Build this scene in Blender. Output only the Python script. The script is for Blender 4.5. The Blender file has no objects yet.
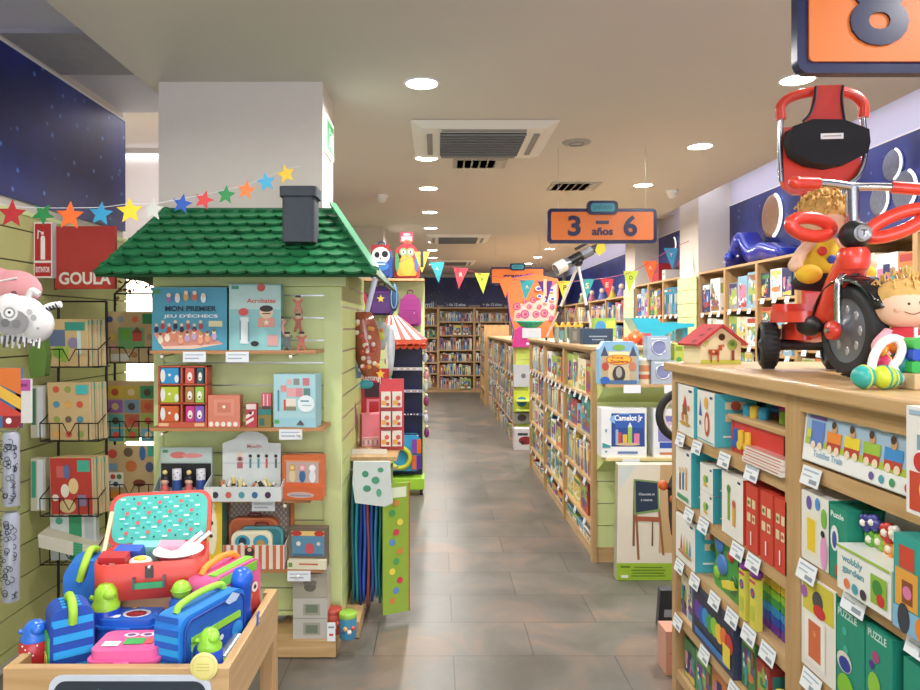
import bpy, math, random
from mathutils import Matrix, Vector, Euler
D = bpy.data; SC = bpy.context.scene; COL = SC.collection
PI = math.pi
F, VX, VY, HC = 700.0, 437.0, 326.0, 1.60
def X_(px, Y): return (px - VX) / F * Y
def Z_(py, Y): return HC - (py - VY) / F * Y
def lin(c):
    return c / 12.92 if c <= .04045 else ((c + .055) / 1.055) ** 2.4
def rgb(h, sat=.97):
    h = h.lstrip('#')
    c = [lin(int(h[i:i+2], 16) / 255) for i in (0, 2, 4)]
    g = .3*c[0] + .6*c[1] + .1*c[2]
    return tuple(g + (v-g)*sat for v in c) + (1,)
_mats = {}
def newmat(name):
    m = D.materials.new(name); m.use_nodes = True
    nt = m.node_tree; b = nt.nodes['Principled BSDF']
    return m, nt, b
def P(col, rough=.5, metal=0.0, emit=0.0, var=.10, scale=14, coat=0.0, trans=0.0, alpha=1.0):
    key = (col, rough, metal, emit, var, scale, coat, trans, alpha)
    if key in _mats: return _mats[key]
    m, nt, b = newmat('paint_' + col.strip('#'))
    c = rgb(col)
    b.inputs['Roughness'].default_value = rough
    b.inputs['Metallic'].default_value = metal
    if coat: b.inputs['Coat Weight'].default_value = coat; b.inputs['Coat Roughness'].default_value = .08
    if trans: b.inputs['Transmission Weight'].default_value = trans
    if alpha < 1: b.inputs['Alpha'].default_value = alpha
    if emit:
        b.inputs['Base Color'].default_value = c
        b.inputs['Emission Color'].default_value = c; b.inputs['Emission Strength'].default_value = emit
    elif var:
        tc = nt.nodes.new('ShaderNodeTexCoord'); n = nt.nodes.new('ShaderNodeTexNoise')
        n.inputs['Scale'].default_value = scale; n.inputs['Detail'].default_value = 2
        nt.links.new(tc.outputs['Object'], n.inputs['Vector'])
        mr = nt.nodes.new('ShaderNodeMapRange')
        mr.inputs['To Min'].default_value = 1 - var; mr.inputs['To Max'].default_value = 1 + var
        nt.links.new(n.outputs['Fac'], mr.inputs['Value'])
        vm = nt.nodes.new('ShaderNodeVectorMath'); vm.operation = 'SCALE'
        vm.inputs[0].default_value = c[:3]
        nt.links.new(mr.outputs['Result'], vm.inputs['Scale'])
        nt.links.new(vm.outputs['Vector'], b.inputs['Base Color'])
    else:
        b.inputs['Base Color'].default_value = c
    _mats[key] = m
    return m
def OC(rough=.4):
    """takes the object's own colour"""
    key = ('oc', rough)
    if key in _mats: return _mats[key]
    m, nt, b = newmat('printed_card')
    oi = nt.nodes.new('ShaderNodeObjectInfo'); tc = nt.nodes.new('ShaderNodeTexCoord')
    n = nt.nodes.new('ShaderNodeTexNoise'); n.inputs['Scale'].default_value = 6
    nt.links.new(tc.outputs['Object'], n.inputs['Vector'])
    mr = nt.nodes.new('ShaderNodeMapRange'); mr.inputs['To Min'].default_value = .85; mr.inputs['To Max'].default_value = 1.1
    nt.links.new(n.outputs['Fac'], mr.inputs['Value'])
    vm = nt.nodes.new('ShaderNodeVectorMath'); vm.operation = 'SCALE'
    nt.links.new(oi.outputs['Color'], vm.inputs[0]); nt.links.new(mr.outputs['Result'], vm.inputs['Scale'])
    nt.links.new(vm.outputs['Vector'], b.inputs['Base Color'])
    b.inputs['Roughness'].default_value = rough
    _mats[key] = m
    return m
def WOOD(col='#c9a273', dark='#b08758', rough=.42, axis=0):
    key = ('wood', col, dark, rough, axis)
    if key in _mats: return _mats[key]
    m, nt, b = newmat('beech_wood')
    tc = nt.nodes.new('ShaderNodeTexCoord'); mp = nt.nodes.new('ShaderNodeMapping')
    s = [14, 14, 14]; s[axis] = 1.2
    mp.inputs['Scale'].default_value = s
    n = nt.nodes.new('ShaderNodeTexNoise'); n.inputs['Scale'].default_value = 2.2; n.inputs['Detail'].default_value = 5
    n.inputs['Distortion'].default_value = .6
    r = nt.nodes.new('ShaderNodeValToRGB')
    r.color_ramp.elements[0].color = rgb(dark); r.color_ramp.elements[0].position = .3
    r.color_ramp.elements[1].color = rgb(col); r.color_ramp.elements[1].position = .7
    nt.links.new(tc.outputs['Object'], mp.inputs['Vector']); nt.links.new(mp.outputs['Vector'], n.inputs['Vector'])
    nt.links.new(n.outputs['Fac'], r.inputs['Fac']); nt.links.new(r.outputs['Color'], b.inputs['Base Color'])
    b.inputs['Roughness'].default_value = rough
    _mats[key] = m
    return m
_txt = {}
def text_mesh(s, bold=.02):
    k = (s, bold)
    if k in _txt: return _txt[k]
    cu = D.curves.new('t', 'FONT'); cu.body = s; cu.size = 1; cu.offset = bold; cu.resolution_u = 4
    o = D.objects.new('t', cu); COL.objects.link(o)
    dg = bpy.context.evaluated_depsgraph_get(); dg.update()
    me = o.evaluated_get(dg).to_mesh()
    vs = [tuple(v.co) for v in me.vertices]; fs = [tuple(p.vertices) for p in me.polygons]
    o.evaluated_get(dg).to_mesh_clear()
    D.objects.remove(o); D.curves.remove(cu)
    xs = [v[0] for v in vs]; ys = [v[1] for v in vs]
    x0, x1, y0, y1 = min(xs), max(xs), min(ys), max(ys)
    vs = [(v[0] - (x0 + x1) / 2, v[1] - (y0 + y1) / 2) for v in vs]
    _txt[k] = (vs, fs, x1 - x0, y1 - y0)
    return _txt[k]
class M:
    def __init__(s):
        s.v = []; s.f = []; s.mi = []; s.sm = []; s.mats = []; s.x = Matrix()
    def slot(s, m):
        if m not in s.mats: s.mats.append(m)
        return s.mats.index(m)
    def add(s, vs, fs, m, smooth=False):
        b = len(s.v); k = s.slot(m)
        s.v += [tuple(s.x @ Vector(v)) for v in vs]
        for f in fs:
            s.f.append(tuple(b + i for i in f)); s.mi.append(k); s.sm.append(smooth)
    def box(s, x0, x1, y0, y1, z0, z1, m):
        s.add([(x0,y0,z0),(x1,y0,z0),(x1,y1,z0),(x0,y1,z0),(x0,y0,z1),(x1,y0,z1),(x1,y1,z1),(x0,y1,z1)],
              [(0,3,2,1),(4,5,6,7),(0,1,5,4),(1,2,6,5),(2,3,7,6),(3,0,4,7)], m)
    def prism(s, pts, a, b, m, axis='y', smooth=False, capm=None):
        """2-D outline pts (ccw seen from the front, -axis side) extruded from a to b"""
        n = len(pts)
        def p3(p, t):
            return {'y': (p[0], t, p[1]), 'x': (t, p[0], p[1]), 'z': (p[0], p[1], t)}[axis]
        vs = [p3(p, a) for p in pts] + [p3(p, b) for p in pts]
        s.add(vs, [tuple(range(n)), tuple(range(2*n-1, n-1, -1))], capm or m)
        s.add(vs, [(i, i+n, (i+1) % n + n, (i+1) % n) for i in range(n)], m, smooth)
    def rprism(s, w, h, r, a, b, m, cx=0, cz=0, axis='y', seg=5, capm=None):
        s.prism(rrect(cx, cz, w, h, r, seg), a, b, m, axis, True, capm or m)
    def lathe(s, prof, m, seg=20, c=(0,0,0), axis='z', smooth=True, cap=True):
        """prof: list of (radius, height)"""
        vs = []; n = len(prof)
        for (r, h) in prof:
            for k in range(seg):
                a = 2*PI*k/seg; x, y = r*math.cos(a), r*math.sin(a)
                p = {'z': (x, y, h), 'y': (x, -h, y), 'x': (h, x, y)}[axis]
                vs.append((p[0]+c[0], p[1]+c[1], p[2]+c[2]))
        fs = [(i*seg+k, i*seg+(k+1) % seg, (i+1)*seg+(k+1) % seg, (i+1)*seg+k) for i in range(n-1) for k in range(seg)]
        s.add(vs, fs, m, smooth)
        if cap:
            if prof[0][0] > 1e-5: s.add(vs[:seg], [tuple(range(seg-1, -1, -1))], m)
            if prof[-1][0] > 1e-5: s.add(vs[-seg:], [tuple(range(seg))], m)
    def ball(s, c, r, m, seg=16, rings=10, sc=(1,1,1)):
        vs = []
        for i in range(rings+1):
            t = PI*i/rings
            for k in range(seg):
                a = 2*PI*k/seg
                vs.append((c[0]+r*sc[0]*math.sin(t)*math.cos(a), c[1]+r*sc[1]*math.sin(t)*math.sin(a), c[2]-r*sc[2]*math.cos(t)))
        s.add(vs, [(i*seg+k, i*seg+(k+1) % seg, (i+1)*seg+(k+1) % seg, (i+1)*seg+k) for i in range(rings) for k in range(seg)], m, True)
    def tube(s, path, r, m, seg=8, closed=False, rs=None):
        path = [Vector(p) for p in path]; n = len(path); vs = []
        up = None
        for i, p in enumerate(path):
            if closed: t = path[(i+1) % n] - path[i-1]
            else: t = path[min(i+1, n-1)] - path[max(i-1, 0)]
            t.normalize()
            if up is None:
                up = Vector((0,0,1)) if abs(t.z) < .9 else Vector((0,1,0))
            a = t.cross(up)
            if a.length < 1e-4: a = t.cross(Vector((1,0,0)))
            a.normalize(); up = a.cross(t).normalized()
            rr = rs[i] if rs else r
            for k in range(seg):
                q = 2*PI*k/seg
                vs.append(tuple(p + a*rr*math.cos(q) + up*rr*math.sin(q)))
        rng = n if closed else n-1
        s.add(vs, [(i*seg+k, ((i+1) % n)*seg+k, ((i+1) % n)*seg+(k+1) % seg, i*seg+(k+1) % seg) for i in range(rng) for k in range(seg)], m, True)
        if not closed:
            s.add(vs[:seg], [tuple(range(seg))], m); s.add(vs[-seg:], [tuple(range(seg-1,-1,-1))], m)
    def torus(s, c, R, r, m, axis='z', seg=28, ms=8, sc=(1,1)):
        pts = []
        for k in range(seg):
            a = 2*PI*k/seg; x, y = R*sc[0]*math.cos(a), R*sc[1]*math.sin(a)
            pts.append({'z': (c[0]+x, c[1]+y, c[2]), 'y': (c[0]+x, c[1], c[2]+y), 'x': (c[0], c[1]+x, c[2]+y)}[axis])
        s.tube(pts, r, m, ms, True)
    def art(s, shapes, w, h, d0=0.0, eps=.0006, flip=False, x0=0.0, z0=0.0):
        """prints shapes on the plane y=d0 facing -Y, x in 0..w, z in 0..h given as fractions"""
        e = eps
        for sh in shapes:
            k = sh[0]; m = sh[-1]
            if isinstance(m, str): m = P(m, .45, var=.06)
            y = d0 - e; e += eps * .5
            if k == 'r':
                _, x, z, ww, hh, _m = sh; pts = [(x-ww/2, z-hh/2), (x+ww/2, z-hh/2), (x+ww/2, z+hh/2), (x-ww/2, z+hh/2)]
            elif k == 'c':
                _, x, z, r, _m = sh; pts = [(x+r*math.cos(2*PI*i/14), z+r*w/h*math.sin(2*PI*i/14)) for i in range(14)]
            elif k == 'e':
                _, x, z, rx, rz, _m = sh; pts = [(x+rx*math.cos(2*PI*i/14), z+rz*math.sin(2*PI*i/14)) for i in range(14)]
            elif k == 's':
                _, x, z, r, _m = sh
                pts = [(x+(r if i % 2 == 0 else r*.42)*math.sin(-2*PI*i/10), z+(r if i % 2 == 0 else r*.42)*w/h*math.cos(2*PI*i/10)) for i in range(10)]
            elif k == 'p':
                pts = sh[1]
            elif k == 't':
                _, txt, x, z, ww, _m = sh[:6]
                hmax = None
                vs, fs, tw, th = text_mesh(txt)
                sc = ww * w / tw
                zs = sc
                s.add([(x0+x*w+v[0]*sc, y, z0+z*h+v[1]*zs) for v in vs], fs, m)
                continue
            elif k == 'T':    # text squeezed to a width and a height
                _, txt, x, z, ww, hh, _m = sh
                vs, fs, tw, th = text_mesh(txt, .03)
                s.add([(x0+x*w+v[0]*ww*w/tw, y, z0+z*h+v[1]*hh*h/th) for v in vs], fs, m)
                continue
            s.add([(x0+p[0]*w, y, z0+p[1]*h) for p in pts], [tuple(range(len(pts)))], m)
    def mesh(s, name):
        me = D.meshes.new(name); me.from_pydata(s.v, [], s.f)
        for m in s.mats: me.materials.append(m)
        me.polygons.foreach_set('material_index', s.mi); me.polygons.foreach_set('use_smooth', s.sm)
        me.update()
        return me
    def build(s, name, parent=None, loc=(0,0,0), rz=0.0, bevel=0.0, rot=None):
        o = D.objects.new(name, s.mesh(name)); COL.objects.link(o)
        o.location = loc; o.rotation_euler = rot or (0, 0, rz)
        if parent: o.parent = parent
        if bevel:
            b = o.modifiers.new('b', 'BEVEL'); b.width = bevel; b.segments = 2; b.limit_method = 'ANGLE'; b.angle_limit = math.radians(50)
        return o
def rrect(cx, cz, w, h, r, seg=5):
    pts = []
    for (sx, sz, a0) in ((1,-1,-90), (1,1,0), (-1,1,90), (-1,-1,180)):
        for i in range(seg+1):
            a = math.radians(a0 + 90*i/seg)
            pts.append((cx + sx*(w/2-r) + r*math.cos(a), cz + sz*(h/2-r) + r*math.sin(a)))
    return pts
def tag(o, label=None, cat=None, group=None, kind=None):
    if label: o['label'] = label
    if cat: o['category'] = cat
    if group: o['group'] = group
    if kind: o['kind'] = kind
    return o
def thing(name, label, cat, loc=(0,0,0), rz=0.0, group=None):
    o = D.objects.new(name, None); COL.objects.link(o); o.empty_display_size = .05
    o.location = loc; o.rotation_euler = (0,0,rz)
    return tag(o, label, cat, group)
def struct(o): o['kind'] = 'structure'; return o
def copy_tree(o, parent=None):
    c = o.copy(); COL.objects.link(c); c.parent = parent
    for ch in list(o.children): copy_tree(ch, c)
    return c
def spline(pts, n=8):
    """Catmull-Rom through pts"""
    pts = [Vector(p) for p in pts]; out = []
    q = [pts[0]*2-pts[1]] + pts + [pts[-1]*2-pts[-2]]
    for i in range(1, len(q)-2):
        for k in range(n):
            t = k/n; a, b, c, d = q[i-1], q[i], q[i+1], q[i+2]
            out.append(.5*((2*b) + (c-a)*t + (2*a-5*b+4*c-d)*t*t + (3*b-a-3*c+d)*t**3))
    out.append(pts[-1])
    return out
ORD = ['first','second','third','fourth','fifth','sixth','seventh','eighth','ninth','tenth','eleventh','twelfth','thirteenth','fourteenth','fifteenth','sixteenth','seventeenth','eighteenth','nineteenth','twentieth'] + ['farther']*60
PAL = {'red':'#ad3f3a','orange':'#cf7c42','yellow':'#d8be58','lime green':'#96ad50','green':'#43804e','turquoise':'#409a9c','light blue':'#83b0c8','blue':'#34619f','navy blue':'#2a335f','purple':'#6f4c88','pink':'#cc7c98','white':'#e9e8e2','cream':'#e5d9b8','brown':'#8a5a38','grey':'#8d9196','black':'#2a2a2e'}
# ------------------------------------------------------------------ materials of the room
BEECH = WOOD('#cba878', '#b58f5c', .4, 0); BEECHY = WOOD('#cba878', '#b58f5c', .36, 1); BEECHZ = WOOD('#c6a170', '#ae8755', .42, 2)
LIME = P('#d6e39c', .5, var=.04); LIMEB = P('#c3d184', .5, var=.05)
WHITE = P('#e9e7e3', .6, var=.02); ALU = P('#b9bcc0', .28, metal=.9, var=.04)
BLACKW = P('#17181c', .4, metal=.4); LABELW = P('#e4e9ee', .4, var=.03); CHROME = P('#c4c6ca', .18, metal=1, var=.03)
def sky_mat():
    m, nt, b = newmat('night_sky_print')
    tc = nt.nodes.new('ShaderNodeTexCoord'); v = nt.nodes.new('ShaderNodeTexVoronoi'); v.inputs['Scale'].default_value = 11
    nt.links.new(tc.outputs['Object'], v.inputs['Vector'])
    r = nt.nodes.new('ShaderNodeValToRGB'); r.color_ramp.elements[0].color = (1,1,1,1); r.color_ramp.elements[0].position = .07
    r.color_ramp.elements[1].color = (0,0,0,1); r.color_ramp.elements[1].position = .17
    nt.links.new(v.outputs['Distance'], r.inputs['Fac'])
    n = nt.nodes.new('ShaderNodeTexNoise'); n.inputs['Scale'].default_value = 1.6; n.inputs['Detail'].default_value = 6
    nt.links.new(tc.outputs['Object'], n.inputs['Vector'])
    r2 = nt.nodes.new('ShaderNodeValToRGB'); r2.color_ramp.elements[0].color = rgb('#141d52'); r2.color_ramp.elements[0].position = .35
    r2.color_ramp.elements[1].color = rgb('#2f3f94'); r2.color_ramp.elements[1].position = .7
    nt.links.new(n.outputs['Fac'], r2.inputs['Fac'])
    mx = nt.nodes.new('ShaderNodeMixRGB'); mx.inputs['Color2'].default_value = rgb('#5f86d8')
    nt.links.new(r.outputs['Color'], mx.inputs['Fac']); nt.links.new(r2.outputs['Color'], mx.inputs['Color1'])
    nt.links.new(mx.outputs['Color'], b.inputs['Base Color']); b.inputs['Roughness'].default_value = .38
    return m
SKY = sky_mat()
def floor_mat():
    m, nt, b = newmat('slate_tiles')
    tc = nt.nodes.new('ShaderNodeTexCoord'); mp = nt.nodes.new('ShaderNodeMapping')
    mp.inputs['Location'].default_value = (.31, .07, 0)
    nt.links.new(tc.outputs['Object'], mp.inputs['Vector'])
    br = nt.nodes.new('ShaderNodeTexBrick'); br.inputs['Scale'].default_value = 1; br.inputs['Brick Width'].default_value = .78
    br.inputs['Row Height'].default_value = .385; br.inputs['Mortar Size'].default_value = .0035; br.inputs['Mortar Smooth'].default_value = .3
    br.inputs['Color1'].default_value = (.85,.85,.85,1); br.inputs['Color2'].default_value = (1.05,1.04,1.0,1); br.inputs['Mortar'].default_value = (.45,.44,.42,1)
    nt.links.new(mp.outputs['Vector'], br.inputs['Vector'])
    n = nt.nodes.new('ShaderNodeTexNoise'); n.inputs['Scale'].default_value = 2.3; n.inputs['Detail'].default_value = 9; n.inputs['Roughness'].default_value = .62; n.inputs['Distortion'].default_value = .8
    nt.links.new(mp.outputs['Vector'], n.inputs['Vector'])
    r = nt.nodes.new('ShaderNodeValToRGB'); e = r.color_ramp.elements
    e[0].color = rgb('#54524a'); e[0].position = .25; e[1].color = rgb('#857e70'); e[1].position = .78
    k = e.new(.5); k.color = rgb('#6a6660'); k = e.new(.62); k.color = rgb('#7c6b5e')
    nt.links.new(n.outputs['Fac'], r.inputs['Fac'])
    mx = nt.nodes.new('ShaderNodeMixRGB'); mx.blend_type = 'MULTIPLY'; mx.inputs['Fac'].default_value = 1
    nt.links.new(r.outputs['Color'], mx.inputs['Color1']); nt.links.new(br.outputs['Color'], mx.inputs['Color2'])
    nt.links.new(mx.outputs['Color'], b.inputs['Base Color'])
    mr = nt.nodes.new('ShaderNodeMapRange'); mr.inputs['To Min'].default_value = .27; mr.inputs['To Max'].default_value = .5
    nt.links.new(n.outputs['Fac'], mr.inputs['Value']); nt.links.new(mr.outputs['Result'], b.inputs['Roughness'])
    bp = nt.nodes.new('ShaderNodeBump'); bp.inputs['Strength'].default_value = .12; bp.inputs['Distance'].default_value = .01
    nt.links.new(n.outputs['Fac'], bp.inputs['Height']); nt.links.new(bp.outputs['Normal'], b.inputs['Normal'])
    return m
PLASTER = P('#d3ccc2', .85, var=.02, scale=2); CEIL = P('#d2cbc4', .9, var=.015, scale=1.5); DAYLIT_COVE = P('#cdccdc', .85, var=.02, scale=2)  # recess paint carries a lilac tint standing in for bluish daylight
def sbox(name, x0, x1, y0, y1, z0, z1, m):
    k = M(); k.box(x0, x1, y0, y1, z0, z1, m); return struct(k.build(name))
YB = 17.3
sbox('floor', -3.4, 3.4, -3.2, YB+.2, -.06, 0, floor_mat())
sbox('ceiling', -1.54, 2.6, -3.2, YB, 2.88, 3.2, CEIL)
sbox('ceiling', -3.4, 3.4, -3.2, YB+.2, 3.2, 3.3, CEIL)
sbox('wall_left', -2.12, -2.0, -3.2, 4.46, 0, 3.2, PLASTER)
sbox('wall_left', -3.32, -3.2, 4.3, YB, 0, 3.2, PLASTER)
sbox('wall_left', -3.2, -2.12, 4.3, 4.42, 0, 3.2, PLASTER)
sbox('wall_left', -3.2, -1.46, 6.3, 6.42, 0, 3.2, PLASTER)
sbox('wall_right', 3.15, 3.27, -3.2, YB, 0, 3.2, DAYLIT_COVE)
sbox('wall_far', -3.2, 3.15, YB, YB+.12, 0, 3.2, PLASTER)
sbox('wall_back', -2.0, 3.15, -3.15, -3.05, 0, 3.2, PLASTER)
sbox('column_left', -1.46, -.6, 3.67, 4.04, 0, 2.88, P('#d9d0c6', .8, var=.02))
sbox('column_left', -1.46, -.69, 9.05, 9.5, 0, 2.88, PLASTER)
sbox('column_right', 2.8, 3.15, 7.5, 8.07, 0, 3.2, PLASTER)
sbox('column_right', 2.8, 3.15, 9.9, 10.4, 0, 3.2, PLASTER)
sbox('ceiling_recess', -2.0, -1.54, -3.1, 4.46, 2.96, 3.2, DAYLIT_COVE)
sbox('ceiling_band', -2.0, -1.54, 3.19, 3.72, 2.935, 2.96, P('#9d9ba3', .8))  # shallow band in a darker grey than the recess ceiling around it
sbox('ceiling_band', 2.6, 3.15, 9.3, 9.7, 3.08, 3.2, CEIL)
# daylight window behind the wire rack; unseen glowing fill panel added at the camera's back
def window(name, x0, x1, y, z0, z1, strength, col):
    k = M(); k.box(x0, x1, y-.012, y, z0, z1, P(col, .3, emit=strength)); o = struct(k.build(name))
    f = M()
    for a in (x0-.04, x1): f.box(a, a+.04, y-.04, y-.002, z0-.04, z1+.04, WHITE)
    for a in (z0-.04, z1): f.box(x0, x1, y-.04, y-.002, a, a+.04, WHITE)
    ff = f.build('window_frame', o)
window('window_1', -3.1, -2.1, 6.3, .35, 2.08, 3.2, '#fff1d6')
k = M(); k.box(-1.6, 2.8, -3.05, -3.03, .5, 2.6, P('#e9efff', .3, emit=3.6)); struct(k.build('front_fill_panel'))  # glowing panel added as frontal fill, out of view
# printed panels of night sky above the shelving
def sky_panel(label, x0, x1, y0, y1, z0, z1):
    t = thing('night_sky_panel', label, 'wall panel', ((x0+x1)/2, (y0+y1)/2, z0))
    k = M(); cx, cy = (x0+x1)/2, (y0+y1)/2
    k.box(x0-cx, x1-cx, y0-cy, y1-cy, 0, z1-z0, SKY); k.build('printed_board', t)
    f = M()
    f.box(x0-cx-.004, x1-cx+.004, y0-cy-.004, y1-cy+.004, z1-z0, z1-z0+.012, WHITE); f.build('top_trim', t)
    return t
sky_panel('dark blue starry panel above the slatted wall with wire racks', -1.998, -1.985, -1.5, 4.46, 2.2, 2.90)
pr = sky_panel('starry blue panel with brown planet above the shelving behind tricycle', 3.135, 3.148, 0.5, 7.5, 2.12, 2.88)
ps = sky_panel('narrow starry panel with crescent between the two white columns', 3.135, 3.148, 8.075, 9.9, 2.12, 2.84)
sky_panel('starry blue panel on the side wall beyond the second white column', 3.135, 3.148, 10.41, 17.0, 2.12, 2.80)
sky_panel('wide starry blue panel above the bookcases at the far end', -2.5, 3.1, YB-.02, YB-.002, 2.12, 2.80)
# planets on the panels (glitter discs with a lit-looking white tube)
def planet(parent, y, z, r, col, nm='planet'):
    k = M(); k.lathe([(0,0),(r,0),(r*.97,.008),(r*.8,.012),(0,.014)], P(col, .5, var=.35, scale=40), 24, axis='x')
    o = k.build(nm, parent, (0,0,0)); o.rotation_euler = (0,0,PI)
    o.location = (-.008, y-parent.location.y, z-parent.location.z)
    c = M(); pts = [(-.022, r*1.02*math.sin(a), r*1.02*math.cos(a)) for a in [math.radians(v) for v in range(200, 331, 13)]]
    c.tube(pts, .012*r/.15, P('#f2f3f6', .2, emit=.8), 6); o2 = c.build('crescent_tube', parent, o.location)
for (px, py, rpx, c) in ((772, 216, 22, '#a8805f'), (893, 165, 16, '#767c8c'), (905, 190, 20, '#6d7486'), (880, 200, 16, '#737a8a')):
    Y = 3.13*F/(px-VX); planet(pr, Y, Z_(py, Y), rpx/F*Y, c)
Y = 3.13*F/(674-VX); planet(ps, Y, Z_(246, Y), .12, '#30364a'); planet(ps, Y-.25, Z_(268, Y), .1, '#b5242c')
# ------------------------------------------------------------------ ceiling fittings
LAMP = P('#fffaf2', .3, emit=14)
def downlight(x, y, label, on=True, group=None):
    t = thing('ceiling_downlight', label, 'ceiling light', (x, y, 2.88), 0, group)
    k = M(); k.lathe([(.098,0),(.098,-.004),(.088,-.008),(.082,-.004)], WHITE, 28, cap=False); k.build('trim_ring', t)
    k = M(); k.lathe([(0,-.0062),(.05,-.0060),(.084,-.0035)], LAMP, 28, cap=False); k.build('lamp_disc', t)
    l = D.lights.new('downlight_light', 'AREA'); l.shape = 'DISK'; l.size = .16; l.energy = LE; l.color = (1, .975, .94); l.spread = math.radians(165)
    lo = D.objects.new('downlight_light', l); COL.objects.link(lo); lo.location = (x, y, 2.862)
LE = 21
rowL = [3.69, 5.33, 6.5, 7.86, 9.14, 10.5, 11.8, 13.1, 14.5]
for i, y in enumerate(rowL):
    LE = 21 if y < 9 else 27
    downlight(-.08, y, f'round recessed ceiling light, {ORD[i]} from the viewer in the row above the aisle')
for i, y in enumerate([3.63, 4.98, 6.35, 7.75, 9.1, 10.4, 11.6, 13.0, 14.3]):
    LE = 22 if y < 9 else 27
    downlight(1.87, y, f'round recessed ceiling light, {ORD[i]} from the viewer in the row above the islands')
LE = 16  # unseen downlights added overhead to light the foreground
for (x, y) in ((-.9, 2.2), (1.87, 2.2), (-.3, .8), (1.87, .7), (-.3, -.9), (1.87, -.9)):
    downlight(x, y, 'round ceiling light out of view, added to light the foreground', group='added ceiling lights out of view')
def cove(x0, x1, y0, y1, z, e, col):  # added bluish area lights filling the recesses; no fixtures stand there
    l = D.lights.new('cove_fill_light', 'AREA'); l.shape = 'RECTANGLE'; l.size = x1-x0; l.size_y = y1-y0; l.energy = e; l.color = col
    o = D.objects.new('cove_fill_light', l); COL.objects.link(o); o.location = ((x0+x1)/2, (y0+y1)/2, z); o.rotation_euler = (0, 0, 0)
    return o
cove(2.68, 2.95, 1.0, 9.0, 3.19, 22, (.78,.80,1)); cove(2.68, 2.95, 10.6, 16.5, 3.19, 14, (.78,.80,1))
cove(-2.9, -1.6, 4.7, 5.9, 3.19, 16, (.82,.82,1))
t = thing('fluorescent_strip', 'thin glowing strip lamp near the ceiling beside the white column', 'strip lamp', (-2.6, 6.27, 3.12))
k = M(); k.box(-.5,.5,-.02,.02,-.012,.012, P('#f4f4ff', .3, emit=2.2)); k.build('tube', t)
k = M(); k.box(-.5,.5,-.0,.028,.012,.03, WHITE); k.build('housing', t)
def cassette(x, y, w, label, h=.035):
    t = thing('air_conditioner', label, 'air conditioner', (x, y, 2.88))
    k = M()
    k.add([(-w/2,-w/2,-.003),(w/2,-w/2,-.003),(w/2,w/2,-.003),(-w/2,w/2,-.003),(-w*.42,-w*.42,-h),(w*.42,-w*.42,-h),(w*.42,w*.42,-h),(-w*.42,w*.42,-h)],
          [(4,5,6,7),(0,4,7,3),(1,2,6,5),(0,1,5,4),(3,7,6,2)], WHITE); k.build('cover', t)
    k = M()
    for i in range(9):
        a = -.29*w + i*.0725*w
        k.box(-.3*w, .3*w, a-.012*w, a+.012*w, -h-.014, -h-.001, P('#73777c', .6))
    k.box(-.3*w, .3*w, -.31*w, .31*w, -h-.004, -h, P('#2c2f33', .7)); k.build('intake_grille', t)
    for i in range(4):
        s = M(); s.box(-.29*w, .29*w, .355*w, .395*w, -h-.008, -h+.001, P('#8b8c8c', .6)); s.build('air_slot', t, rz=i*PI/2)
    return t
cassette(.30, 4.80, .93, 'square white ceiling air conditioner above the aisle nearest the viewer')
cassette(.30, 10.2, .93, 'square white ceiling air conditioner over the middle of the aisle')
cassette(.30, 14.0, .93, 'square white ceiling air conditioner over the far end of aisle')
for (x, y, w, d, lab) in ((.335, 5.5, .42, .30, 'flat grey access panel in the ceiling just behind the air conditioner'), (1.25, 6.4, .44, .36, 'flat striped grille in the ceiling above the hanging age sign')):
    t = thing('ceiling_grille', lab, 'ceiling grille', (x, y, 2.88)); k = M(); k.box(-w/2, w/2, -d/2, d/2, -.008, 0, P('#a9a7a2', .5)); k.build('frame', t)
    k = M()
    for i in range(6): k.box(-w*.42+i*w*.145, -w*.42+i*w*.145+w*.11, -d*.4, d*.4, -.012, -.008, P(['#8f918e','#b5b2aa','#9aa6a6','#b39a8c','#a09c96','#aeb0b0'][i], .3)); k.build('slats', t)
t = thing('round_ceiling_vent', 'small round grey vent in the ceiling beside the air conditioner', 'ceiling vent', (.97, 4.87, 2.88)); k = M(); k.lathe([(.1,0),(.09,-.012),(.0,-.014)], P('#a7a49d', .6), 24); k.build('plate', t); k = M(); k.torus((0,0,-.014), .05, .005, P('#8d8a84', .6)); k.build('inner_ring', t)
for (px, lab) in ((382, 'white domed smoke detector on ceiling beyond the toy house roof'), (672, 'white domed smoke detector on ceiling near the white side column')):
    Y = 6.84 if px < 400 else 6.6
    t = thing('smoke_detector', lab, 'smoke detector', (X_(px, Y), Y, 2.88)); k = M(); k.lathe([(.06,0),(.06,-.02),(.045,-.03)], WHITE, 20); k.build('base', t)
    k = M(); k.lathe([(.045,-.03),(.04,-.06),(.02,-.075),(0,-.078)], WHITE, 20); k.build('dome', t)
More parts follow.
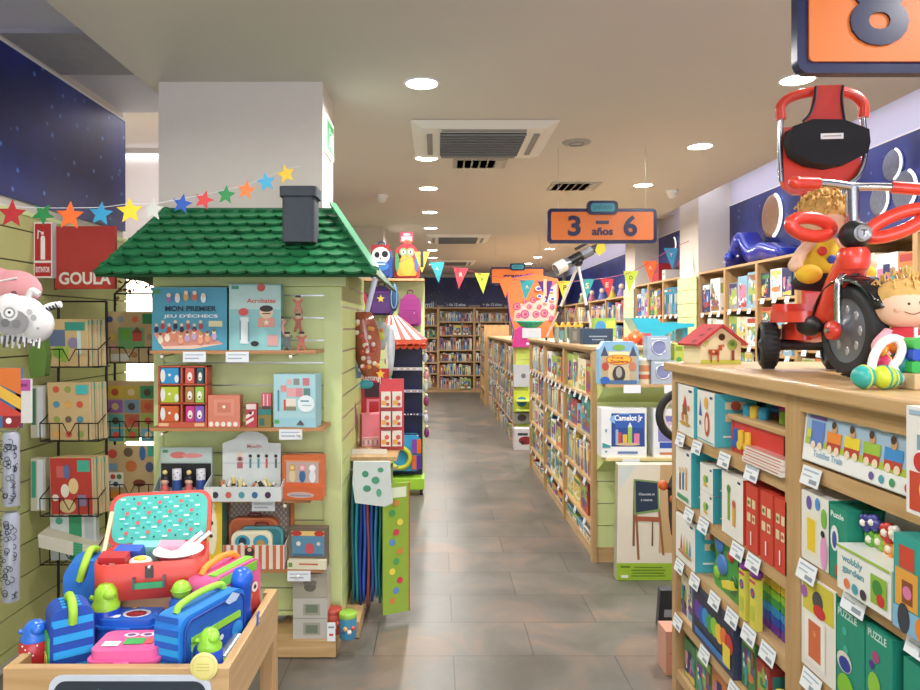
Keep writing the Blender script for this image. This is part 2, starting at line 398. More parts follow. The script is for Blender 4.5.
# ------------------------------------------------------------------ hanging signs
ORG = P('#d96e14', .4, var=.05); NAVY = P('#131b48', .25, var=.05); TEAL = P('#2c8fa0', .35, var=.05)
def hanging_sign(Y, x0, txts, label, z0=2.19, w=.78, h=.250, back=None, bubble=True):
    t = thing('hanging_sign', label, 'hanging sign', (x0+w/2, Y, z0))
    k = M(); k.rprism(w, h, .03, .002, .03, NAVY, 0, h/2); k.build('sign_frame', t)
    k = M(); k.rprism(w-.05, h-.05, .012, -.004, .002, back or ORG, 0, h/2); k.build('orange_board', t)
    if bubble:
        k = M(); k.rprism(.22, .098, .03, -.016, .022, NAVY, 0, h+.004); k.rprism(.17, .06, .02, -.022, -.016, TEAL, 0, h+.004)
        k.art([('t','paluco',.5,.5,.75,P('#1b5f73', .4))], .17, .06, -.022, x0=-.085, z0=h-.026); k.build('name_plate', t)
    for (s, x, z, hh, ww) in txts:
        vs, fs, tw, th = text_mesh(s, .028)
        sc = hh/th; sx = ww/tw
        k = M()
        for d in (0,):
            k.add([(x+v[0]*sx, -.010, z+v[1]*sc) for v in vs], fs, NAVY)
            # extrude the letters: side walls from boundary edges
            ed = {}
            for f in fs:
                for a, b in zip(f, f[1:]+f[:1]): ed[(a,b)] = 1
            bd = [(a,b) for (a,b) in ed if (b,a) not in ed]
            k.add([(x+v[0]*sx, -.010, z+v[1]*sc) for v in vs]+[(x+v[0]*sx, -.004, z+v[1]*sc) for v in vs], [(a, a+len(vs), b+len(vs), b) for a,b in bd], NAVY)
        k.build('lettering', t)
    for sx in (-w*.4, w*.4):
        k = M(); k.tube([(sx,.015,h),(sx,.015,2.88-z0)], .0012, P('#9a9a9a', .4, metal=.5), 5); k.build('wire', t)
    return t
hanging_sign(5.0, .79, [('3', -.20, .125, .145, .09), ('6', .20, .125, .15, .095), ('-', 0, .15, .022, .09), ('años', 0, .085, .055, .15)], 'orange hanging sign with dark blue frame reading 3 - 6 años')
hanging_sign(1.63, .84, [('8', -.205, .155, .19, .135), ('10', .20, .15, .17, .14)], 'orange sign corner with a blue figure hanging above the tricycle')
hanging_sign(10.0, .76, [('granada', 0, .12, .07, .42)], 'small far hanging sign behind the bunting, orange with blue name plate')
# green exit sign on the side of the near column
t = thing('exit_sign', 'green and white emergency exit sign on the side of white column', 'exit sign', (-.598, 3.86, 2.66), PI/2)
k = M(); k.box(-.15, .12, -.012, 0, -.13, .07, P('#e8efe6', .4, emit=.4)); k.build('panel', t)
k = M(); k.art([('r',.5,.5,.86,.8,'#3f9a5e'),('c',.38,.66,.06,'#f0f5ee'),('p',[(.3,.25),(.42,.55),(.52,.5),(.4,.2)],'#f0f5ee'),('r',.7,.45,.22,.5,'#f0f5ee')], .27, .2, -.013, x0=-.15, z0=-.13); k.build('pictogram', t)
# ------------------------------------------------------------------ shelving
def slats(k, x0, x1, z0, z1, y, m, pitch=.115, phase=0.0, th=.016, groove=.007, back=ALU):
    """horizontal boards with grooves, front face at y (facing -Y)"""
    z = z0 - pitch + phase % pitch if phase else z0
    while z < z1:
        a, b = max(z, z0), min(z + pitch - groove, z1)
        if b > a + .002: k.box(x0, x1, y, y+th, a, b, m)
        z += pitch
    k.box(x0, x1, y+th*.75, y+th+.004, z0, z1, back)
def local(U, x, y, z):
    """point of a unit's own axes -> world"""
    c, s = math.cos(U.rotation_euler.z), math.sin(U.rotation_euler.z); L = U.location
    return (L.x + x*c - y*s, L.y + x*s + y*c, L.z + z)
def unit(name, label, cat, loc, rz, W, Dp, H, shelves, t=.022, top=True, tags=None, group=None, tagw=.085, tilt=-.25, back=None, plinth=True):
    U = thing(name, label, cat, loc, rz, group)
    for x in (0, W-t):
        k = M(); k.box(x, x+t, 0, Dp, 0, H, BEECHZ); k.build('side_panel', U)
    if top: k = M(); k.box(t, W-t, 0, Dp, H-t, H, BEECH); k.build('top_panel', U)
    k = M(); k.box(t, W-t, Dp-.012, Dp, 0, H-t, back or WOOD('#c49a66', '#a88252', .5, 0)); k.build('back_panel', U)
    if plinth: k = M(); k.box(t, W-t, .02, .035, 0, .07, BEECH); k.build('plinth', U)
    for i, z in enumerate(shelves):
        k = M(); k.box(t, W-t, .004, Dp-.012, z-t, z, BEECH); s = k.build('shelf', U)
        for x in (tags or {}).get(i, []):
            g = M(); g.box(-tagw/2, tagw/2, -.0012, 0, -.047, 0, LABELW)
            g.art([('r',.5,.78,.8,.10,'#9fb3c8'),('r',.35,.5,.5,.08,'#a9b2ba'),('r',.7,.25,.4,.22,'#8b97a3')], tagw, .047, -.0012, x0=-tagw/2, z0=-.047, eps=.0004)
            o = g.build('price_label', s, (x, 0, z-.004)); o.rotation_euler = (tilt, 0, 0)
    return U
def tagset(W, n, t=.022): return [t + (W-2*t)*(i+.5)/n for i in range(n)]
RZR, RZL = -PI/2, PI/2
# --- near island (faces the aisle at X=.94)
NX = .94
near1 = unit('shelf_unit', 'beech shelf unit holding rows of toy boxes below the toy house', 'shelving', (NX, 2.80, 0), RZR, .95, .42, 1.42, [.25, .475, .70, .925, 1.19], t=.040,
             tags={4: [.11, .28, .52, .72], 3: [.20, .34, .62, .73], 2: [.10, .26, .44, .58, .70, .82], 1: [.08, .35, .60]})
near2 = unit('shelf_unit', 'beech shelf unit holding the long train box below the tricycle', 'shelving', (NX, 1.85, 0), RZR, .88, .42, 1.42, [.27, .50, .735, 1.005, 1.25], t=.040,
             tags={4: [.10], 3: [.08, .28, .50], 2: [.10, .40]})
k = M(); k.box(.915, 1.86, .97, 2.83, 1.42, 1.456, BEECHY); tag(k.build('worktop', bevel=.006), 'long beech top board that the tricycle and toys stand on', 'worktop')
unit('shelf_unit', 'beech shelf unit backing the near island towards the side aisle', 'shelving', (1.84, .98, 0), RZL, 1.82, .42, 1.42, [.35, .70, 1.06])
# --- middle island
MX = 1.05
mid = []
for i in range(3):
    zs = [[.24,.53,.83,1.115],[.24,.53,.83,1.115],[.24,.53,.83,1.115]][i]
    U = unit('shelf_unit', f'beech shelf unit of the middle island, {["farthest","central","nearest"][i]} of its three bays', 'shelving', (MX, 7.95-1.06*i, 0), RZR, 1.06, .4, 1.435, zs,
             tags={3: tagset(1.06, 5), 2: tagset(1.06, 3), 1: tagset(1.06, 3), 0: tagset(1.06, 3)}, tagw=.07)
    mid.append(U)
k = M(); k.box(MX-.02, 1.97, 4.75, 7.97, 1.435, 1.46, BEECHY); tag(k.build('worktop', bevel=.004), 'beech top board of the middle island carrying the telescope', 'worktop')
unit('shelf_unit', 'plain beech back half of the middle island', 'shelving', (1.95, 4.77, 0), RZL, 3.18, .45, 1.435, [.35,.7,1.06])
t = thing('slatted_end_panel', 'yellow green slatted end panel of the middle island with game shelves', 'slatted panel', (MX, 4.765, 0))
k = M(); slats(k, .03, .90, .10, 1.40, -.02, LIME, .15, 0); k.build('slat_board', t)
for x in (0, .90): k = M(); k.box(x, x+.03, -.035, 0, 0, 1.43, BEECHZ); k.build('upright', t)
k = M(); k.box(.03, .90, -.02, 0, 0, .10, BEECH); k.build('plinth', t)
for (z, tg, d) in ((1.225, (.20,.46,.66), .26), (.755, (.19,.62), .27)):
    k = M(); k.box(.03, .90, -.02-d, -.02, z-.018, z, P('#dccb8e', .4) if z < 1 else BEECH); s = k.build('shelf', t)
    k = M(); k.add([(.03,-.02,z-.018),(.90,-.02,z-.018),(.90,-.02,z-.14),(.03,-.02,z-.14),(.03,-.02-d*.9,z-.018),(.90,-.02-d*.9,z-.018)], [(0,1,2,3),(4,5,1,0),(4,0,3),(5,2,1),(4,3,2,5)], LIMEB); k.build('shelf_bracket', t)
    for x in tg:
        g = M(); g.box(x-.055, x+.055, -.022-d, -.0205-d, z-.055, z-.003, LABELW); g.build('price_label', s)
# --- far island
FX = 1.02
far = []
for i in range(4):
    U = unit('shelf_unit', f'beech shelf unit of the far island, {ORD[3-i]} bay from its near end', 'shelving', (FX, 14.0-1.15*i, 0), RZR, 1.15, .4, 1.38, [.3,.62,.95], tags={2: tagset(1.15,3), 1: tagset(1.15,3)})
    far.append(U)
k = M(); k.box(FX-.02, 1.9, 9.38, 14.02, 1.38, 1.405, BEECHY); tag(k.build('worktop'), 'beech top board of the far island under the pink bag', 'worktop')
t = thing('slatted_end_panel', 'lime slatted end panel of the far island with hanging packs', 'slatted panel', (FX, 9.39, 0))
k = M(); slats(k, .03, .86, .10, 1.36, -.02, P('#c6d65c', .5), .15); k.build('slat_board', t)
for x in (0, .86): k = M(); k.box(x, x+.03, -.03, 0, 0, 1.375, BEECHZ); k.build('upright', t)
for z in (.62, .5): k = M(); k.box(.03, .86, -.2, -.02, z-.018, z, P('#c9d85c', .4)); k.build('shelf', t)
# tall beech unit beyond the far island (seen left of it)
tallend = unit('shelf_unit', 'tall beech cabinet end standing left of the far island', 'shelving', (.95, 15.4, 0), RZR, 1.3, .5, 1.62, [.3,.65,1.0,1.3])
# --- right wall shelving
WXR = 2.80
rwall = []
for i in range(6):
    U = unit('wall_shelf_unit', f'tall beech wall shelving bay, {ORD[i]} from the near white side column towards the viewer', 'shelving', (WXR, 7.5-.68*i, 0), RZR, .68, .33, 2.17,
             [[.3,.7,1.1,1.42,1.74],[.3,.7,1.1,1.42,1.76],[.3,.7,1.1,1.36,1.60,1.84],[.3,.7,1.1,1.42,1.76],[.3,.7,1.1,1.42,1.76],[.3,.7,1.1,1.42,1.76]][i], tags={3: tagset(.68,3), 4: tagset(.68,3), 5: tagset(.68,3)}, tagw=.07)
    rwall.append(U)
rwall2 = []
for i in range(3):
    U = unit('wall_shelf_unit', f'tall beech wall shelving bay between the white columns, {ORD[i]} from the farther column', 'shelving', (WXR, 9.9-.61*i, 0), RZR, .61, .33, 2.17, [.3,.7,1.1,1.42,1.74], tags={3: tagset(.61,3), 4: tagset(.61,3)}, tagw=.07)
    rwall2.append(U)
rwall3 = []
for i in range(5):
    U = unit('wall_shelf_unit', f'tall beech wall shelving bay beyond the farther white column, {ORD[4-i]} from that column', 'shelving', (WXR, 16.6-1.24*i, 0), RZR, 1.24, .33, 2.05, [.3,.7,1.05,1.35,1.68])
    rwall3.append(U)
# lime slatted cladding on the foot of the two columns
for (y0, y1, w) in ((7.5, 8.07, 'nearer'), (9.9, 10.4, 'farther')):
    t = thing('slatted_cladding', f'yellow green slatted cladding low on the {w} white side column', 'slatted panel', (2.798, (y0+y1)/2, 0), RZR)
    k = M(); slats(k, -(y1-y0)/2, (y1-y0)/2, .05, 2.12, -.024, LIME, .15); k.build('slat_board', t)
    k = M(); k.box(-(y1-y0)/2, (y1-y0)/2, -.026, -.002, 2.12, 2.135, LIME); k.build('top_strip', t)
# --- far bookcases
FZ = [.09,.42,.75,1.03,1.38,1.71]
farb = []
for i in range(5):
    nm = ['the leftmost bay', 'the second bay', 'the third bay', 'the fourth bay', 'the fifth bay'][i]
    U = unit('bookcase', f'beech bookcase against the far wall, {ORD[i]} bay counted from the aisle side' if i > 0 else 'beech bookcase against the far wall partly behind the circus stand', 'bookcase', (-.84+.87*i, 16.9, 0), 0, .87, .3, 2.05,
             FZ if i else [.12,.46,.72,1.0,1.32,1.62], t=.03)
    farb.append(U)
for i, s in enumerate(['infantil', '- de 12 años', '+ de 12 años', 'juvenil']):
    t = thing('section_plate', f'dark blue plate lettered {s.replace("-","under").replace("+","over")} on top of far bookcase', 'sign plate', (-.84+.87*i+.435+(.1 if i == 0 else 0), 16.93, 2.052))
    k = M(); k.box(-.3,.3,0,.02,0,.13, NAVY); k.build('plate', t)
    k = M(); k.art([('t', s, .5,.5,.75,'#c9d6f2')], .6, .13, -.001, x0=-.3); k.build('lettering', t)
# ------------------------------------------------------------------ left slatted wall
t = thing('slatted_wall', 'pale yellow green slatted wall panel behind the wire racks', 'slatted panel', (-1.998, -.6, 0), RZL)
k = M(); slats(k, 0, 5.05, .06, 2.13, -.024, P('#b4b674', .5, var=.05), .15, .05, back=P('#6d6a55', .6)); k.build('slat_board', t)  # darker olive than the other lime slats: local shade put into the colour
k = M(); k.box(0, 5.05, -.03, -.002, 2.13, 2.15, LIME); k.build('top_strip', t)
# ------------------------------------------------------------------ toy-house display
HX0, HX1, HY = -1.445, -.487, 3.60
H = thing('toy_house_display', 'yellow green slatted shop display shaped like a house with a green scalloped roof', 'display stand', (0, 0, 0))
k = M(); slats(k, HX0+.05, HX1-.09, .12, 1.86, HY-.02, LIME, .115, .03); k.build('slat_board', H)
k = M(); k.box(HX0, HX0+.05, HY-.03, HY, 0, 1.9, LIME); k.build('corner_post', H)
k = M(); k.box(HX1-.09, HX1, HY-.03, HY, 0, 1.9, LIME); k.build('corner_post', H)
k = M(); k.box(HX1-.02, HX1, HY, 4.66, .1, 1.9, LIMEB)
for i in range(15): k.box(HX1-.001, HX1+.001, HY, 4.66, .2+.115*i, .208+.115*i, ALU)
k.build('side_board', H)
k = M(); k.box(HX0, HX0+.02, HY, 4.66, .1, 1.9, LIMEB); k.build('side_board', H)
k = M(); k.box(HX0, HX1, HY-.23, HY-.02, .005, .085, BEECH); k.box(HX1-.3, HX1+.09, HY-.02, 4.7, .005, .085, BEECHY); k.build('base_platform', H)
SY = 3.35
for (z, x1, tg) in ((1.483, HX1-.092, (-1.16,-.955)), (1.112, HX1-.055, (-.70,)), (.770, HX1-.12, (-.83,)), (.435, HX1-.06, (-.66,))):
    k = M(); k.box(-1.375, x1, SY, HY-.02, z-.016, z, WOOD('#c08a58', '#a56f42', .45, 0)); s = k.build('shelf', H)
    for x in tg:
        g = M(); g.box(x-.055, x+.055, SY-.004, SY-.001, z-.055, z-.006, LABELW); g.art([('r',.5,.7,.8,.1,'#a9b8c9'),('r',.4,.35,.6,.12,'#9fa9b4')], .11, .049, SY-.004, x0=x-.055, z0=z-.055); g.build('price_label', s)
    for x in (HX0+.13, x1-.12):
        g = M(); g.tube([(x,HY-.02,z-.02),(x,SY+.02,z-.03),(x,SY-.008,z-.022)], .004, CHROME, 6); g.ball((x,SY-.008,z-.03), .009, P('#eee8d8', .4)); g.build('shelf_hook', s)
# roof
GR = P('#1f6a40', .34, var=.14, scale=20); GRD = P('#185231', .5)
RY0, RZ0, RY1, RZ1 = 3.14, 1.835, 3.58, 2.185
def roofx(s, left):   # s: 0 at the eave, 1 at the ridge
    return (-1.535 + .145*s) if left else (-.275 - .255*s)
NR = 8
k = M()
ny, nz = -(RZ1-RZ0), (RY1-RY0); L_ = math.hypot(ny, nz); ny /= L_; nz /= L_      # outward normal (y,z)
def rp(x, s, off): return (x, RY0 + (RY1-RY0)*s + ny*off, RZ0 + (RZ1-RZ0)*s + nz*off)
for r in range(NR, -1, -1):
    s_low, s_top = (r-.35)/NR, min((r+.95)/NR, 1)
    n = 16; off = .5*(r % 2)
    for c in range(-1, n+1):
        x0 = -1.54 + (c+off)*.086; x1 = x0 + .086
        pts = []
        for i in range(9):
            a = PI + PI*i/8; u = (x0+x1)/2 + .043*math.cos(a); s_ = (s_low + .45/NR) + math.sin(a)*.45/NR*1.0
            pts.append((u, s_))
        pts += [(x1, s_top), (x0, s_top)]
        P3 = []; ok = False
        for (u, s_) in pts:
            s_ = max(s_, -.06); lo, hi = roofx(s_, True), roofx(s_, False); uu = min(max(u, lo), hi)
            if abs(uu-u) < 1e-6: ok = True
            P3.append((uu, s_))
        if not ok: continue
        m = len(P3)
        def lift(s_): return .026 - .020*(s_-s_low)/(s_top-s_low) if s_top > s_low else .01
        vs = [rp(u, s_, lift(s_)) for u, s_ in P3] + [rp(u, s_, lift(s_)-.012) for u, s_ in P3]
        k.add(vs, [tuple(range(m)), tuple(range(2*m-1, m-1, -1))]+[(i, i+m, (i+1) % m+m, (i+1) % m) for i in range(m)], GR)
k.build('roof_tiles', H)
k = M()
def slab(a, b, c, d, th, m):
    a, b, c, d = map(Vector, (a, b, c, d)); nn = (b-a).cross(d-a).normalized()*th
    vs = [a, b, c, d, a-nn, b-nn, c-nn, d-nn]
    k.add([tuple(v) for v in vs], [(0,1,2,3),(7,6,5,4),(0,4,5,1),(1,5,6,2),(2,6,7,3),(3,7,4,0)], m)
slab((-1.535,RY0,RZ0-.004), (-.275,RY0,RZ0-.004), (-.53,RY1,RZ1-.004), (-1.39,RY1,RZ1-.004), .014, GRD)
slab((-.275,RY0,RZ0), (-.275,4.8,RZ0), (-.53,4.5,RZ1), (-.53,RY1,RZ1), .014, GRD)
slab((-1.39,RY1,RZ1), (-1.39,4.5,RZ1), (-1.535,4.8,RZ0), (-1.535,RY0,RZ0), .014, GRD)
k.build('roof_board', H)
k = M(); k.box(-1.40, -.52, RY1-.02, RY1+.03, RZ1-.012, RZ1+.016, GR); k.build('ridge_board', H)
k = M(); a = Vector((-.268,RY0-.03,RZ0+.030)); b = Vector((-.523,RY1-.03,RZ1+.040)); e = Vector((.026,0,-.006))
k.add([tuple(p) for p in (a-e*.9, a+e*.4, b+e*.4, b-e*.9)] + [tuple(p-Vector((0,-.01,.016))) for p in (a-e*.9, a+e*.4, b+e*.4, b-e*.9)], [(0,1,2,3),(0,4,5,1),(1,5,6,2),(3,2,6,7),(0,3,7,4)], P('#5f9f7c', .10, coat=1)); k.build('hip_strip', H)  # paler green than the roof, glare painted into the strip's colour
k = M(); a = Vector((-1.535,RY0-.012,RZ0+.012)); b = Vector((-1.39,RY1-.012,RZ1+.022)); e = Vector((.02,0,0))
k.add([tuple(p) for p in (a, a+e, b+e, b)] + [tuple(p-Vector((0,-.01,.014))) for p in (a, a+e, b+e, b)], [(0,1,2,3),(0,4,5,1),(1,5,6,2),(3,2,6,7),(0,3,7,4)], GR); k.build('hip_strip', H)
k = M(); k.box(-1.42, HX1+.03, HY-.1, HY+.02, 1.80, 1.9, LIME); k.build('eaves_board', H)
# chimney
DG = P('#3b4148', .9, var=.12, scale=30)
k = M(); k.rprism(.150, .145, .02, 1.99, 2.235, DG, -.642, 3.30, axis='z'); k.build('chimney', H, bevel=.004)
k = M(); k.rprism(.172, .165, .022, 2.20, 2.245, DG, -.642, 3.30, axis='z'); k.rprism(.13, .12, .015, 2.244, 2.2465, P('#16181a', .9), -.642, 3.30, axis='z'); k.build('chimney_rim', H, bevel=.004)
# ------------------------------------------------------------------ green end panel and shelf behind the toy house
t = thing('backpack_display_panel', 'tall lime panel hung with backpacks behind the toy house display', 'slatted panel', (-.13, 7.35, 0))
k = M(); slats(k, -.95, 0, .05, 2.06, -.02, LIME, .30); k.box(-.95, 0, 0, .03, 0, 2.06, LIMEB); k.build('slat_board', t)
k = M(); k.box(-1.0, 0, -.24, .03, 2.06, 2.085, BEECH); k.build('top_shelf', t)
# ------------------------------------------------------------------ front wooden bin (tray table)
t = thing('display_bin', 'beech display bin on legs holding lunch boxes, bags and bottles', 'display bin', (0, 0, 0))
TX0, TX1, TY0, TY1, TZ = -.965, -.462, 1.555, 2.02, .84
k = M(); k.box(TX0, TX1, TY0, TY0+.022, TZ-.22, TZ, BEECH); k.build('front_board', t, bevel=.002)
k = M(); k.box(TX1-.022, TX1, TY0+.022, TY1, TZ-.13, TZ, BEECHY); k.build('side_board', t, bevel=.002)
k = M(); k.box(TX0, TX0+.022, TY0+.022, TY1, TZ-.13, TZ, BEECHY); k.build('side_board', t, bevel=.002)
k = M(); k.box(TX0+.022, TX1-.022, TY1-.022, TY1, TZ-.13, TZ-.03, BEECH); k.build('back_board', t)
k = M(); k.box(TX0+.022, TX1-.022, TY0+.022, TY1-.022, TZ-.077, TZ-.0625, BEECH); k.build('bin_floor', t)
BZ = TZ-.062
for x in (TX0+.002, TX1-.040):
    for y in (TY0+.024, TY1-.035):
        k = M(); k.box(x, x+.038, y, y+.04, 0, TZ-.116, BEECHZ)
        k.build('leg', t)
k = M(); k.box(TX1-.04, TX1-.004, TY1-.001, TY1+.03, 0, TZ-.01, BEECHZ); k.build('corner_post', t)
k = M(); k.rprism(.36, .18, .03, TY0-.005, TY0-.0005, P('#c5ccd4', .4), -.68, TZ-.104); k.rprism(.335, .155, .025, TY0-.007, TY0-.005, P('#27313a', .5), -.68, TZ-.104)
rg = random.Random(4)
for i in range(26):
    k.lathe([(0,0),(.0024,0)], P(rg.choice(['#7fd6a8','#e3b8d8','#e8e8e8','#7fc4e0','#7fd6a8']), .4), 6, (-.835+rg.random()*.31, TY0-.0075, TZ-.169+rg.random()*.13), axis='y', cap=False)
k.build('starry_front_panel', t)
RSZ = .902
k = M(); k.box(-.84, -.545, 1.80, 1.985, BZ, RSZ, WOOD('#a8815a', '#8c6743', .5, 0)); tag(k.build('wooden_riser'), 'small wooden riser inside the bin carrying the red suitcase', 'riser')
# ------------------------------------------------------------------ printed boxes and books
rnd = random.Random(11)
CN = list(PAL)
def card(name, label, cat, w, h, d, col, art=(), U=None, at=(0,0,0), yaw=0.0, lean=0.0, side=None, sart=(), group=None, parent=None, bevel=0, topc=None, rough=.38):
    """printed box: front face at y=0 facing -Y; at = bottom centre of the front face in the unit's axes"""
    k = M(); base = P(col, rough, var=.05) if isinstance(col, str) else col
    sm = P(side, rough, var=.05) if side else base
    x0, x1 = -w/2, w/2
    k.add([(x0,0,0),(x1,0,0),(x1,0,h),(x0,0,h)], [(0,1,2,3)], base)
    k.add([(x0,d,0),(x1,d,0),(x1,d,h),(x0,d,h)], [(3,2,1,0)], base)
    k.add([(x0,0,0),(x0,d,0),(x0,d,h),(x0,0,h),(x1,0,0),(x1,d,0),(x1,d,h),(x1,0,h)], [(0,3,2,1),(4,5,6,7)], sm)
    k.add([(x0,0,h),(x1,0,h),(x1,d,h),(x0,d,h)], [(0,1,2,3)], P(topc, rough) if topc else base)
    k.add([(x0,0,0),(x1,0,0),(x1,d,0),(x0,d,0)], [(3,2,1,0)], base)
    k.art(list(art), w, h, 0, x0=x0)
    if sart:
        for sg in (1, -1):
            k.x = Matrix.Translation((x1 if sg > 0 else x0, 0 if sg > 0 else d, 0)) @ Matrix.Rotation(sg*PI/2, 4, 'Z'); k.art(list(sart), d, h, 0)
        k.x = Matrix()
    o = k.build(name)
    place(o, U, at, yaw, lean)
    if parent: o.parent = parent
    elif label: tag(o, label, cat, group)
    return o
def place(o, U, at, yaw=0.0, lean=0.0):
    p = local(U, *at) if U is not None else at
    o.location = p; rz = (U.rotation_euler.z if U is not None else 0) + yaw
    o.rotation_euler = Euler((-lean, 0, rz), 'XYZ')
    return o
def rcover(r, n=9, bg=None):
    """shapes of a made-up picture: blocks and discs, no writing"""
    cs = r.sample([PAL[c] for c in CN if c not in ('black','grey')], 6); sh = []
    sh.append(('r', .5, r.choice([.88,.85,.12]), .86, .16, cs[0]))
    sh.append(('r', .5, r.choice([.45,.5]), .80, .46, cs[1]))
    sh.append(('e', .5, .28, .42, .10, cs[2]))
    for i in range(n):
        x, z, q = .14+r.random()*.72, .2+r.random()*.55, .05+r.random()*.10
        sh.append(r.choice([('c', x, z, q, r.choice(cs)), ('r', x, z, q*2, q*1.2, r.choice(cs)), ('s', x, z, q*1.3, r.choice(cs)), ('e', x, z, q, q*1.6, r.choice(cs)),
                            ('p', [(x-q, z-q), (x+q, z-q), (x, z+q)], r.choice(cs))]))
        if r.random() < .4: sh.append(('c', x, z+q*.5, q*.4, '#f2e2cc'))
    for i in range(3): sh.append(('r', .3+.1*i, .06, .07, .03, r.choice(cs)))
    return sh
def protobox(seed, spine=False):
    r = random.Random(seed); k = M(); b = OC()
    k.box(-.5,.5,0,1,0,1,b)
    if spine:
        k.art([('r',.5,.9,1,.06,PAL[r.choice(CN)]), ('r',.5,.55,.45,.4,PAL[r.choice(['white','cream','yellow','black'])]), ('r',.5,.1,.8,.05,PAL[r.choice(CN)]), ('c',.5,.2,.25,PAL[r.choice(CN)])], 1, 1, 0, eps=.002, x0=-.5)
        k.box(-.42,.42,.03,.97,.97,1.001,P('#e9e3d2', .7))
    else:
        k.art(rcover(r), 1, 1, 0, eps=.003, x0=-.5)
        for sg in (1, -1):
            k.x = Matrix.Translation((.5*sg, 0 if sg > 0 else 1, 0)) @ Matrix.Rotation(sg*PI/2, 4, 'Z')
            k.art([('r',.5,.7,.8,.3,PAL[r.choice(CN)]), ('c',.5,.3,.25,PAL[r.choice(CN)]), ('r',.5,.1,.6,.08,PAL[r.choice(CN)])], 1, 1, 0, eps=.002)
        k.x = Matrix()
    return k.mesh('printed_box')
COVERS = [protobox(100+i) for i in range(26)]; SPINES = [protobox(300+i, True) for i in range(8)]
def pbox(name, mesh, label, cat, w, h, d, colname, U, at, yaw=0.0, lean=0.0, group=None):
    o = D.objects.new(name, mesh); COL.objects.link(o); o.scale = (w, d, h); o.color = rgb(PAL.get(colname, colname))
    place(o, U, at, yaw, lean); tag(o, label, cat, group)
    return o
def row(U, x0, x1, z, y, hmax, where, kind='cover', seed=0, wr=(.10,.22), hr=(.6,.95), d=.05, end='far end', shared=None, names=('game_box','game box'), gap=.006, cols=None, fill=1.0, depth_rows=1, tints=None):
    """a row of separate boxes or books standing side by side; end names where counting starts"""
    r = random.Random(seed); x = x0 + .004; i = 0; cols = cols or [c for c in CN if c not in ('black',)]
    while True:
        w = r.uniform(*wr)
        if x + w > x1: break
        if r.random() <= fill:
            h = hmax*r.uniform(*hr); c = r.choice(cols)
            mesh = r.choice(COVERS if kind == 'cover' else SPINES)
            if shared: lab, grp = shared
            else: lab, grp = f'{c} {names[1]}, {ORD[i]} from {end} {where}', None
            if len(lab.split()) > 16: print('LONG', lab)
            pbox(names[0], mesh, lab, names[1], w, h, d if kind == 'cover' else d*r.uniform(.8,1.2), c, U, (x+w/2, y, z+.0005), group=grp, lean=0)
            i += 1
        x += w + gap*r.uniform(.6,1.6)
# ================================================================= middle island contents
zn = [.002+.07,.24,.53,.83,1.115]; zt = [.215,.508,.808,1.09,1.41]
nmz = ['bottom','fourth','third','second','top']
for b, U in enumerate(mid):
    bn = ['farthest','central','nearest'][b]
    for s in range(5):
        kind = 'cover' if (b+s) % 4 else 'spine'
        wr = (.15,.30) if kind == 'cover' else (.04,.07)
        row(U, .03, 1.03, zn[s] if s else .002, .03, zt[s]-zn[s], f'on {nmz[s]} shelf, {bn} bay of middle island', kind, seed=b*10+s+5, wr=wr, hr=(.66,.95), d=.12 if kind == 'cover' else .22, names=('game_box','box') if kind == 'cover' else ('picture_book','book'), cols=['white','cream','turquoise','light blue','lime green','orange','red','blue','white','cream','yellow'])
# ================================================================= far island contents
for b, U in enumerate(far):
    for s, (z0, z1) in enumerate(((.002,.28),(.30,.60),(.62,.92),(.95,1.35))):
        row(U, .03, 1.12, z0, .012, z1-z0, '', 'cover' if (b+s) % 2 else 'spine', seed=b*7+s+60, wr=(.14,.24) if (b+s) % 2 else (.05,.09), hr=(.6,.9), d=.1,
            shared=(f'small boxed item on the {["bottom","third","second","top"][s]} shelf of far island, {ORD[3-b]} bay from its near end', f'boxed items on the {["bottom","third","second","top"][s]} shelf, {ORD[3-b]} far island bay'), names=('game_box','box'))
for s, (z0, z1) in enumerate(((.65,.98),(1.0,1.28),(1.3,1.6))):
    row(tallend, .05, 1.25, z0, .012, z1-z0, '', 'spine', seed=s+900, wr=(.05,.09), d=.2, shared=('book shelved in the tall beech cabinet beyond the far island', 'books in the tall cabinet'), names=('storybook','book'))
# ================================================================= right wall contents
for b, U in enumerate(rwall):
    zs = [1.1] + ([1.36,1.60,1.84,2.15] if b == 2 else [1.42,1.74 if b == 0 else 1.76,2.15])
    for s in range(len(zs)-1):
        if zs[s+1]-zs[s] < .1: continue
        where = f'on {["lowest seen","middle","top","uppermost"][s] if b != 2 else ["lowest seen","second","third","top"][s]} shelf, {ORD[b]} wall bay from column'
        row(U, .03, .65, zs[s], .03, zs[s+1]-zs[s]-.022, where, 'cover', seed=b*9+s+200, wr=(.13,.24), hr=(.68,.92), d=.09, end='far end', fill=.9 if s else 1, names=('toy_box','box'),
            cols=['white','cream','light blue','navy blue','orange','red','lime green','white','grey'])
for b, U in enumerate(rwall2):
    for s, (z0, z1) in enumerate(((1.1,1.40),(1.42,1.72),(1.74,2.13))):
        if b == 2:
            cname = 'turquoise'
            for i in range(9):
                pbox('picture_book', SPINES[i % 8], f'{"blue" if s == 2 else "turquoise"} thick picture book among matching ones on the {["lowest","middle","top"][s]} shelf between columns', 'book', .052, z1-z0-.07, .24, ['turquoise','turquoise','#1f86a8'][s], U, (.06+i*.06, .01, z0+.0005), group=f'matching picture books on the {["lowest","middle","top"][s]} shelf between columns')
        else:
            row(U, .03, .58, z0, .02, z1-z0, f'on {["lowest","middle","top"][s]} shelf, {ORD[b]} bay after farther column', 'cover', seed=b*5+s+300, wr=(.11,.2), d=.1, end='far end', names=('toy_box','box'))
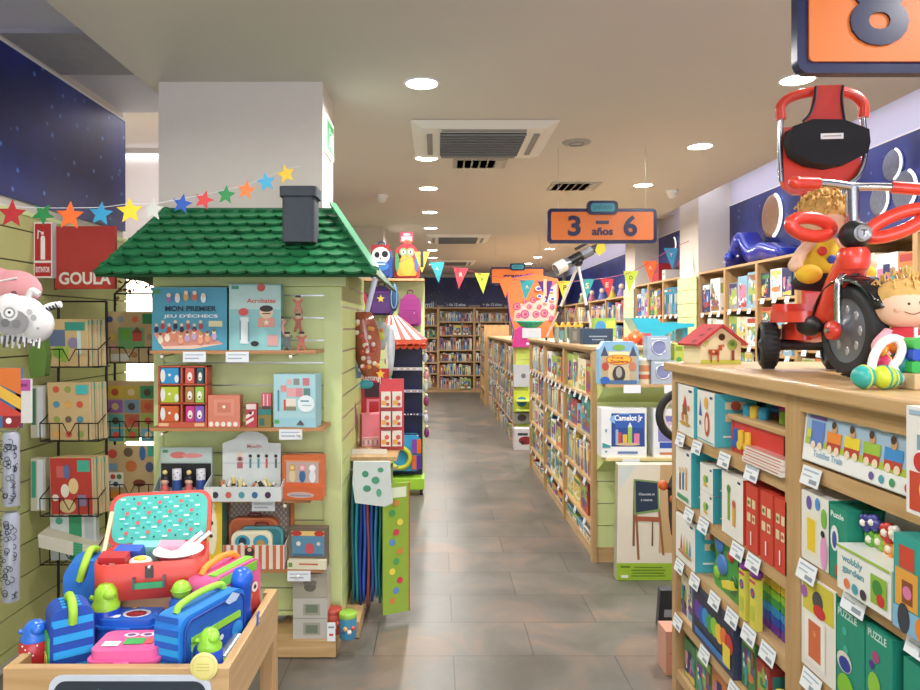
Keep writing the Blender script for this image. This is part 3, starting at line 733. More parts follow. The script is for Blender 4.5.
for b, U in enumerate(rwall3):
    for s, (z0, z1) in enumerate(((1.35,1.65),(1.68,2.02))):
        row(U, .05, 1.2, z0, .02, z1-z0, '', 'spine', seed=b*5+s+400, wr=(.07,.11), d=.2, shared=(f'upright book on the {["lower","upper"][s]} shelf, {ORD[4-b]} wall bay beyond farther column', f'books on the {["lower","upper"][s]} shelf, {ORD[4-b]} wall bay beyond farther column'), names=('storybook','book'))
# small items standing along the top of the far wall shelving
# ================================================================= far bookcases
for b, U in enumerate(farb):
    zz = [.09,.42,.75,1.03,1.38,1.71,2.02] if b else [.12,.46,.72,1.0,1.32,1.62,2.02]
    if b > 2: zz = zz[3:]
    for s in range(len(zz)-1):
        if b > 2 and s < 0: continue
        rown = len(zz)-2-s
        row(U, .04, .83, zz[s], .015, zz[s+1]-zz[s]-.03, '', 'spine', seed=b*17+s+500, wr=(.035,.075), hr=(.62,.93), d=.2, gap=.004,
            shared=(f'upright book in the {ORD[rown]} row from the top of the {ORD[b]} far bookcase', f'books in the {ORD[rown]} row of the {ORD[b]} far bookcase'), names=('book','book'),
            cols=['white','cream','brown','grey','red','navy blue','purple','orange','blue','light blue','green','cream','white','brown'])
for (b, x, z, w, c, lab) in ((1,.46,1.382,.19,'yellow','bright yellow picture book facing out in the second row of far bookcase'), (1,.66,1.382,.13,'orange','orange picture book facing out beside the yellow one on far bookcase'),
                             (2,.62,1.382,.30,'blue','wide blue picture book facing out in far bookcase beside the swirl banner'), (1,.66,.092,.26,'lime green','lime green picture book facing out in the bottom row of far bookcase')):
    pbox('picture_book', COVERS[(b*3) % 26], lab, 'book', w, .24, .03, c, farb[b], (x, -.022, z))
# ================================================================= near island, first bay (local x from the far end)
WT = '#eceae4'
def lab(s): return s
def nbox(U, x0, x1, z, h, d, col, art, label, side=None, sart=(), y=.0, yaw=0, lean=0, name='toy_box', cat='box', topc=None):
    return card(name, label, cat, x1-x0, h, d, col, art, U, ((x0+x1)/2, y, z+.0005), yaw, lean, side, sart, topc=topc)
U = near1; TQ = '#3fb2bd'; RDB = '#d0402f'
def toyart(cs, cx=.5):
    return [('r',.80,.90,.2,.05,'#1f3a78'), ('r',.03,.5,.03,.96,TQ)] + [('c',.35,.35,.09,cs[0]),('c',.6,.35,.09,cs[1]),('r',.48,.5,.26,.2,cs[2]),('p',[(.38,.58),(.62,.58),(.5,.8)],cs[3]),('c',.72,.55,.06,cs[0]),('e',.5,.22,.34,.04,cs[1])]
TS = (('r',.5,.78,.5,.14,'#e8d6a8'),('r',.5,.55,.5,.14,'#e8d6a8'),('c',.5,.78,.12,'#c85a3c'),('c',.5,.55,.12,'#5a8c3c'),('r',.5,.2,.6,.04,'#e9f3f4'))
# top shelf (z 1.19)
nbox(U, .05, .25, 1.19, .185, .12, WT, toyart(['#d9744a','#c49a3c','#8a5a38','#c8332f']), 'white and turquoise box with a wooden castle picture, farthest on the top shelf', TQ, TS, yaw=-.05)
nbox(U, .26, .44, 1.19, .18, .14, WT, [('r',.82,.9,.16,.05,'#1f3a78'),('p',[(.12,.5),(.3,.5),(.2,.85)],'#2a62b8'),('c',.21,.38,.08,'#e9e8e2'),('c',.2,.36,.05,'#23306e'),('c',.55,.78,.12,'#e4b04a'),('e',.6,.38,.14,.24,'#c8452f'),('e',.6,.38,.07,.15,'#e8d9c6'),('r',.5,.05,.9,.02,TQ)], 'white box picturing a blue gnome and red rocker, beside the castle box', '#54bcc8', TS, yaw=-.05)
for i, (x, cc) in enumerate(((.31,'#3fa7b6'), (.40,'#48aab8'), (.51,'#3c9fb0'))):
    card('toy_box', f'turquoise toy box standing at the back of the top shelf, {ORD[i]} from its far end', 'box', .085, .17, .1, cc, [('r',.6,.86,.5,.07,'#1f3a78'),('r',.55,.55,.4,.14,'#e8d6a8'),('r',.55,.30,.4,.14,'#e8d6a8'),('c',.55,.55,.1,'#c85a3c')], near1, (x+.1,.17,1.1905))
# hammer bench
t = thing('hammer_bench', 'red hammering bench toy with beech top and coloured pegs on the top shelf', 'toy', local(U, .665, .03, 1.1905), RZR+.0); t.scale = (1.22, 1.1, 1.05)
RD = P('#cf2f2a', .35)
for y in (0,.15): k = M(); k.box(-.13,.155,y,y+.012,0,.098,RD); k.build('side_panel', t)
for x in (-.14,.145): k = M(); k.box(x,x+.014,0,.162,0,.098,RD); k.build('end_panel', t)
k = M(); k.box(-.15,.168,-.008,.17,.098,.115,BEECH); k.build('bench_top', t, bevel=.003)
for (x,y,c) in ((-.10,.03,'#2a9fc8'),(-.06,.03,'#eac53a'),(-.02,.035,'#2a9fc8'),(-.08,.11,'#d94a8c'),(.06,.05,'#8fbf3a'),(.11,.05,'#3c9a4e')):
    k = M(); k.lathe([(.014,0),(.014,.03),(.011,.035),(0,.036)], P(c,.35), 12, (x,y,.115)); k.build('peg', t)
k = M(); k.tube([(-.09,.09,.135),(.02,.10,.14)], .011, P('#2470c0',.35), 8); k.build('mallet_handle', t)
k = M(); k.tube([(.0,.07,.145),(.045,.13,.15)], .02, P('#c03a86',.35), 10); k.build('mallet_head', t)
for (x,c) in ((-.10,'#2a62b8'),(-.03,'#eac53a'),(-.07,'#eac53a')): k = M(); k.tube([(x,-.012,.03),(x,.03,.03)], .014, P(c,.35), 10); k.tube([(x,-.004,.03),(x,-.004,.075)], .010, P(c,.35), 8); k.build('peg', t)
for i in range(3): card('flat_puzzle', f'flat white boxed puzzle lying under the hammer bench edge, {["lowest","middle","topmost"][i]} of three', 'puzzle', .24, .0145, .2, '#e6e0d6', [('r',.5,.5,.9,.2,'#c0564e')], U, (.79,-.012+.004*i,1.1905+.0155*i), topc='#c98c86')
# second shelf (z .925)
nbox(U, .045, .21, .925, .205, .14, WT, [('r',.8,.93,.16,.05,'#1f3a78')]+[('r',.3+.2*i,.38+.03*i,.10,.34,['#7a4a38','#2a62b8','#d9a23c'][i]) for i in range(3)]+[('c',.3+.2*i,.58+.03*i,.07,'#e3c8a0') for i in range(3)]+[('r',.5,.1,.7,.08,'#4a9a6a')], 'tall white box with three skittle figures, farthest on the second shelf', TQ, TS)
for i, z in enumerate((.925, 1.02)):
    nbox(U, .30, .415, z, .093, .12, WT, [('r',.84,.88,.14,.08,'#1f3a78'),('c',.4,.45,.14,'#9dbb3a'),('c',.55,.5,.10,'#4a9a4e'),('r',.45,.25,.3,.1,'#e0b040')], f'small white and teal box, {["lower","upper"][i]} of two stacked on the second shelf', '#2fa3ae', TS)
for i in range(4):
    nbox(U, [.49,.67,.765,.85][i], [.65,.745,.84,.918][i], .925, .20, .20, WT if i == 0 else RDB, ([('r',.82,.92,.14,.04,'#1f3a78'),('r',.35,.5,.12,.5,'#7aa83a'),('c',.35,.75,.09,'#4e8c3a'),('r',.6,.35,.14,.3,'#d9a23c'),('c',.6,.55,.08,'#c85a3c')] if i == 0 else [('r',.3,.72,.3,.13,'#e2cfa4'),('r',.72,.72,.28,.13,'#e2cfa4'),('r',.3,.5,.3,.13,'#e2cfa4'),('r',.72,.5,.28,.13,'#e2cfa4'),('c',.3,.72,.09,'#5a8c3c'),('c',.72,.5,.09,'#c85a3c'),('r',.5,.2,.1,.2,'#f0e6e0')]),
         ['white fronted box with red sides standing on the second shelf','red toy box with cream picture squares, next to the white fronted one','red toy box in the middle of the red row on second shelf','red toy box nearest the bay divider on the second shelf'][i], RDB, TS)
# third shelf (z .70)
nbox(U, .045, .25, .70, .17, .14, WT, [('r',.82,.9,.14,.05,'#1f3a78')]+[('p',[(.25+.15*i,.25),(.37+.15*i,.25),(.31+.15*i,.62)],['#c8452f','#e0a03a','#8cb43a','#5a9ac0'][i]) for i in range(4)]+[('e',.5,.2,.36,.05,'#b98858')], 'white and turquoise box with coloured cones, farthest on the third shelf', '#47b3c4', TS)
# rainbow stackers in film
def toy(name, label, cat, U, at, yaw=0):
    t = thing(name, label, cat, local(U, *at), U.rotation_euler.z+yaw); return t
t = toy('dinosaur_toy', 'green dragon shaped toy pack with blue and yellow details on third shelf', 'toy', U, (.46,.03,.7005)); t.scale = (1.15,1,1)
k = M(); pts = [(-.09,0),(.09,0),(.10,.07),(.07,.13),(.10,.165),(.05,.19),(-.01,.18),(-.05,.20),(-.10,.16),(-.08,.10),(-.11,.05)]
k.prism(pts, 0, .05, P('#3f9a3e', .4)); k.build('body', t, bevel=.006)
for (x,z,r,c) in ((-.05,.15,.028,'#4a7cc8'),(-.03,.09,.035,'#4a7cc8'),(.03,.14,.02,'#c8332f'),(-.07,.05,.02,'#8cc83a'),(.05,.06,.022,'#2b6b2f')): k = M(); k.ball((x,-.002,z), r, P(c,.4), sc=(1,.35,1)); k.build('spot', t)
k = M(); k.prism([(-.0,.05),(.06,.07),(.07,.045),(.01,.03)], -.02, 0, P('#e6cf3a',.4)); k.build('mouth', t)
for j, x in enumerate((.645,.72)):
    t = toy('skittle_pack', f'yellow card sleeve with blue oval badge, {["farther","nearer"][j]} of the pair on the third shelf', 'toy pack', U, (x,-.002,.7005))
    k = M(); k.box(-.02,.02,0,.02,0,.15,P('#dcd24a',.45)); k.art([('e',.5,.7,.35,.10,'#2a4fa8'),('e',.5,.7,.2,.05,'#c83c5c'),('r',.5,.3,.6,.3,'#b9c43a'),('r',.5,.93,.9,.06,'#c83c5c')], .04,.15,0,x0=-.02); k.build('card_sleeve', t)
    k = M(); k.lathe([(.0,.15),(.018,.155),(.018,.17),(0,.178)], P('#8a3aa0',.4), 12, (0,.012,0)); k.build('cap', t)
RB = ['#6a2f9a','#2a4fb8','#2a8fd0','#3c9a4e','#8cc83a','#eac53a','#e8792a','#c8332f']
for j in range(4):
    t = toy('rainbow_stacker', f'rainbow striped stacking toy wrapped in film, {ORD[j]} from the yellow card sleeves', 'toy', U, (.70+.061*j,.045,.7005))
    for q in range(8): k = M(); k.rprism(.056, .024, .008, .0, .11, P(RB[q],.3), 0, .013+.0255*q, capm=P(RB[q],.3)); k.build('stacking_block', t)
# fourth shelf (z .475)
card('rainbow_box', 'dark framed box with rainbow blocks picture leaning on the fourth shelf', 'box', .36, .19, .03, '#39405a', [('r',.5,.5,.9,.86,'#2a2f48')]+[('c',.15+.11*i,.55-.02*(i%2),.09,RB[i]) for i in range(8)]+[('r',.5,.15,.8,.12,'#3a7ac0'),('r',.87,.3,.16,.35,'#e9d23a')], U, (.40,.0,.4755))
t = toy('pet_pack', 'small clear pack of yellow chicks on the fourth shelf', 'toy', U, (.84,.0,.4755))
for (x,z) in ((-.03,.03),(.02,.03),(-.01,.075)): k = M(); k.ball((x,.03,z), .026, P('#f0cf3a',.5)); k.build('chick', t)
row(U, .59, .79, .475, .02, .2, 'of the mixed boxes on the fourth shelf', 'cover', seed=5, wr=(.07,.11), hr=(.6,.9), d=.1, end='far end', names=('toy_box','box'), cols=['green','blue','red','orange'])
row(U, .045, .20, .475, .02, .2, 'beside the rainbow picture box', 'cover', seed=6, wr=(.05,.07), hr=(.7,.9), d=.1, end='far end', names=('craft_box','box'), cols=['cream'])
# fifth (z .25) and bottom
row(U, .08, .91, .25, .02, .2, 'on the fifth shelf under the toy house', 'cover', seed=8, wr=(.10,.16), hr=(.7,.92), d=.12, end='far end', names=('toy_box','box'), cols=['green','navy blue','lime green','orange','blue'])
for j in range(0):
    pass
# ================================================================= near island, second bay
U = near2
# train box with a window
t = thing('train_box', 'long white box with a rainbow toy train picture under the worktop', 'box', local(U, .295, .0, 1.258), RZR); t.rotation_euler = (-.10, 0, RZR)
k = M(); w, h, d = .50, .150, .07
k.box(-w/2, w/2, .0, d, 0, h, P('#e6e8e6', .3)); k.build('carton', t, bevel=.002)
k = M(); x0 = -w/2
k.art([('r',.5,.62,.96,.66,'#9db9cf'),('p',[(.02,.30),(.98,.22),(.98,.33),(.02,.40)],'#a9c43a'),('r',.5,.13,.97,.22,'#eceeec')]+[('e',.3+.17*i,.82,.05,.045,'#dfe8ee') for i in range(4)], w, h, 0, x0=x0)
for i, c in enumerate(['#5d7fc4','#e8892a','#e9cf2a','#97bf3a','#3a8fd0','#c47ac0']):
    cx = .13+.145*i
    k.art([('r',cx,.37,.115,.16,'#b8402f'),('r',cx,.50,.12,.17 if i else .4,c),('c',cx-.03,.30,.02,'#e9d6b8'),('c',cx+.03,.30,.02,'#e9d6b8')]+([('c',cx,.64,.022,'#c79a6a'),('c',cx-.005,.70,.018,'#4a3426')] if i else [('r',cx,.76,.15,.05,'#6a4a9a'),('r',cx-.07,.48,.04,.14,'#c8d23a')]), w, h, -.001, x0=x0)
k.art([('t','Toddles Train',.235,.17,.25,'#8fb3cc'),('c',.58,.12,.018,'#6a5a9a'),('c',.65,.12,.018,'#4aa0b0'),('c',.72,.12,.018,'#3c9a5e'),('c',.82,.12,.02,'#c8452f')], w, h, -.002, x0=x0)
k.build('printed_front', t)
card('baby_box', 'white and red baby puzzle box leaning in front of the train box', 'box', .20, .20, .05, '#e6e4e0', [('T','BABY',.5,.68,.7,.14,'#7fa3b4'),('r',.5,.22,.9,.36,'#c8452f'),('c',.3,.25,.12,'#e8c23a'),('c',.65,.22,.12,'#8cb43a'),('c',.2,.5,.09,'#c8332f'),('r',.5,.95,.9,.04,'#9db9cf')], U, (.63,-.055,1.2505))
# second row (z 1.005)
GT = '#1f8f76'
def animal_art(a): return [('r',.28,.5,.34,.6,'#eceae2'),('r',.28,.55,.24,.42,'#e9c81f'),('c',.72,.8,.12,'#c8332f'),('e',.8,.45,.13,.18,'#d98abf'),('c',.62,.22,.13,'#5a9a3c'),('c',.12,.86,.08,'#7a8fd0')]
nbox(U, .045, .17, 1.005, .175, .11, '#e8e6de', [('r',.38,.40,.42,.6,'#e9e3c8'),('r',.38,.40,.30,.46,'#e8c81f'),('e',.3,.85,.10,.10,'#6a5aa8'),('e',.62,.88,.09,.09,'#4a8fd0'),('e',.85,.72,.10,.14,'#7ab83a'),('e',.85,.25,.12,.24,'#e39ac8'),('c',.82,.50,.07,'#26242a')], 'white puzzle box with a yellow cutout and pink animal, beside the bay divider', GT)
nbox(U, .175, .245, 1.005, .17, .11, GT, [('T','Puzzle',.45,.88,.75,.08,'#dff0ea'),('e',.3,.55,.24,.18,'#e9ecec'),('e',.3,.53,.14,.12,'#4a5aa8'),('r',.5,.12,.3,.14,'#c8452f'),('c',.85,.35,.1,'#e8c23a')], 'green puzzle box with a boat in a white oval on the second row', GT)
nbox(U, .26, .36, 1.005, .17, .11, GT, [('T','Puzzle',.5,.88,.7,.10,'#dff0ea'),('e',.5,.4,.2,.2,'#e8c23a')], 'green puzzle box partly hidden behind the garden toy box', GT, y=.13)
t = thing('garden_toy_box', 'open white box of coloured wooden flowers under the train box', 'box', local(U, .345, -.025, 1.0055), RZR)
k = M(); w = .19
k.add([(-w/2,0,0),(w/2,0,0),(w/2,0,.10),(-w/2,0,.10),(-w/2,.10,.10),(w/2,.10,.10),(w/2,.10,0),(-w/2,.10,0),(-w/2,.115,.2),(w/2,.115,.2)], [(0,1,2,3),(3,2,5,4),(4,5,9,8),(0,3,4,7),(1,6,5,2),(7,6,1,0)], P('#e7e9e3',.35))
k.art([('T','wobbly',.30,.72,.40,.2,'#6aa0ac'),('T','garden',.32,.50,.42,.2,'#6aa0ac'),('c',.2,.2,.06,'#e0784a'),('c',.36,.18,.06,'#4aa0b0'),('c',.52,.17,.06,'#3b3b44'),('r',.8,.45,.28,.6,'#8cb43a'),('c',.78,.5,.09,'#3f8a3e'),('c',.84,.28,.07,'#c8332f'),('r',.5,.97,.98,.05,'#9ac23a')], w, .10, 0, x0=-w/2)
k.build('carton', t)
t.scale = (1,1,1)
for (x,z,r,c) in ((-.09,.15,.02,'#3b3f8a'),(-.05,.16,.018,'#4a4fa0'),(-.08,.115,.022,'#5fa83a'),(-.04,.12,.02,'#8cc23a'),(.0,.15,.022,'#c8332f'),(.03,.155,.018,'#e9e4dc'),(.0,.115,.022,'#e8942a'),(.04,.12,.022,'#e8c02a'),(.08,.14,.022,'#8a9a3a'),(.09,.11,.02,'#b83a5a'),(-.02,.095,.02,'#d0488a'),(.06,.098,.02,'#c8332f'),(-.07,.095,.02,'#d878a8')):
    k = M()
    for a in range(5): k.ball((x*.85+.6*r*math.cos(a*1.257),.055-.25*(z-.15),z+.6*r*math.sin(a*1.257)), r*.5, P(c,.35), 10, 6)
    k.ball((x*.85,.048-.25*(z-.15),z), r*.42, P('#f0e8d8',.35), 8, 6); k.build('wooden_flower', t)
nbox(U, .455, .585, 1.005, .185, .10, '#2c9f94', [('r',.3,.78,.34,.24,'#c8452f'),('r',.3,.45,.5,.4,'#e0a03a'),('r',.32,.42,.24,.24,'#8a4a2a'),('c',.32,.42,.1,'#d878a8'),('r',.5,.12,1,.24,'#7fb6d8'),('e',.25,.14,.14,.16,'#3b3f4a'),('e',.7,.12,.2,.14,'#e8842a'),('e',.85,.5,.16,.2,'#b88ad0')], 'bright boxed animal tower toy at the near end of second row', '#2c9f94', y=-.03)
# third row (z .735)
nbox(U, .045, .20, .735, .235, .12, '#e8e3da', [('r',.5,.80,.9,.36,'#cfc23a'),('c',.5,.78,.16,'#4a4a4e'),('e',.55,.68,.18,.07,'#c8332f'),('c',.1,.8,.1,'#a05ab0'),('r',.42,.34,.6,.5,'#efece6'),('r',.42,.34,.36,.40,'#cf6a3f'),('c',.42,.42,.05,'#e38a5a')], 'white puzzle box with orange cutout and ladybird on third row of second bay', GT)
nbox(U, .205, .31, .735, .215, .12, GT, [('T','PUZZLE',.4,.93,.7,.08,'#bfe0d6'),('c',.3,.75,.09,'#3fae94'),('c',.35,.56,.09,'#3fae94'),('e',.3,.42,.28,.11,'#d8d4c8'),('e',.32,.40,.22,.08,'#2a3f9a'),('e',.35,.15,.3,.15,'#7fbf2a'),('r',.8,.06,.3,.1,'#c8332f')], 'green puzzle box with blue ship and lime tree on the third row', GT)
nbox(U, .315, .405, .735, .215, .12, GT, [('T','PUZZLE',.45,.93,.7,.08,'#bfe0d6'),('c',.4,.72,.14,'#a8447a'),('c',.25,.62,.1,'#5a2f8a'),('e',.35,.42,.24,.14,'#8cc23a'),('r',.3,.22,.5,.13,'#e6e2d8'),('c',.3,.22,.1,'#c8332f'),('e',.75,.28,.18,.12,'#8d9196'),('e',.4,.06,.3,.09,'#c83c2a')], 'green puzzle box with purple flowers and red car on third row', GT)
nbox(U, .44, .55, .735, .20, .12, GT, [('c',.3,.6,.12,'#a8447a'),('r',.3,.35,.5,.16,'#e6e2d8'),('c',.3,.35,.1,'#c8332f'),('e',.4,.12,.3,.12,'#c83c2a')], 'green puzzle box nearest the viewer on the third row', '#176f5c')
row(U, .045, .84, .50, .02, .20, 'on the fourth row of the near second bay', 'cover', seed=31, wr=(.12,.18), hr=(.75,.95), d=.12, end='bay divider', names=('puzzle_box','box'), cols=['green','turquoise','white','red'])
row(U, .62, .84, 1.005, .02, .2, 'beyond the animal tower box', 'cover', seed=33, wr=(.06,.08), hr=(.75,.9), d=.1, end='divider', names=('puzzle_box','box'), cols=['green','turquoise'])
# ================================================================= end panel of the middle island
EX, EY = MX, 4.765-.28
def ep(px): return X_(px, 4.5)
t = thing('castle_game_box', 'blue castle shaped game box with yellow title on the end panel shelf', 'box', (X_(618,4.52), 4.50, 1.2255))
k = M(); w, h = .255, .275
out = [(-w/2,0),(w/2,0),(w/2,h*.82),(w/2-.035,h),(-w/2+.035,h),(-w/2,h*.82)]
k.prism(out, 0, .09, P('#86b6d8',.35)); k.build('carton', t)
k = M(); k.art([('r',.5,.40,.88,.74,'#cfc09a'),('r',.14,.36,.18,.6,'#b9a888'),('r',.86,.36,.18,.6,'#b9a888'),('p',[(.04,.66),(.24,.66),(.14,.9)],'#45506e'),('p',[(.76,.66),(.96,.66),(.86,.9)],'#45506e'),('e',.5,.86,.16,.07,'#7ab04a'),
       ('r',.5,.72,.5,.08,'#efe6b0'),('e',.5,.575,.33,.12,'#c8502a'),('e',.5,.575,.30,.105,'#f0b52c'),('T','Kung',.47,.62,.28,.07,'#b8401e'),('T','Zaubern',.5,.535,.46,.075,'#a8381e'),('e',.16,.42,.09,.1,'#b84a3a'),('e',.84,.42,.09,.1,'#c87a5a'),('e',.5,.24,.16,.2,'#3f3b36'),('e',.5,.28,.08,.13,'#a8a49a'),('r',.5,.05,.9,.09,'#4a6f9a'),('e',.15,.1,.12,.08,'#2a62b8')], w, h, 0, x0=-w/2); k.build('printed_front', t)
t = thing('card_tube', 'cream round tin with red printed bands beside the castle box', 'tin', (X_(644.5,4.55), 4.58, 1.2255))
k = M(); k.lathe([(.048,0),(.048,.155)], P('#dccfae',.4), 24); k.build('tube_body', t)
k = M(); k.lathe([(.0485,.03),(.0485,.06)], P('#c86a42',.4), 24, cap=False); k.lathe([(.0485,.08),(.0485,.12)], P('#cf8a5a',.4), 24, cap=False); k.build('printed_band', t)
k = M(); k.lathe([(.050,.15),(.050,.165),(.046,.168),(0,.168)], P('#e9e6da',.4), 24); k.build('lid', t)
for i, (px, z, nm) in enumerate(((663, 1.2255, 'lower'), (659, 1.382, 'upper'))):
    Y = 4.52; t = thing('silver_game_box', f'pale silver box with a round window, {nm} of two stacked beside the tin', 'box', (X_(px,Y), Y, z))
    k = M(); k.box(-.075,.075,0,.1,0,.152,P('#aebccb',.25,metal=.3)); k.build('carton', t)
    k = M(); k.lathe([(0,.0),(.042,.0)], P('#7f86b0',.2), 24, (0,-.0012,.078), axis='y', cap=False); k.torus((0,-.002,.078), .045, .004, P('#d8dee6',.2,metal=.6), 'y'); k.art([('r',.5,.9,.7,.05,'#dfe6ec')],.15,.152,0,x0=-.075); k.build('round_window', t)
for i, px in enumerate((676, 686, 698)):
    nm = ['nearest the silver boxes','in the middle','farthest along'][i]
    card('lime_game_box', f'lime green upright game box on the end panel, {nm}', 'box', .06, .26, .16, '#b6c24a', [('c',.5,.6,.3,'#4f9a4a'),('r',.5,.2,.6,.2,'#e8e2b0'),('r',.5,.88,.7,.1,'#7a9a2a')], None, (X_(px,4.54)+.02, 4.54, 1.2255))
# lower shelf: castle building game
def camelot(x, label, y=4.5, z=.7555, w=.29, h=.315, col='#e3e6e8', only=False):
    a = [('r',.59,.56,.74,.68,'#274a92'),('e',.50,.78,.32,.12,'#7fb6e8'),('p',[(.30,.88),(.95,.88),(.95,.60),(.30,.60)],'#2f5cae'),('T','Camelot Jr',.60,.79,.62,.15,'#f2f6fa'),
         ('r',.40,.40,.08,.22,'#c8452f'),('r',.52,.38,.10,.18,'#e0b23a'),('r',.63,.46,.09,.34,'#9dbf4a'),('p',[(.58,.62),(.68,.62),(.63,.72)],'#dfe6ea'),('r',.78,.38,.12,.22,'#d97a9a'),('r',.34,.42,.06,.30,'#8fb0d0'),('e',.58,.27,.28,.03,'#c8b08a'),
         ('p',[(.02,.2),(.2,.2),(.2,.24),(.02,.30)],'#2f9a9a'),('r',.58,.10,.44,.05,'#5f7fb0'),('r',.1,.55,.03,.06,'#3a8a9a'),('r',.1,.12,.05,.03,'#3a8a9a')]
    return card('castle_puzzle_box', label, 'box', w, h, .12, col, a, None, (x, y, z), side='#d5dadd')
camelot(X_(624,4.5), 'white game box with blue castle picture on the lower end panel shelf')
card('castle_puzzle_box', 'white game box with lilac picture behind the black wheel', 'box', .2, .31, .12, '#e0e3e8', [('r',.5,.6,.7,.55,'#7a7ab8'),('r',.55,.25,.7,.12,'#2a50a8'),('e',.5,.6,.2,.15,'#c8b0d0'),('r',.5,.08,.6,.05,'#c87a4a')], None, (X_(669,4.5), 4.5, .7555))
card('easel_carton', 'tall carton picturing a chalkboard easel, lime band at its foot', 'box', .36, .735, .07, '#e2dcc8',
     [('r',.5,.075,1,.15,'#9cc22c'),('p',[(.02,.78),(.3,.99),(.02,.99)],'#cfd8d4'),('r',.86,.62,.26,.76,'#c8a878'),('p',[(.27,.30),(.31,.30),(.30,.86),(.27,.86)],'#8a5a3a'),('p',[(.36,.18),(.40,.18),(.34,.62),(.30,.62)],'#9a6a42'),('p',[(.60,.30),(.63,.30),(.62,.55),(.60,.55)],'#7a5238'),('p',[(.79,.22),(.83,.22),(.74,.62),(.70,.62)],'#9a6a42'),
      ('p',[(.29,.57),(.73,.60),(.70,.86),(.27,.88)],'#7a9a5a'),('p',[(.32,.59),(.70,.62),(.68,.845),(.30,.865)],'#26384e'),('p',[(.30,.52),(.74,.51),(.74,.55),(.30,.56)],'#a85a3a'),('t','Chocolat et',.5,.75,.28,'#c8d0d8'),('t','à cinéma',.5,.70,.2,'#c8d0d8'),
      ('r',.55,.04,.6,.008,'#5f7f1c'),('r',.55,.065,.55,.008,'#5f7f1c'),('r',.55,.09,.6,.008,'#5f7f1c'),('r',.55,.115,.5,.008,'#5f7f1c'),('r',.14,.035,.12,.025,'#e9eee0'),('r',.15,.12,.16,.016,'#5f7f1c')],
     None, (X_(645,4.4), 4.40, .002), lean=-.06, side='#a8a48a')
# ================================================================= things on the toy-house display
SYF = SY + .008
def hb(name, label, cat, px0, px1, z, hpx, d, col, art, side=None, sart=(), Y=SYF+.01, **kw):
    w = (px1-px0)/F*Y
    return card(name, label, cat, w, hpx/F*Y, d, col, art, None, ((X_(px0,Y)+X_(px1,Y))/2, Y, z+.0005), side=side, sart=sart, **kw)
z1, z2, z3, z4 = 1.483, 1.112, .770, .435
ppl = []
rg = random.Random(3)
for i in range(8): x = .06+.085*i; ppl += [('e', x, .33+.05*(i%2), .03, .05, rg.choice(['#2a2c4a','#3a2a4a','#b8403a'])), ('c', x, .40+.05*(i%2), .022, '#ecc9a6')]
for i in range(9): x = .12+.09*i; ppl += [('e', x, .16+.03*(i%3), .035, .06, rg.choice(['#e9dcc0','#e8a07a','#d88a6a','#b8a0c0'])), ('c', x, .23+.03*(i%3), .024, '#f0d4b4'), ('c', x, .255+.03*(i%3), .02, rg.choice(['#c8a03a','#a8503a','#8a5a3a']))]
hb('chess_game_box', 'large blue chess game box with painted figures on the highest house shelf', 'box', 152, 227, z1, 63, .06, '#4b9db8',
   [('r',.06,.93,.10,.07,'#4a9a5e'),('p',[(.02,.27),(.95,.10),(.55,.02),(.15,.02)],'#e7c6b4'),('p',[(.02,.27),(.60,.34),(.95,.10),(.15,.06)],'#d9917c')]+ppl+
   [('T','MON PREMIER',.53,.66,.68,.085,'#233a52'),('T',"JEU D'ÉCHECS",.53,.54,.72,.075,'#e4eef2'),('r',.86,.42,.18,.09,'#dcd6a8')]+
   [('e',.24+.115*i,.82+.03*(i in(2,3)),.035,.07,['#8a6fa8','#e0dcd6','#d8a85a','#cf6a4a','#e6e6ee'][i]) for i in range(5)]+[('c',.24+.115*i,.87+.04*(i in(2,3)),.028,'#f0d4bc') for i in range(5)], side='#2f6f80')
hb('acrobats_game_box', 'pale turquoise acrobat game box beside the chess game box', 'box', 229, 281, z1, 66, .06, '#8cc6c6',
   [('r',.5,.80,.98,.36,'#b8d8d2'),('r',.12,.95,.14,.05,'#4a9a7e'),('T','Acrobates',.62,.75,.55,.07,'#c8604a'),('c',.62,.95,.08,'#c85a52'),('e',.28,.58,.10,.06,'#d9504e'),('r',.72,.42,.32,.14,'#e29a86'),('c',.72,.58,.13,'#eac9a4'),('e',.72,.63,.13,.05,'#2a2220'),('r',.72,.555,.16,.015,'#2a2220'),
    ('s',.72,.42,.07,'#efe0c8'),('r',.3,.3,.16,.4,'#dfeae8'),('r',.22,.3,.03,.3,'#7a9aa8'),('r',.38,.28,.03,.3,'#7a9aa8'),('e',.5,.1,.08,.04,'#2a2220'),('r',.85,.15,.2,.16,'#d8a09a')], side='#56a0a0')
# acrobat figures: interlocking wooden people
def acro(x, z, yaw, col, idx, Y=SYF+.02):
    t = thing('acrobat_figure', ['striped wooden acrobat standing at the bottom, nearest the acrobat game box','grey wooden acrobat at the bottom of the pile beside the hook','red capped wooden acrobat crouching at the bottom shelf edge','pink wooden acrobat balancing in the middle of the pile','wooden acrobat with dark moustache in the middle of pile','topmost wooden acrobat raising both arms'][idx], 'toy figure', (x, Y, z), 0)
    k = M(); m = P(col, .5)
    k.prism([(-.022,.0),(-.012,0),(-.002,.022),(.002,.022),(.012,0),(.022,0),(.012,.036),(.012,.05),(.026,.066),(.022,.072),(.008,.062),(-.008,.062),(-.022,.072),(-.026,.066),(-.012,.05),(-.012,.036)], 0, .014, m); k.build('body', t)
    k = M(); k.lathe([(.0,.0),(.0125,.0),(.0125,.012),(0,.012)], P('#ecc9a6',.5), 14, (0,.013,.076), axis='y'); k.prism([(-.013,.078),(.013,.078),(.011,.089),(-.011,.089)], -.001, .014, P('#3a2622',.5)); k.build('head', t)
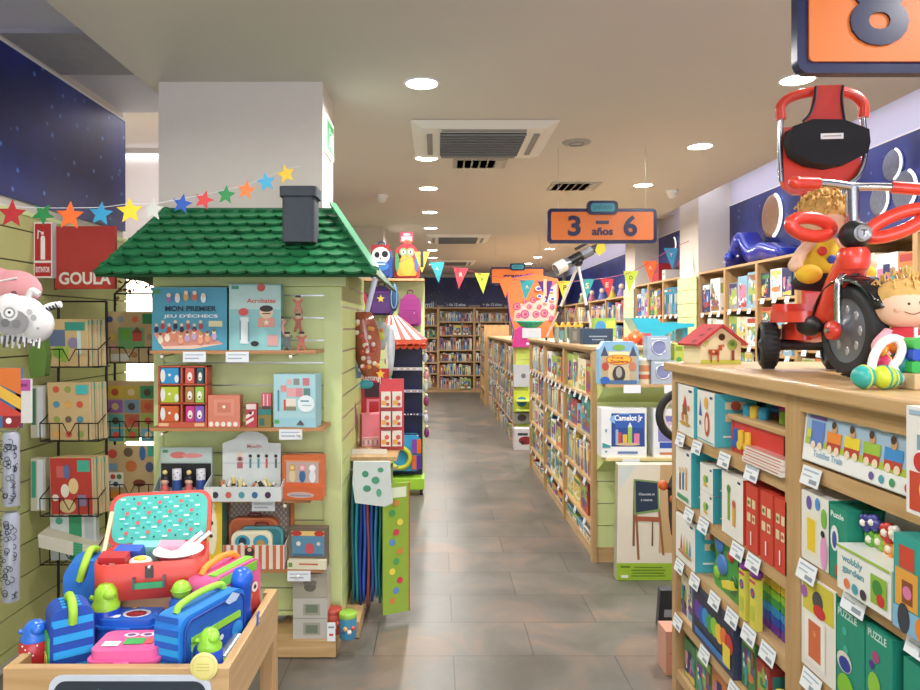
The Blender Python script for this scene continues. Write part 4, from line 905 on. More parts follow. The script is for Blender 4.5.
for i, (x, z, c) in enumerate(((-.780, z1, '#8a8f94'), (-.725, z1, '#5d6468'), (-.655, z1, '#b8604e'), (-.752, z1+.073, '#d99a94'), (-.672, z1+.088, '#a8583e'), (-.672, z1+.176, '#cf7a66'))): acro(x, z+.0005, 0, c, i)
# red display with six compartments
t = thing('compartment_display', 'red card display with six small compartments on the second house shelf', 'card display', (X_(182,SYF), SYF+.005, z2+.0005))
RO = P('#c4573c', .5); w = .235; h = .295
k = M(); k.box(-w/2, w/2, .07, .075, 0, h, RO)
for x in (-w/2, -.008, w/2-.008): k.box(x, x+.008, 0, .07, 0, h, RO)
for z in (0, .02, .112, .203, h-.006): k.box(-w/2, w/2, 0, .07, z, z+.006, RO)
k.box(-w/2, w/2, -.001, .0, 0, .026, RO); k.art([('r',.12,.045,.2,.05,'#e8b890'),('r',.85,.045,.2,.05,'#e8b890')], w, h, -.001, x0=-w/2)
k.build('card_tray', t)
for (x, w2, z, c, l) in ((-.062,.085,.211,'#2f8fc8','blue'),(.035,.042,.211,'#cf5a50','red'),(.085,.03,.211,'#2b5a62','dark teal'),(-.062,.085,.120,'#b3c22e','lime'),(.035,.042,.120,'#a8743c','brown'),(.082,.04,.120,'#9ac04a','light green'),(-.062,.085,.028,'#cf5f2e','orange'),(.037,.042,.028,'#c8327e','magenta'),(.082,.042,.028,'#8a5ab8','purple')):
    card('mini_game_box', f'tiny {l} game box inside the red compartment display', 'box', w2, .075, .05, c, [('e',.12,.5,.14,.42,'#e2e4e0'),('e',.9,.3,.12,.25,'#e2e4e0'),('c',.5,.55,.08,'#f0e8d8')] if w2 > .06 else [('e',.5,.45,.28,.28,'#eeeae2'),('c',.5,.35,.12,'#4a3a3a')], None, (X_(182,SYF)+x, SYF+.006, z2+z+.0005))
hb('coral_game_box', 'flat coral coloured game box on the second house shelf', 'box', 208, 240, z2, 32, .05, '#d68068', [('r',.5,.62,.62,.5,'#dc9078'),('r',.5,.62,.42,.32,'#cf7860'),('c',.5,.64,.05,'#f4ead8')]+[('e',.1+.19*i,.10,.07,.08,'#efe4da') for i in range(5)], side='#c06a52')
hb('striped_card_pack', 'small red and white striped card pack beside the coral box', 'box', 246, 257, z2, 24, .03, '#b8404a', [('r',.45,.86,.9,.22,'#e0d0cc'),('p',[(.0,.1),(.7,.3),(.7,.42),(0,.25)],'#eedcd8'),('p',[(.0,.35),(.7,.55),(.7,.68),(0,.5)],'#eedcd8'),('c',.4,.6,.15,'#4a2a2e')])
hb('teal_card_pack', 'small teal and olive card packs stacked beside the pale blue box', 'box', 258, 271, z2, 18, .04, '#8a7a3a', [('r',.5,.85,1,.3,'#2a7a78'),('r',.3,.3,.4,.4,'#2f6a62')])
hb('pink_striped_block', 'small pink striped block on top of the teal pack', 'block', 262, 271, z2+.087, 16, .03, '#c85a68', [('r',.2,.5,.1,.9,'#eaccd0'),('r',.6,.5,.1,.9,'#eaccd0'),('r',.5,.1,1,.2,'#5a3a3a')])
hb('pale_blue_game_box', 'pale blue upright game box with photo tiles on the second house shelf', 'box', 273, 316, z2, 53, .10, '#a9d3da',
   [('r',.5,.09,.98,.17,'#9bcbd8'),('r',.08,.10,.12,.07,'#4fae5a'),('r',.24,.73,.14,.12,'#dd8f94'),('r',.38,.86,.12,.1,'#e0b0b0'),('r',.55,.86,.14,.12,'#8a8f8a'),('r',.78,.86,.16,.14,'#c87a80'),('r',.45,.66,.26,.16,'#e3a4a8'),('r',.62,.66,.16,.16,'#d88890'),('r',.8,.66,.16,.16,'#5f8a80'),('r',.27,.42,.05,.2,'#cf4a4e'),('r',.42,.44,.24,.2,'#eadfd0'),
    ('r',.42,.36,.24,.07,'#8a8a6a'),('c',.78,.45,.20,'#e6eef0'),('r',.75,.50,.2,.03,'#6a9aa8'),('r',.8,.42,.22,.015,'#8ab0ba'),('r',.12,.5,.04,.4,'#4a8aa0'),('p',[(.55,.05),(.65,.14),(.75,.05)],'#5a5a62')], side='#8fc0cc', yaw=-.12)
# third shelf: hair-tie display
t = thing('pop_up_display', 'grey blue pop-up card display of small figurines on the third house shelf', 'card display', (X_(181,SYF), SYF+.02, z3+.0005))
k = M(); w = .255
k.box(-w/2, w/2, .05, .055, .0, .235, P('#a9bcb8',.5)); k.box(-w/2,w/2,-.035,.05,0,.004,P('#b8c4c0',.5)); k.box(-w/2,w/2,-.037,-.034,0,.04,P('#cfd4cf',.5))
k.art([('r',.5,.84,.96,.28,'#b9cbc6'),('e',.35,.84,.16,.07,'#d3706e'),('e',.62,.83,.2,.05,'#d98a86'),('r',.1,.92,.1,.06,'#4f9a6a'),('r',.5,.42,.96,.5,'#23242a')], w, .235, .0495, x0=-w/2)
k.art([('c',.12+.14*i,.5,.045,'#c8605a' if i%2 else '#4a6a8a') for i in range(6)], w, .04, -.0372, x0=-w/2)
k.prism([(-.037,0),(.05,0),(.05,.1),(-.037,.04)], -w/2-.003, -w/2, P('#a9bcb8',.5), 'x'); k.prism([(-.037,0),(.05,0),(.05,.1),(-.037,.04)], w/2, w/2+.003, P('#a9bcb8',.5), 'x')
k.build('card_tray', t)
for i in range(4):
    x = X_(181,SYF)-.085+.058*i
    o = thing('bottle_figurine', ['pink girl figurine at the wall end of the grey blue pop-up display','blue dotted tube with white cap, first in the grey blue display','pink girl figurine between the two blue dotted tubes','blue dotted tube with white cap at the aisle end of the grey blue display'][i], 'figurine', (x, SYF+.02, z3+.005))
    if i % 2:
        k = M(); k.lathe([(.022,0),(.022,.085)], P('#2c4f96',.4), 16); k.build('tube_body', o)
        k = M(); k.lathe([(.0215,.085),(.0215,.135),(0,.137)], P('#d8d8e0',.4), 16); k.build('cap', o)
        k = M(); 
        for q in range(14): a = q*2.4; k.ball((.0215*math.cos(a), .0215*math.sin(a), .092+.003*q), .0028, P('#3a3a5a',.4), 6, 4)
        k.build('cap_dots', o)
    else:
        k = M(); k.lathe([(.02,0),(.024,.03),(.012,.065)], P('#d0605e',.5), 16); k.build('dress', o)
        k = M(); k.ball((0,0,.075), .019, P('#e8b49a',.5)); k.build('head', o)
        k = M(); k.ball((0,.006,.085), .022, P('#20202a',.5)); k.ball((0,0,.118), .012, P('#e6d68a',.5)); k.build('hair', o)
t = thing('pop_up_display', 'white pop-up card display of small animal toys beside the orange box', 'card display', (X_(245.5,SYF), SYF-.02, z3+.0005))
w = .365; k = M(); CD = P('#d3dbdb',.5)
k.prism([(-w*.36,0),(w*.42,0),(w*.42,.255),(w*.26,.258)]+[(w*.26-.005+ .085*0,.26)]+[(x,.26+.055*math.sqrt(max(0,1-((x-.01)/.085)**2))) for x in (.09,.07,.04,.01,-.02,-.05,-.07)]+[(-w*.36,.255)], .09, .094, CD)
k.box(-w/2,w/2,-.03,.09,0,.004,CD)
for (a,b) in ((-w/2,-w/2+.003),(w/2-.003,w/2)): k.prism([(-.03,0),(.09,0),(.09,.11),(-.03,.07)], a, b, CD, 'x')
k.box(-w/2, w/2, -.033, -.03, 0, .07, CD)
k.art([('r',.5,.62,.98,.03,'#c3cbce')]+[('e',.30+.0*i,.70,.06,.05,'#c98a84') for i in (0,)]+[('r',.30,.58,.10,.12,'#b86a78'),('r',.30,.70,.05,.06,'#5a3f4a')]+[('c',.30,.79,.035,'#e9c6aa')]+[('r',x,.62,.035,.18,c) for x,c in ((.48,'#3f8a9a'),(.62,'#4a9aa8'),(.76,'#c8555a'),(.92,'#54606c'))]+[('c',x,.76,.03,'#3a2f34') for x in (.48,.62,.76,.92)]+[('t','Moulin',.55,.95,.25,'#c98a8a')], w*.78, .255, .0895, x0=-w*.36)
k.art([('e',.15+.17*i,.45,.04,.22,['#3a3a42','#c8605a','#4a9aa8','#3a6a9a','#4a2f4a'][i]) for i in range(5)]+[('r',.07,.5,.10,.7,'#e4e6e2')], w, .07, -.0332, x0=-w/2)
k.build('card_tray', t)
rg = random.Random(9)
for i in range(22):
    x = -.13+.26*((i*7)%22)/21; k = M(); c = rg.choice(['#e9dc9a','#2a2a2e','#e4ddc8','#c87a5a','#e9e4d8','#d8c86a'])
    k.tube([(0,0,0),(.0,.005,.045+rg.random()*.02)], .009, P(c,.5), 8)
    k.tube([(0,0,.02),(.0,.001,.03)], .0096, P('#2a2a2e',.5), 8)
    o = k.build('animal_puppet', None, (X_(245.5,SYF)+x, SYF+.0+.05*rg.random(), z3+.032)); o.rotation_euler = (rg.uniform(-.3,.3), rg.uniform(-.8,.8), 0)
    tag(o, 'small striped puppet in the white pop-up display', 'toy figure', 'striped puppets in the white pop-up display')
t = thing('window_toy_box', 'orange box with three animal figures behind its window, third house shelf', 'box', (X_(302,SYF), SYF+.01, z3+.0005), -.12)
k = M(); w = .20; k.box(-w/2,w/2,0,.06,.0,.205,P('#cf6a3a',.45)); k.build('carton', t)
k = M(); k.art([('r',.5,.62,.80,.50,'#b9a8a0'),('r',.5,.88,.9,.04,'#e08a5a')]+[('e',.25+.25*i,.52,.08,.15,['#d8c89a','#3a6a9a','#dfe3e6'][i]) for i in range(3)]+[('c',.25+.25*i,.72,.085,['#d89a4a','#e0909a','#e6e6ea'][i]) for i in range(3)]+[('c',.25+.25*i,.72,.05,['#e8c890','#e8c8c8','#f2f2f4'][i]) for i in range(3)], w, .205, 0, x0=-w/2); k.build('window', t)
k = M(); k.box(-w/2-.006,w/2+.006,-.03,.0,0,.062,P('#cf6434',.45)); k.art([('e',.5,.4,.34,.25,'#c8a8a0'),('r',.5,.35,.5,.12,'#8a90a0')], w, .06, -.03, x0=-w/2); k.build('front_tray', t)
# fourth shelf: small suitcases
def suitcase(name, label, x, Y, z, w, h, d, col, lean=0, art=None, rim=None, handle=True, yaw=0):
    t = thing(name, label, 'suitcase', (x, Y, z+.001), yaw)
    k = M(); k.rprism(w, h, min(w,h)*.2, 0, d, P(col,.5), 0, h/2, seg=6); k.build('case_body', t, bevel=.003)
    if rim: k = M(); k.rprism(w, h, min(w,h)*.2, -.004, 0, P(rim,.5), 0, h/2, seg=6); k.rprism(w-.022, h-.022, min(w,h)*.17, -.006, -.004, P(col,.5), 0, h/2, seg=6); k.build('rim', t)
    if art: k = M(); k.art(art, w, h, -.007, x0=-w/2); k.build('picture', t)
    if handle: k = M(); k.tube(spline([(-.03,d/2,h-.004),(-.025,d/2,h+.014),(.025,d/2,h+.014),(.03,d/2,h-.004)]), .004, P('#7a2f2a',.5)); k.build('handle', t)
    return t
k_label = 'big grey brown chequered suitcase at the back of the fourth house shelf'
t = thing('chequered_suitcase', k_label, 'suitcase', (X_(258,SYF+.1), SYF+.12, z4+.001))
k = M(); k.rprism(.31, .315, .04, 0, .09, P('#8d8478',.7), 0, .1575, seg=6); k.build('case_body', t, bevel=.003)
k = M()
for a in range(24):
    for b in range(20):
        cx, cz = -.135+.0117*a, .02+.0145*b
        if (a+b) % 2 == 0: k.add([(cx-.005,-.001,cz-.006),(cx+.005,-.001,cz-.006),(cx+.005,-.001,cz+.006),(cx-.005,-.001,cz+.006)], [(0,1,2,3)], P('#b7afa4',.7))
k.build('check_pattern', t)
k = M(); k.box(-.16,-.151,.0,.09,.05,.30,P('#cf6a3a',.5)); k.box(.151,.158,.0,.09,.05,.30,P('#cf6a3a',.5)); k.build('edge_band', t)
k = M(); k.box(.0,.04,-.004,-.001,.255,.267,P('#4a9a5a',.5)); k.build('green_tab', t)
suitcase('small_suitcase', 'small orange suitcase in front of the chequered suitcase', X_(250,SYF), SYF+.07, z4, .24, .225, .04, '#c9653c', rim='#d97a4c')
suitcase('small_suitcase', 'small teal suitcase behind the cream framed case', X_(259,SYF), SYF+.045, z4, .215, .19, .02, '#2f7f8a', rim='#5fa0a8')
suitcase('small_suitcase', 'small cream framed suitcase with two blue animal windows', X_(251,SYF), SYF+.015, z4, .195, .175, .02, '#e6dfc0', rim='#efe8cc',
         art=[('e',.28,.72,.19,.19,'#3a9ab8'),('e',.73,.72,.19,.19,'#3a9ab8'),('e',.28,.72,.10,.13,'#2a3a4e'),('c',.26,.62,.07,'#e6d8d0'),('e',.73,.66,.11,.12,'#b8924a')], handle=False)
t = thing('candy_striped_tray', 'red and white candy striped card tray holding the small suitcases', 'card tray', (X_(250,SYF), SYF-.005, z4+.0005))
k = M(); w = .34
k.box(-w/2,w/2,0,.003,0,.115,P('#e6dfd2',.5)); k.prism([(0,0),(.15,0),(.15,.15),(0,.115)], w/2-.003, w/2, P('#e6dfd2',.5), 'x'); k.prism([(0,0),(.15,0),(.15,.15),(0,.115)], -w/2, -w/2+.003, P('#e6dfd2',.5), 'x')
k.art([('r',.05+.1*i,.5,.045,1,'#cf6a40') for i in range(10)]+[('e',.5,.72,.07,.22,'#3c2f2a'),('c',.5,.82,.03,'#e6b49a'),('r',.5,.5,.05,.2,'#5a7a4a')], w, .115, 0, x0=-w/2)
k.build('card_body', t)
hb('yellow_game_box', 'tall yellow box with a white oval behind the open red suitcase', 'box', 204, 222, z4, 76, .08, '#e6c22c', [('e',.45,.52,.28,.32,'#efe8c8'),('c',.38,.62,.14,'#26241e'),('c',.4,.45,.10,'#3a362c'),('c',.45,.85,.18,'#efe6b8'),('r',.5,.97,1,.05,'#2f7a6a')], side='#2f7a6a', Y=SYF-.02)
t = thing('window_toy_box', 'small cream display box with a red and blue circus scene', 'box', (X_(307,SYF), SYF, z4+.0005), -.05)
k = M(); w = .185; k.box(-w/2,w/2,.02,.07,.0,.19,P('#6d5f4e',.6)); k.box(-w/2,w/2,-.01,.02,0,.042,P('#ded8bc',.5)); k.art([('r',.08,.5,.1,.5,'#6a9a3a'),('r',.55,.6,.5,.18,'#c8604a')], w, .042, -.01, x0=-w/2)
k.art([('r',.5,.60,.86,.62,'#5a8aa8'),('r',.5,.86,.86,.12,'#e0c070'),('e',.2,.86,.14,.07,'#b83a30'),('e',.8,.86,.14,.07,'#b83a30'),('c',.25,.6,.06,'#e6dcd0'),('e',.55,.48,.12,.14,'#c8505a'),('c',.78,.6,.05,'#d8c8b8'),('r',.5,.32,.8,.06,'#3a6a8a')], w, .19, .02, x0=-w/2); k.build('carton', t)
# base: boxes and tins
for i, (px0, px1, zz, hh) in enumerate(((293, 327, .0855, 44), (293, 327, .0855+.198, 30))):
    Y = HY-.21
    card('grey_gift_box', ['large pale grey printed box on the house display base','lidded kraft grey box stacked on the pale grey box'][i], 'box', (px1-px0)/F*Y, hh/F*Y*(.92 if i == 0 else .8), .12, '#b9b6ac' if i == 0 else '#a9a392',
         [('r',.5,.5,.98,.02,'#8f8c84'),('r',.55,.72,.5,.28,'#9a9a88'),('r',.55,.74,.36,.2,'#707a68'),('r',.55,.25,.5,.3,'#9a9a88'),('r',.55,.24,.36,.2,'#707a68')] if i == 0 else [('e',.5,.45,.18,.2,'#6a665a'),('e',.4,.62,.1,.1,'#7a766a'),('e',.6,.62,.1,.1,'#7a766a')], None, (X_((px0+px1)/2, Y), Y, zz))
for i, (px, c, lc, l) in enumerate(((333,'#c2503a','#a83a2e','red tin with bright label behind the blue tin on the base'),(348,'#3a86a8','#8ab83a','blue tin with lime lid at the corner of the base'))):
    Y = HY-.19+(.05 if i == 0 else -.0); t = thing('round_tin', l, 'tin', (X_(px,Y), Y, .0855))
    k = M(); k.lathe([(.040,0),(.042,.004),(.042,.10),(.040,.104)], P(c,.35), 24); k.build('tin_body', t)
    k = M(); k.lathe([(.043,.10),(.044,.118),(.040,.122),(0,.122)], P(lc,.35), 24); k.build('lid', t)
    k = M()
    for q, cc in enumerate(['#2a5a9a','#e6b86a','#e8e0cc','#c8503a']): k.ball((.04*math.cos(-2.2+.45*q), .04*math.sin(-2.2+.45*q), .04+.015*(q%2)), .012, P(cc,.4), 10, 6)
    k.build('printed_figures', t)
t = thing('price_card', 'white upright price card on the front edge of the base', 'price card', (X_(331,3.355), 3.362, .0855)); k = M(); k.box(-.02,.02,0,.002,0,.09,LABELW); k.build('card', t); k = M(); k.art([('r',.5,.75,.7,.1,'#8b97a3'),('r',.5,.35,.5,.12,'#c8503a')], .04,.09,0,x0=-.02); k.build('print', t)
# ================================================================= star garland
def star_pts(r, q=.45, a0=0): return [((r if i % 2 == 0 else r*q)*math.sin(a0+PI*i/5), (r if i % 2 == 0 else r*q)*math.cos(a0+PI*i/5)) for i in range(10)]
GY = lambda px: 2.75 + .0019*px
stars = [(12,214,14.5,'#b5262c','dark red',.05),(43,214,11.5,'#1f7a3e','green',.6),(70,216,15,'#ef6a25','orange',.05),(101,214,12.5,'#2a8fb8','turquoise blue',.1),(130,211,13.5,'#ecc81e','yellow',-.05),(153,210,11.5,'#c3c6bd','silver grey',.05),(182,204,10.5,'#2450a8','royal blue',.2),(204,200,10,'#c8353a','light red',.3),(226,195,10,'#2a8a48','leaf green',.1),(246,190,10,'#f07830','pale orange',.15),(266,182,10,'#3aa6d0','sky blue',-.2),(286,174,10,'#f0c424','golden yellow',-.25)]
rope = [(0-30, 197)] + [(s[0], s[1]-s[2]*.55) for s in stars] + [(300, 166)]
k = M(); k.tube(spline([(X_(a, GY(a)), GY(a)+.004, Z_(b, GY(a))) for a, b in rope], 4), .0012, P('#d8dade',.4), 5)
tag(k.build('hanging_string'), 'thin cord of the star garland strung to the toy house chimney', 'string')
for i, (px, py, r, c, nm, a0) in enumerate(stars):
    Y = GY(px)
    k = M(); k.prism([(p[0], p[1]) for p in star_pts(r/F*Y, .45, a0)], -.002, .001, P(c, .6)); o = k.build('garland_star', None, (X_(px,Y), Y, Z_(py,Y)), .08*math.sin(i*2.1))
    tag(o, f'{nm} paper star hanging on the garland', 'paper star', 'paper stars of the garland')
# ================================================================= signs at the left wall
t = thing('fire_extinguisher_sign', 'red and white fire extinguisher sign at the slatted wall', 'sign', (-1.97, 3.6, 1.60+.245), -.05)
w = 19/F*3.42; h = 56/F*3.42
t.location = (X_(43,3.42), 3.42, Z_(278,3.42))
k = M(); k.box(-w/2,w/2,0,.004,0,h,P('#e9d9d4',.4)); k.box(w/2-.004,w/2+.002,.0,.03,0,h,P('#b5b5b0',.5)); k.build('plate', t)
k = M(); k.art([('r',.5,.64,.88,.66,'#b22228'),('r',.5,.15,.88,.24,'#b22228'),('r',.5,.52,.24,.38,'#e9e4e0'),('e',.5,.71,.12,.05,'#e9e4e0'),('r',.48,.80,.14,.05,'#e9e4e0'),('p',[(.48,.82),(.22,.86),(.2,.7),(.26,.7),(.28,.83),(.48,.80)],'#e9e4e0'),('T','EXTINTOR',.5,.15,.76,.10,'#efdedd')], w, h, 0, x0=-w/2); k.build('pictogram', t)
t = thing('red_header_sign', 'red square header sign lettered in white above the wire racks', 'sign', (X_(85,3.44), 3.44, Z_(289,3.44)), -.05)
w = 62/F*3.44; h = 63/F*3.44
k = M(); k.box(-w/2,w/2,0,.02,0,h,P('#a92f2c',.4)); k.build('board', t, bevel=.002)
k = M(); k.art([('T','GOULA',.5,.17,.86,.20,'#d8d2c6')], w, h, -.001, x0=-w/2); k.build('lettering', t)
k = M(); k.box(-w/2-.004,-w/2,-.002,.02,-.004,h+.004,P('#4a1a1a',.4)); k.build('edge_strip', t)
# ================================================================= wire racks with picture puzzles
def rack(label, x0, x1, Y, zs, hgt, ztop):
    t = thing('wire_rack', label, 'wire rack', ((x0+x1)/2, Y, 0)); cx = (x0+x1)/2; hw = (x1-x0)/2
    k = M()
    for x in (-hw+.02, hw-.02): k.tube([(x,.10,.0),(x,.10,ztop)], .007, BLACKW, 6)
    k.tube([(-hw+.02,.1,.02),(hw-.02,.1,.02)], .006, BLACKW, 6); k.tube([(-hw+.02,.1,ztop),(hw-.02,.1,ztop)], .005, BLACKW, 6)
    for x in (-hw+.02, hw-.02): k.tube([(x,-.12,.008),(x,.2,.008)], .007, BLACKW, 6)
    k.build('upright_frame', t)
    for z in zs:
        k = M(); r = .003
        k.tube([(-hw,.10,z),(hw,.10,z),(hw,-.02,z),(-hw,-.02,z)], r, BLACKW, 5, True)
        k.tube([(-hw,-.025,z+.085),(-.03,-.025,z+.085),(.0,-.025,z+.03),(.03,-.025,z+.085),(hw,-.025,z+.085)], r, BLACKW, 5)
        for i in range(7):
            x = -hw + 2*hw*i/6
            if i != 3: k.tube([(x,.10,z),(x,-.022,z),(x,-.026,z+.085)], r*.8, BLACKW, 5)
        for s in (-hw, hw): k.tube([(s,-.025,z+.085),(s,.10,z+.14)], r, BLACKW, 5)
        for i in range(3): k.tube([(-hw,-.02+.04*i,z),(hw,-.02+.04*i,z)], r*.8, BLACKW, 5)
        k.build('wire_pocket', t)
    return t
zA = [1.405, 1.055, .70]; zB = [1.40, 1.00, .66]
zA2 = zA+[.47]
rack('black wire rack nearest the slatted wall, under the fire extinguisher sign', -1.875, -1.60, 3.33, zA2, .25, 1.72)
rack('black wire rack beside the toy house display under the red header sign', -1.815, -1.505, 3.80, zB+[.3], .3, 1.78)
KR = '#c4a878'
def puzzle(x, Y, z, w, h, art, label, n=4, dx=.012, dy=.014, edge='#3aa58c', col=KR, yaw=0, names='picture puzzle'):
    for i in range(n-1, -1, -1):
        c = KR if i else col
        o = card('picture_puzzle', label if i == 0 else f'wooden puzzle in shrink wrap stacked behind the {label.split(",")[0]}', names, w, h, .009, c, art if i == 0 else [('r',.5,.93,.9,.1,edge)], None, (x+dx*i, Y+dy*i, z+.003), yaw=yaw, lean=-.06, side=['#e6dcc6','#5aa592'][i % 2], group=None if i == 0 else f'puzzles stacked behind the {label.split(",")[0]}', rough=.25)
A1 = [('r',.25,.6,.4,.35,'#5a6a8a'),('c',.28,.3,.16,'#7aa83a'),('p',[(.3,.1),(.5,.1),(.55,.55)],'#8cb43a'),('r',.7,.85,.5,.18,'#2f8f7e'),('c',.65,.5,.14,'#8a7a9a'),('r',.8,.5,.1,.5,'#b8d0c8')]
A2 = [('c',.2+.28*i,.88-.26*j,.08,['#c8503a','#4a8a9a','#8a9a4a','#d8a04a','#6a5a4a'][(i*2+j)%5]) for i in range(3) for j in range(4)]+[('r',.82,.88,.28,.16,'#3fb0b0')]
A3 = [('r',.5,.5,.98,.98,'#b5362f'),('r',.8,.85,.3,.2,'#3fa58c'),('e',.55,.5,.12,.14,'#e0c48a'),('r',.25,.75,.18,.2,'#c8605a'),('e',.4,.75,.08,.13,'#5a6a9a'),('e',.35,.42,.1,.12,'#e3dccb'),('e',.4,.15,.2,.12,'#d8c08a'),('r',.75,.25,.2,.2,'#8a7a9a'),('c',.12,.3,.08,'#e6dccb')]
puzzle(-1.755, 3.33, 1.405, .19, .225, A1, 'green and purple picture puzzle, in the highest pocket of nearest rack', 5, .014)
puzzle(-1.745, 3.33, 1.055, .20, .275, A2, 'tan picture puzzle with small animals, in the second pocket of nearest rack', 5)
puzzle(-1.735, 3.33, .70, .20, .275, A3, 'red picture puzzle with cartoon animals, in the third pocket of nearest rack', 5)
B1 = [('r',.5,.48,.5,.42,'#6fa86a'),('p',[(.5,.58),(.72,.58),(.61,.70)],'#8a3a2f'),('r',.61,.5,.18,.16,'#c84a3a'),('r',.38,.55,.16,.2,'#6ab03a')]+[('c',x,z,.06,c) for x,z,c in ((.14,.5,'#d8b83a'),(.14,.3,'#e0a0a0'),(.3,.85,'#8a9a9a'),(.58,.85,'#d86a3a'),(.1,.85,'#3a4a8a'),(.85,.5,'#b08a5a'),(.55,.15,'#b07a4a'),(.85,.2,'#3a6a7a'))]+[('r',.83,.86,.22,.2,'#2f8a4e'),('r',.27,.1,.36,.14,'#ddd8cc')]
B2 = [('r',.2+.31*i,.80-.26*j,.28,.23,[['#d8b83a','#c8b03a','#3f8f5a'],['#9a6aa8','#7a9ab0','#c8743a'],['#5aa8a0','#b86a4a','#9ab04a'],['#4a9aa0','#7a9a4a','#5a9ab0']][j][i]) for i in range(3) for j in range(4)]+[('c',.2+.31*i,.80-.26*j,.07,['#c8503a','#e0c890','#5a4a3a','#c8503a'][(i+j)%4]) for i in range(3) for j in range(4)]
B3 = [('c',.15,.85,.09,'#c84a3a'),('c',.45,.88,.09,'#6a5a3a'),('e',.72,.86,.06,.14,'#3a6a9a'),('r',.9,.9,.16,.2,'#3fa58c'),('c',.5,.62,.11,'#c8743a'),('e',.85,.6,.08,.1,'#4a5a7a'),('r',.15,.6,.18,.14,'#7a9ab0'),('r',.2,.36,.3,.28,'#e6e3da'),('c',.15,.42,.05,'#c84a3a'),('c',.27,.42,.05,'#4a8a4a'),('c',.2,.28,.05,'#4a5a7a'),('e',.65,.3,.12,.07,'#7a3a2a'),('r',.2,.08,.2,.12,'#d88a2a')]
puzzle(-1.655, 3.80, 1.40, .285, .275, B1, 'wooden farm puzzle with a red barn, in the highest pocket beside the toy house', 2)
puzzle(-1.655, 3.80, 1.00, .285, .30, B2, 'wooden puzzle of coloured picture squares, in the second pocket beside the toy house', 2)
puzzle(-1.655, 3.80, .66, .285, .29, B3, 'wooden puzzle with apples and a train, in the third pocket beside the toy house', 2)
for i in range(5):
    o = card('folded_puzzle', f'white and green boxed puzzle lying aslant in the lowest wire pocket', 'picture puzzle', .30, .012, .2, '#cfc9ba', [('r',.6,.5,.14,1,'#2f9a6a')], None, (-1.71, 3.27, .53+.0128*i), topc='#c8bfa8', group='boxed puzzles lying aslant in the lowest wire pocket'); o.rotation_euler = (0, .28, .1+.02*i)
card('white_green_box', 'white box with a green band standing in the lowest wire pocket', 'box', .22, .24, .03, '#c3ccc8', [('r',.55,.5,.28,1,'#2f8f62'),('c',.2,.8,.08,'#3fa58c'),('r',.85,.5,.2,.9,'#aab4b4')], None, (-1.745, 3.365, .474), lean=-.05)
for j, (z, c, nm) in enumerate(((1.06,'#3b6f55','green'),(.71,'#2f8f72','teal'))):
    card('side_puzzle', f'tall {nm} edged puzzle hanging at the wall side of the nearest rack', 'picture puzzle', .07, .25, .05, '#b8b49c', [('r',.2,.6,.3,.7,c),('r',.65,.5,.4,.96,'#c9cfd4')], None, (-1.915, 3.36, z+.003))
# leafy garland lit by the window
t = thing('leaf_garland', 'brown leafy garland hanging in front of the bright window', 'garland', (X_(125,4.3), 4.3, Z_(287,4.3)))
k = M(); k.tube(spline([(-.2,0,.0),(-.08,0,-.05),(.05,0,.05),(.2,0,.0)]), .006, P('#5a4030',.7)); k.build('stem', t)
k = M(); rg = random.Random(5)
for i in range(46):
    x = -.2+.4*rg.random(); z = .05*math.sin(x*14)+rg.uniform(-.07,.07); a = rg.random()*6.28; l = .035
    c, s = math.cos(a), math.sin(a)
    k.add([(x,0,z),(x+l*.5*c-l*.3*s,-.01,z+l*.5*s+l*.3*c),(x+l*c,rg.uniform(-.02,.02),z+l*s),(x+l*.5*c+l*.3*s,.01,z+l*.5*s-l*.3*c)], [(0,1,2,3)], P(rg.choice(['#6a4a34','#7a5a3a','#5a3f2e']),.7))
k.build('leaves', t)
# ================================================================= soft toys hanging at the left edge
def hook(t, dx, z, L=.35):
    k = M(); k.tube([(dx-L,0,z),(dx+.02,0,z),(dx+.03,0,z+.015)], .0035, CHROME, 6); k.build('hanging_hook', t)
Yp = 2.55
t = thing('sheep_cushion', 'white doodled monster cushion with a striped horn at the left edge', 'soft toy', (X_(22,Yp), Yp, Z_(318,Yp)), .12)
k = M(); WS = P('#d6d4d2', .9, var=.08, scale=60)
for (x,z,rx,rz_) in ((0,0,.085,.082),(.05,-.02,.06,.07),(-.04,.01,.065,.08)): k.ball((x,0,z), 1, WS, 20, 12, (rx,.045,rz_))
k.build('body', t)
k = M(); k.tube(spline([(.07,-.0,.03),(.10,-.0,.045),(.135,0,.05)]), .012, P('#e6e6e6',.8), 10, rs=None)
for i in range(5): k.tube([(.075+.011*i,0,.032+.0035*i),(.080+.011*i,0,.034+.0035*i)], .0128, P('#2a2a2e',.8), 10)
k.build('striped_horn', t)
k = M(); k.tube(spline([(.02,0,.07),(.035,0,.10),(.06,0,.085)]), .012, WS, 8); k.build('ear', t)
k = M(); k.art([('e',.42,.40,.34,.30,'#8b8a8c'),('c',.38,.62,.17,'#dcdcdc'),('c',.38,.62,.12,'#8d8d90'),('c',.38,.62,.085,'#e6e6e6'),('c',.38,.63,.03,'#1a1a1c'),('c',.30,.38,.09,'#6d6d70'),('c',.52,.36,.09,'#77777a'),('e',.78,.64,.06,.08,'#b6b6b8'),('e',.86,.5,.06,.08,'#aaaaad'),('c',.95,.25,.03,'#9a9a9c')], .17, .15, -.049, x0=-.085, z0=-.075); k.build('face_print', t)
k = M()
for i in range(26):
    x = -.085+.0062*i; k.tube([(x,-.02,-.06-.0006*abs(i-13)),(x+.004*math.sin(i*2),-.028,-.098+.012*math.sin(i*1.7))], .004, WS if i % 3 else P('#5a5a5e',.9), 5)
k.build('fringe', t); hook(t, -.05, .05)
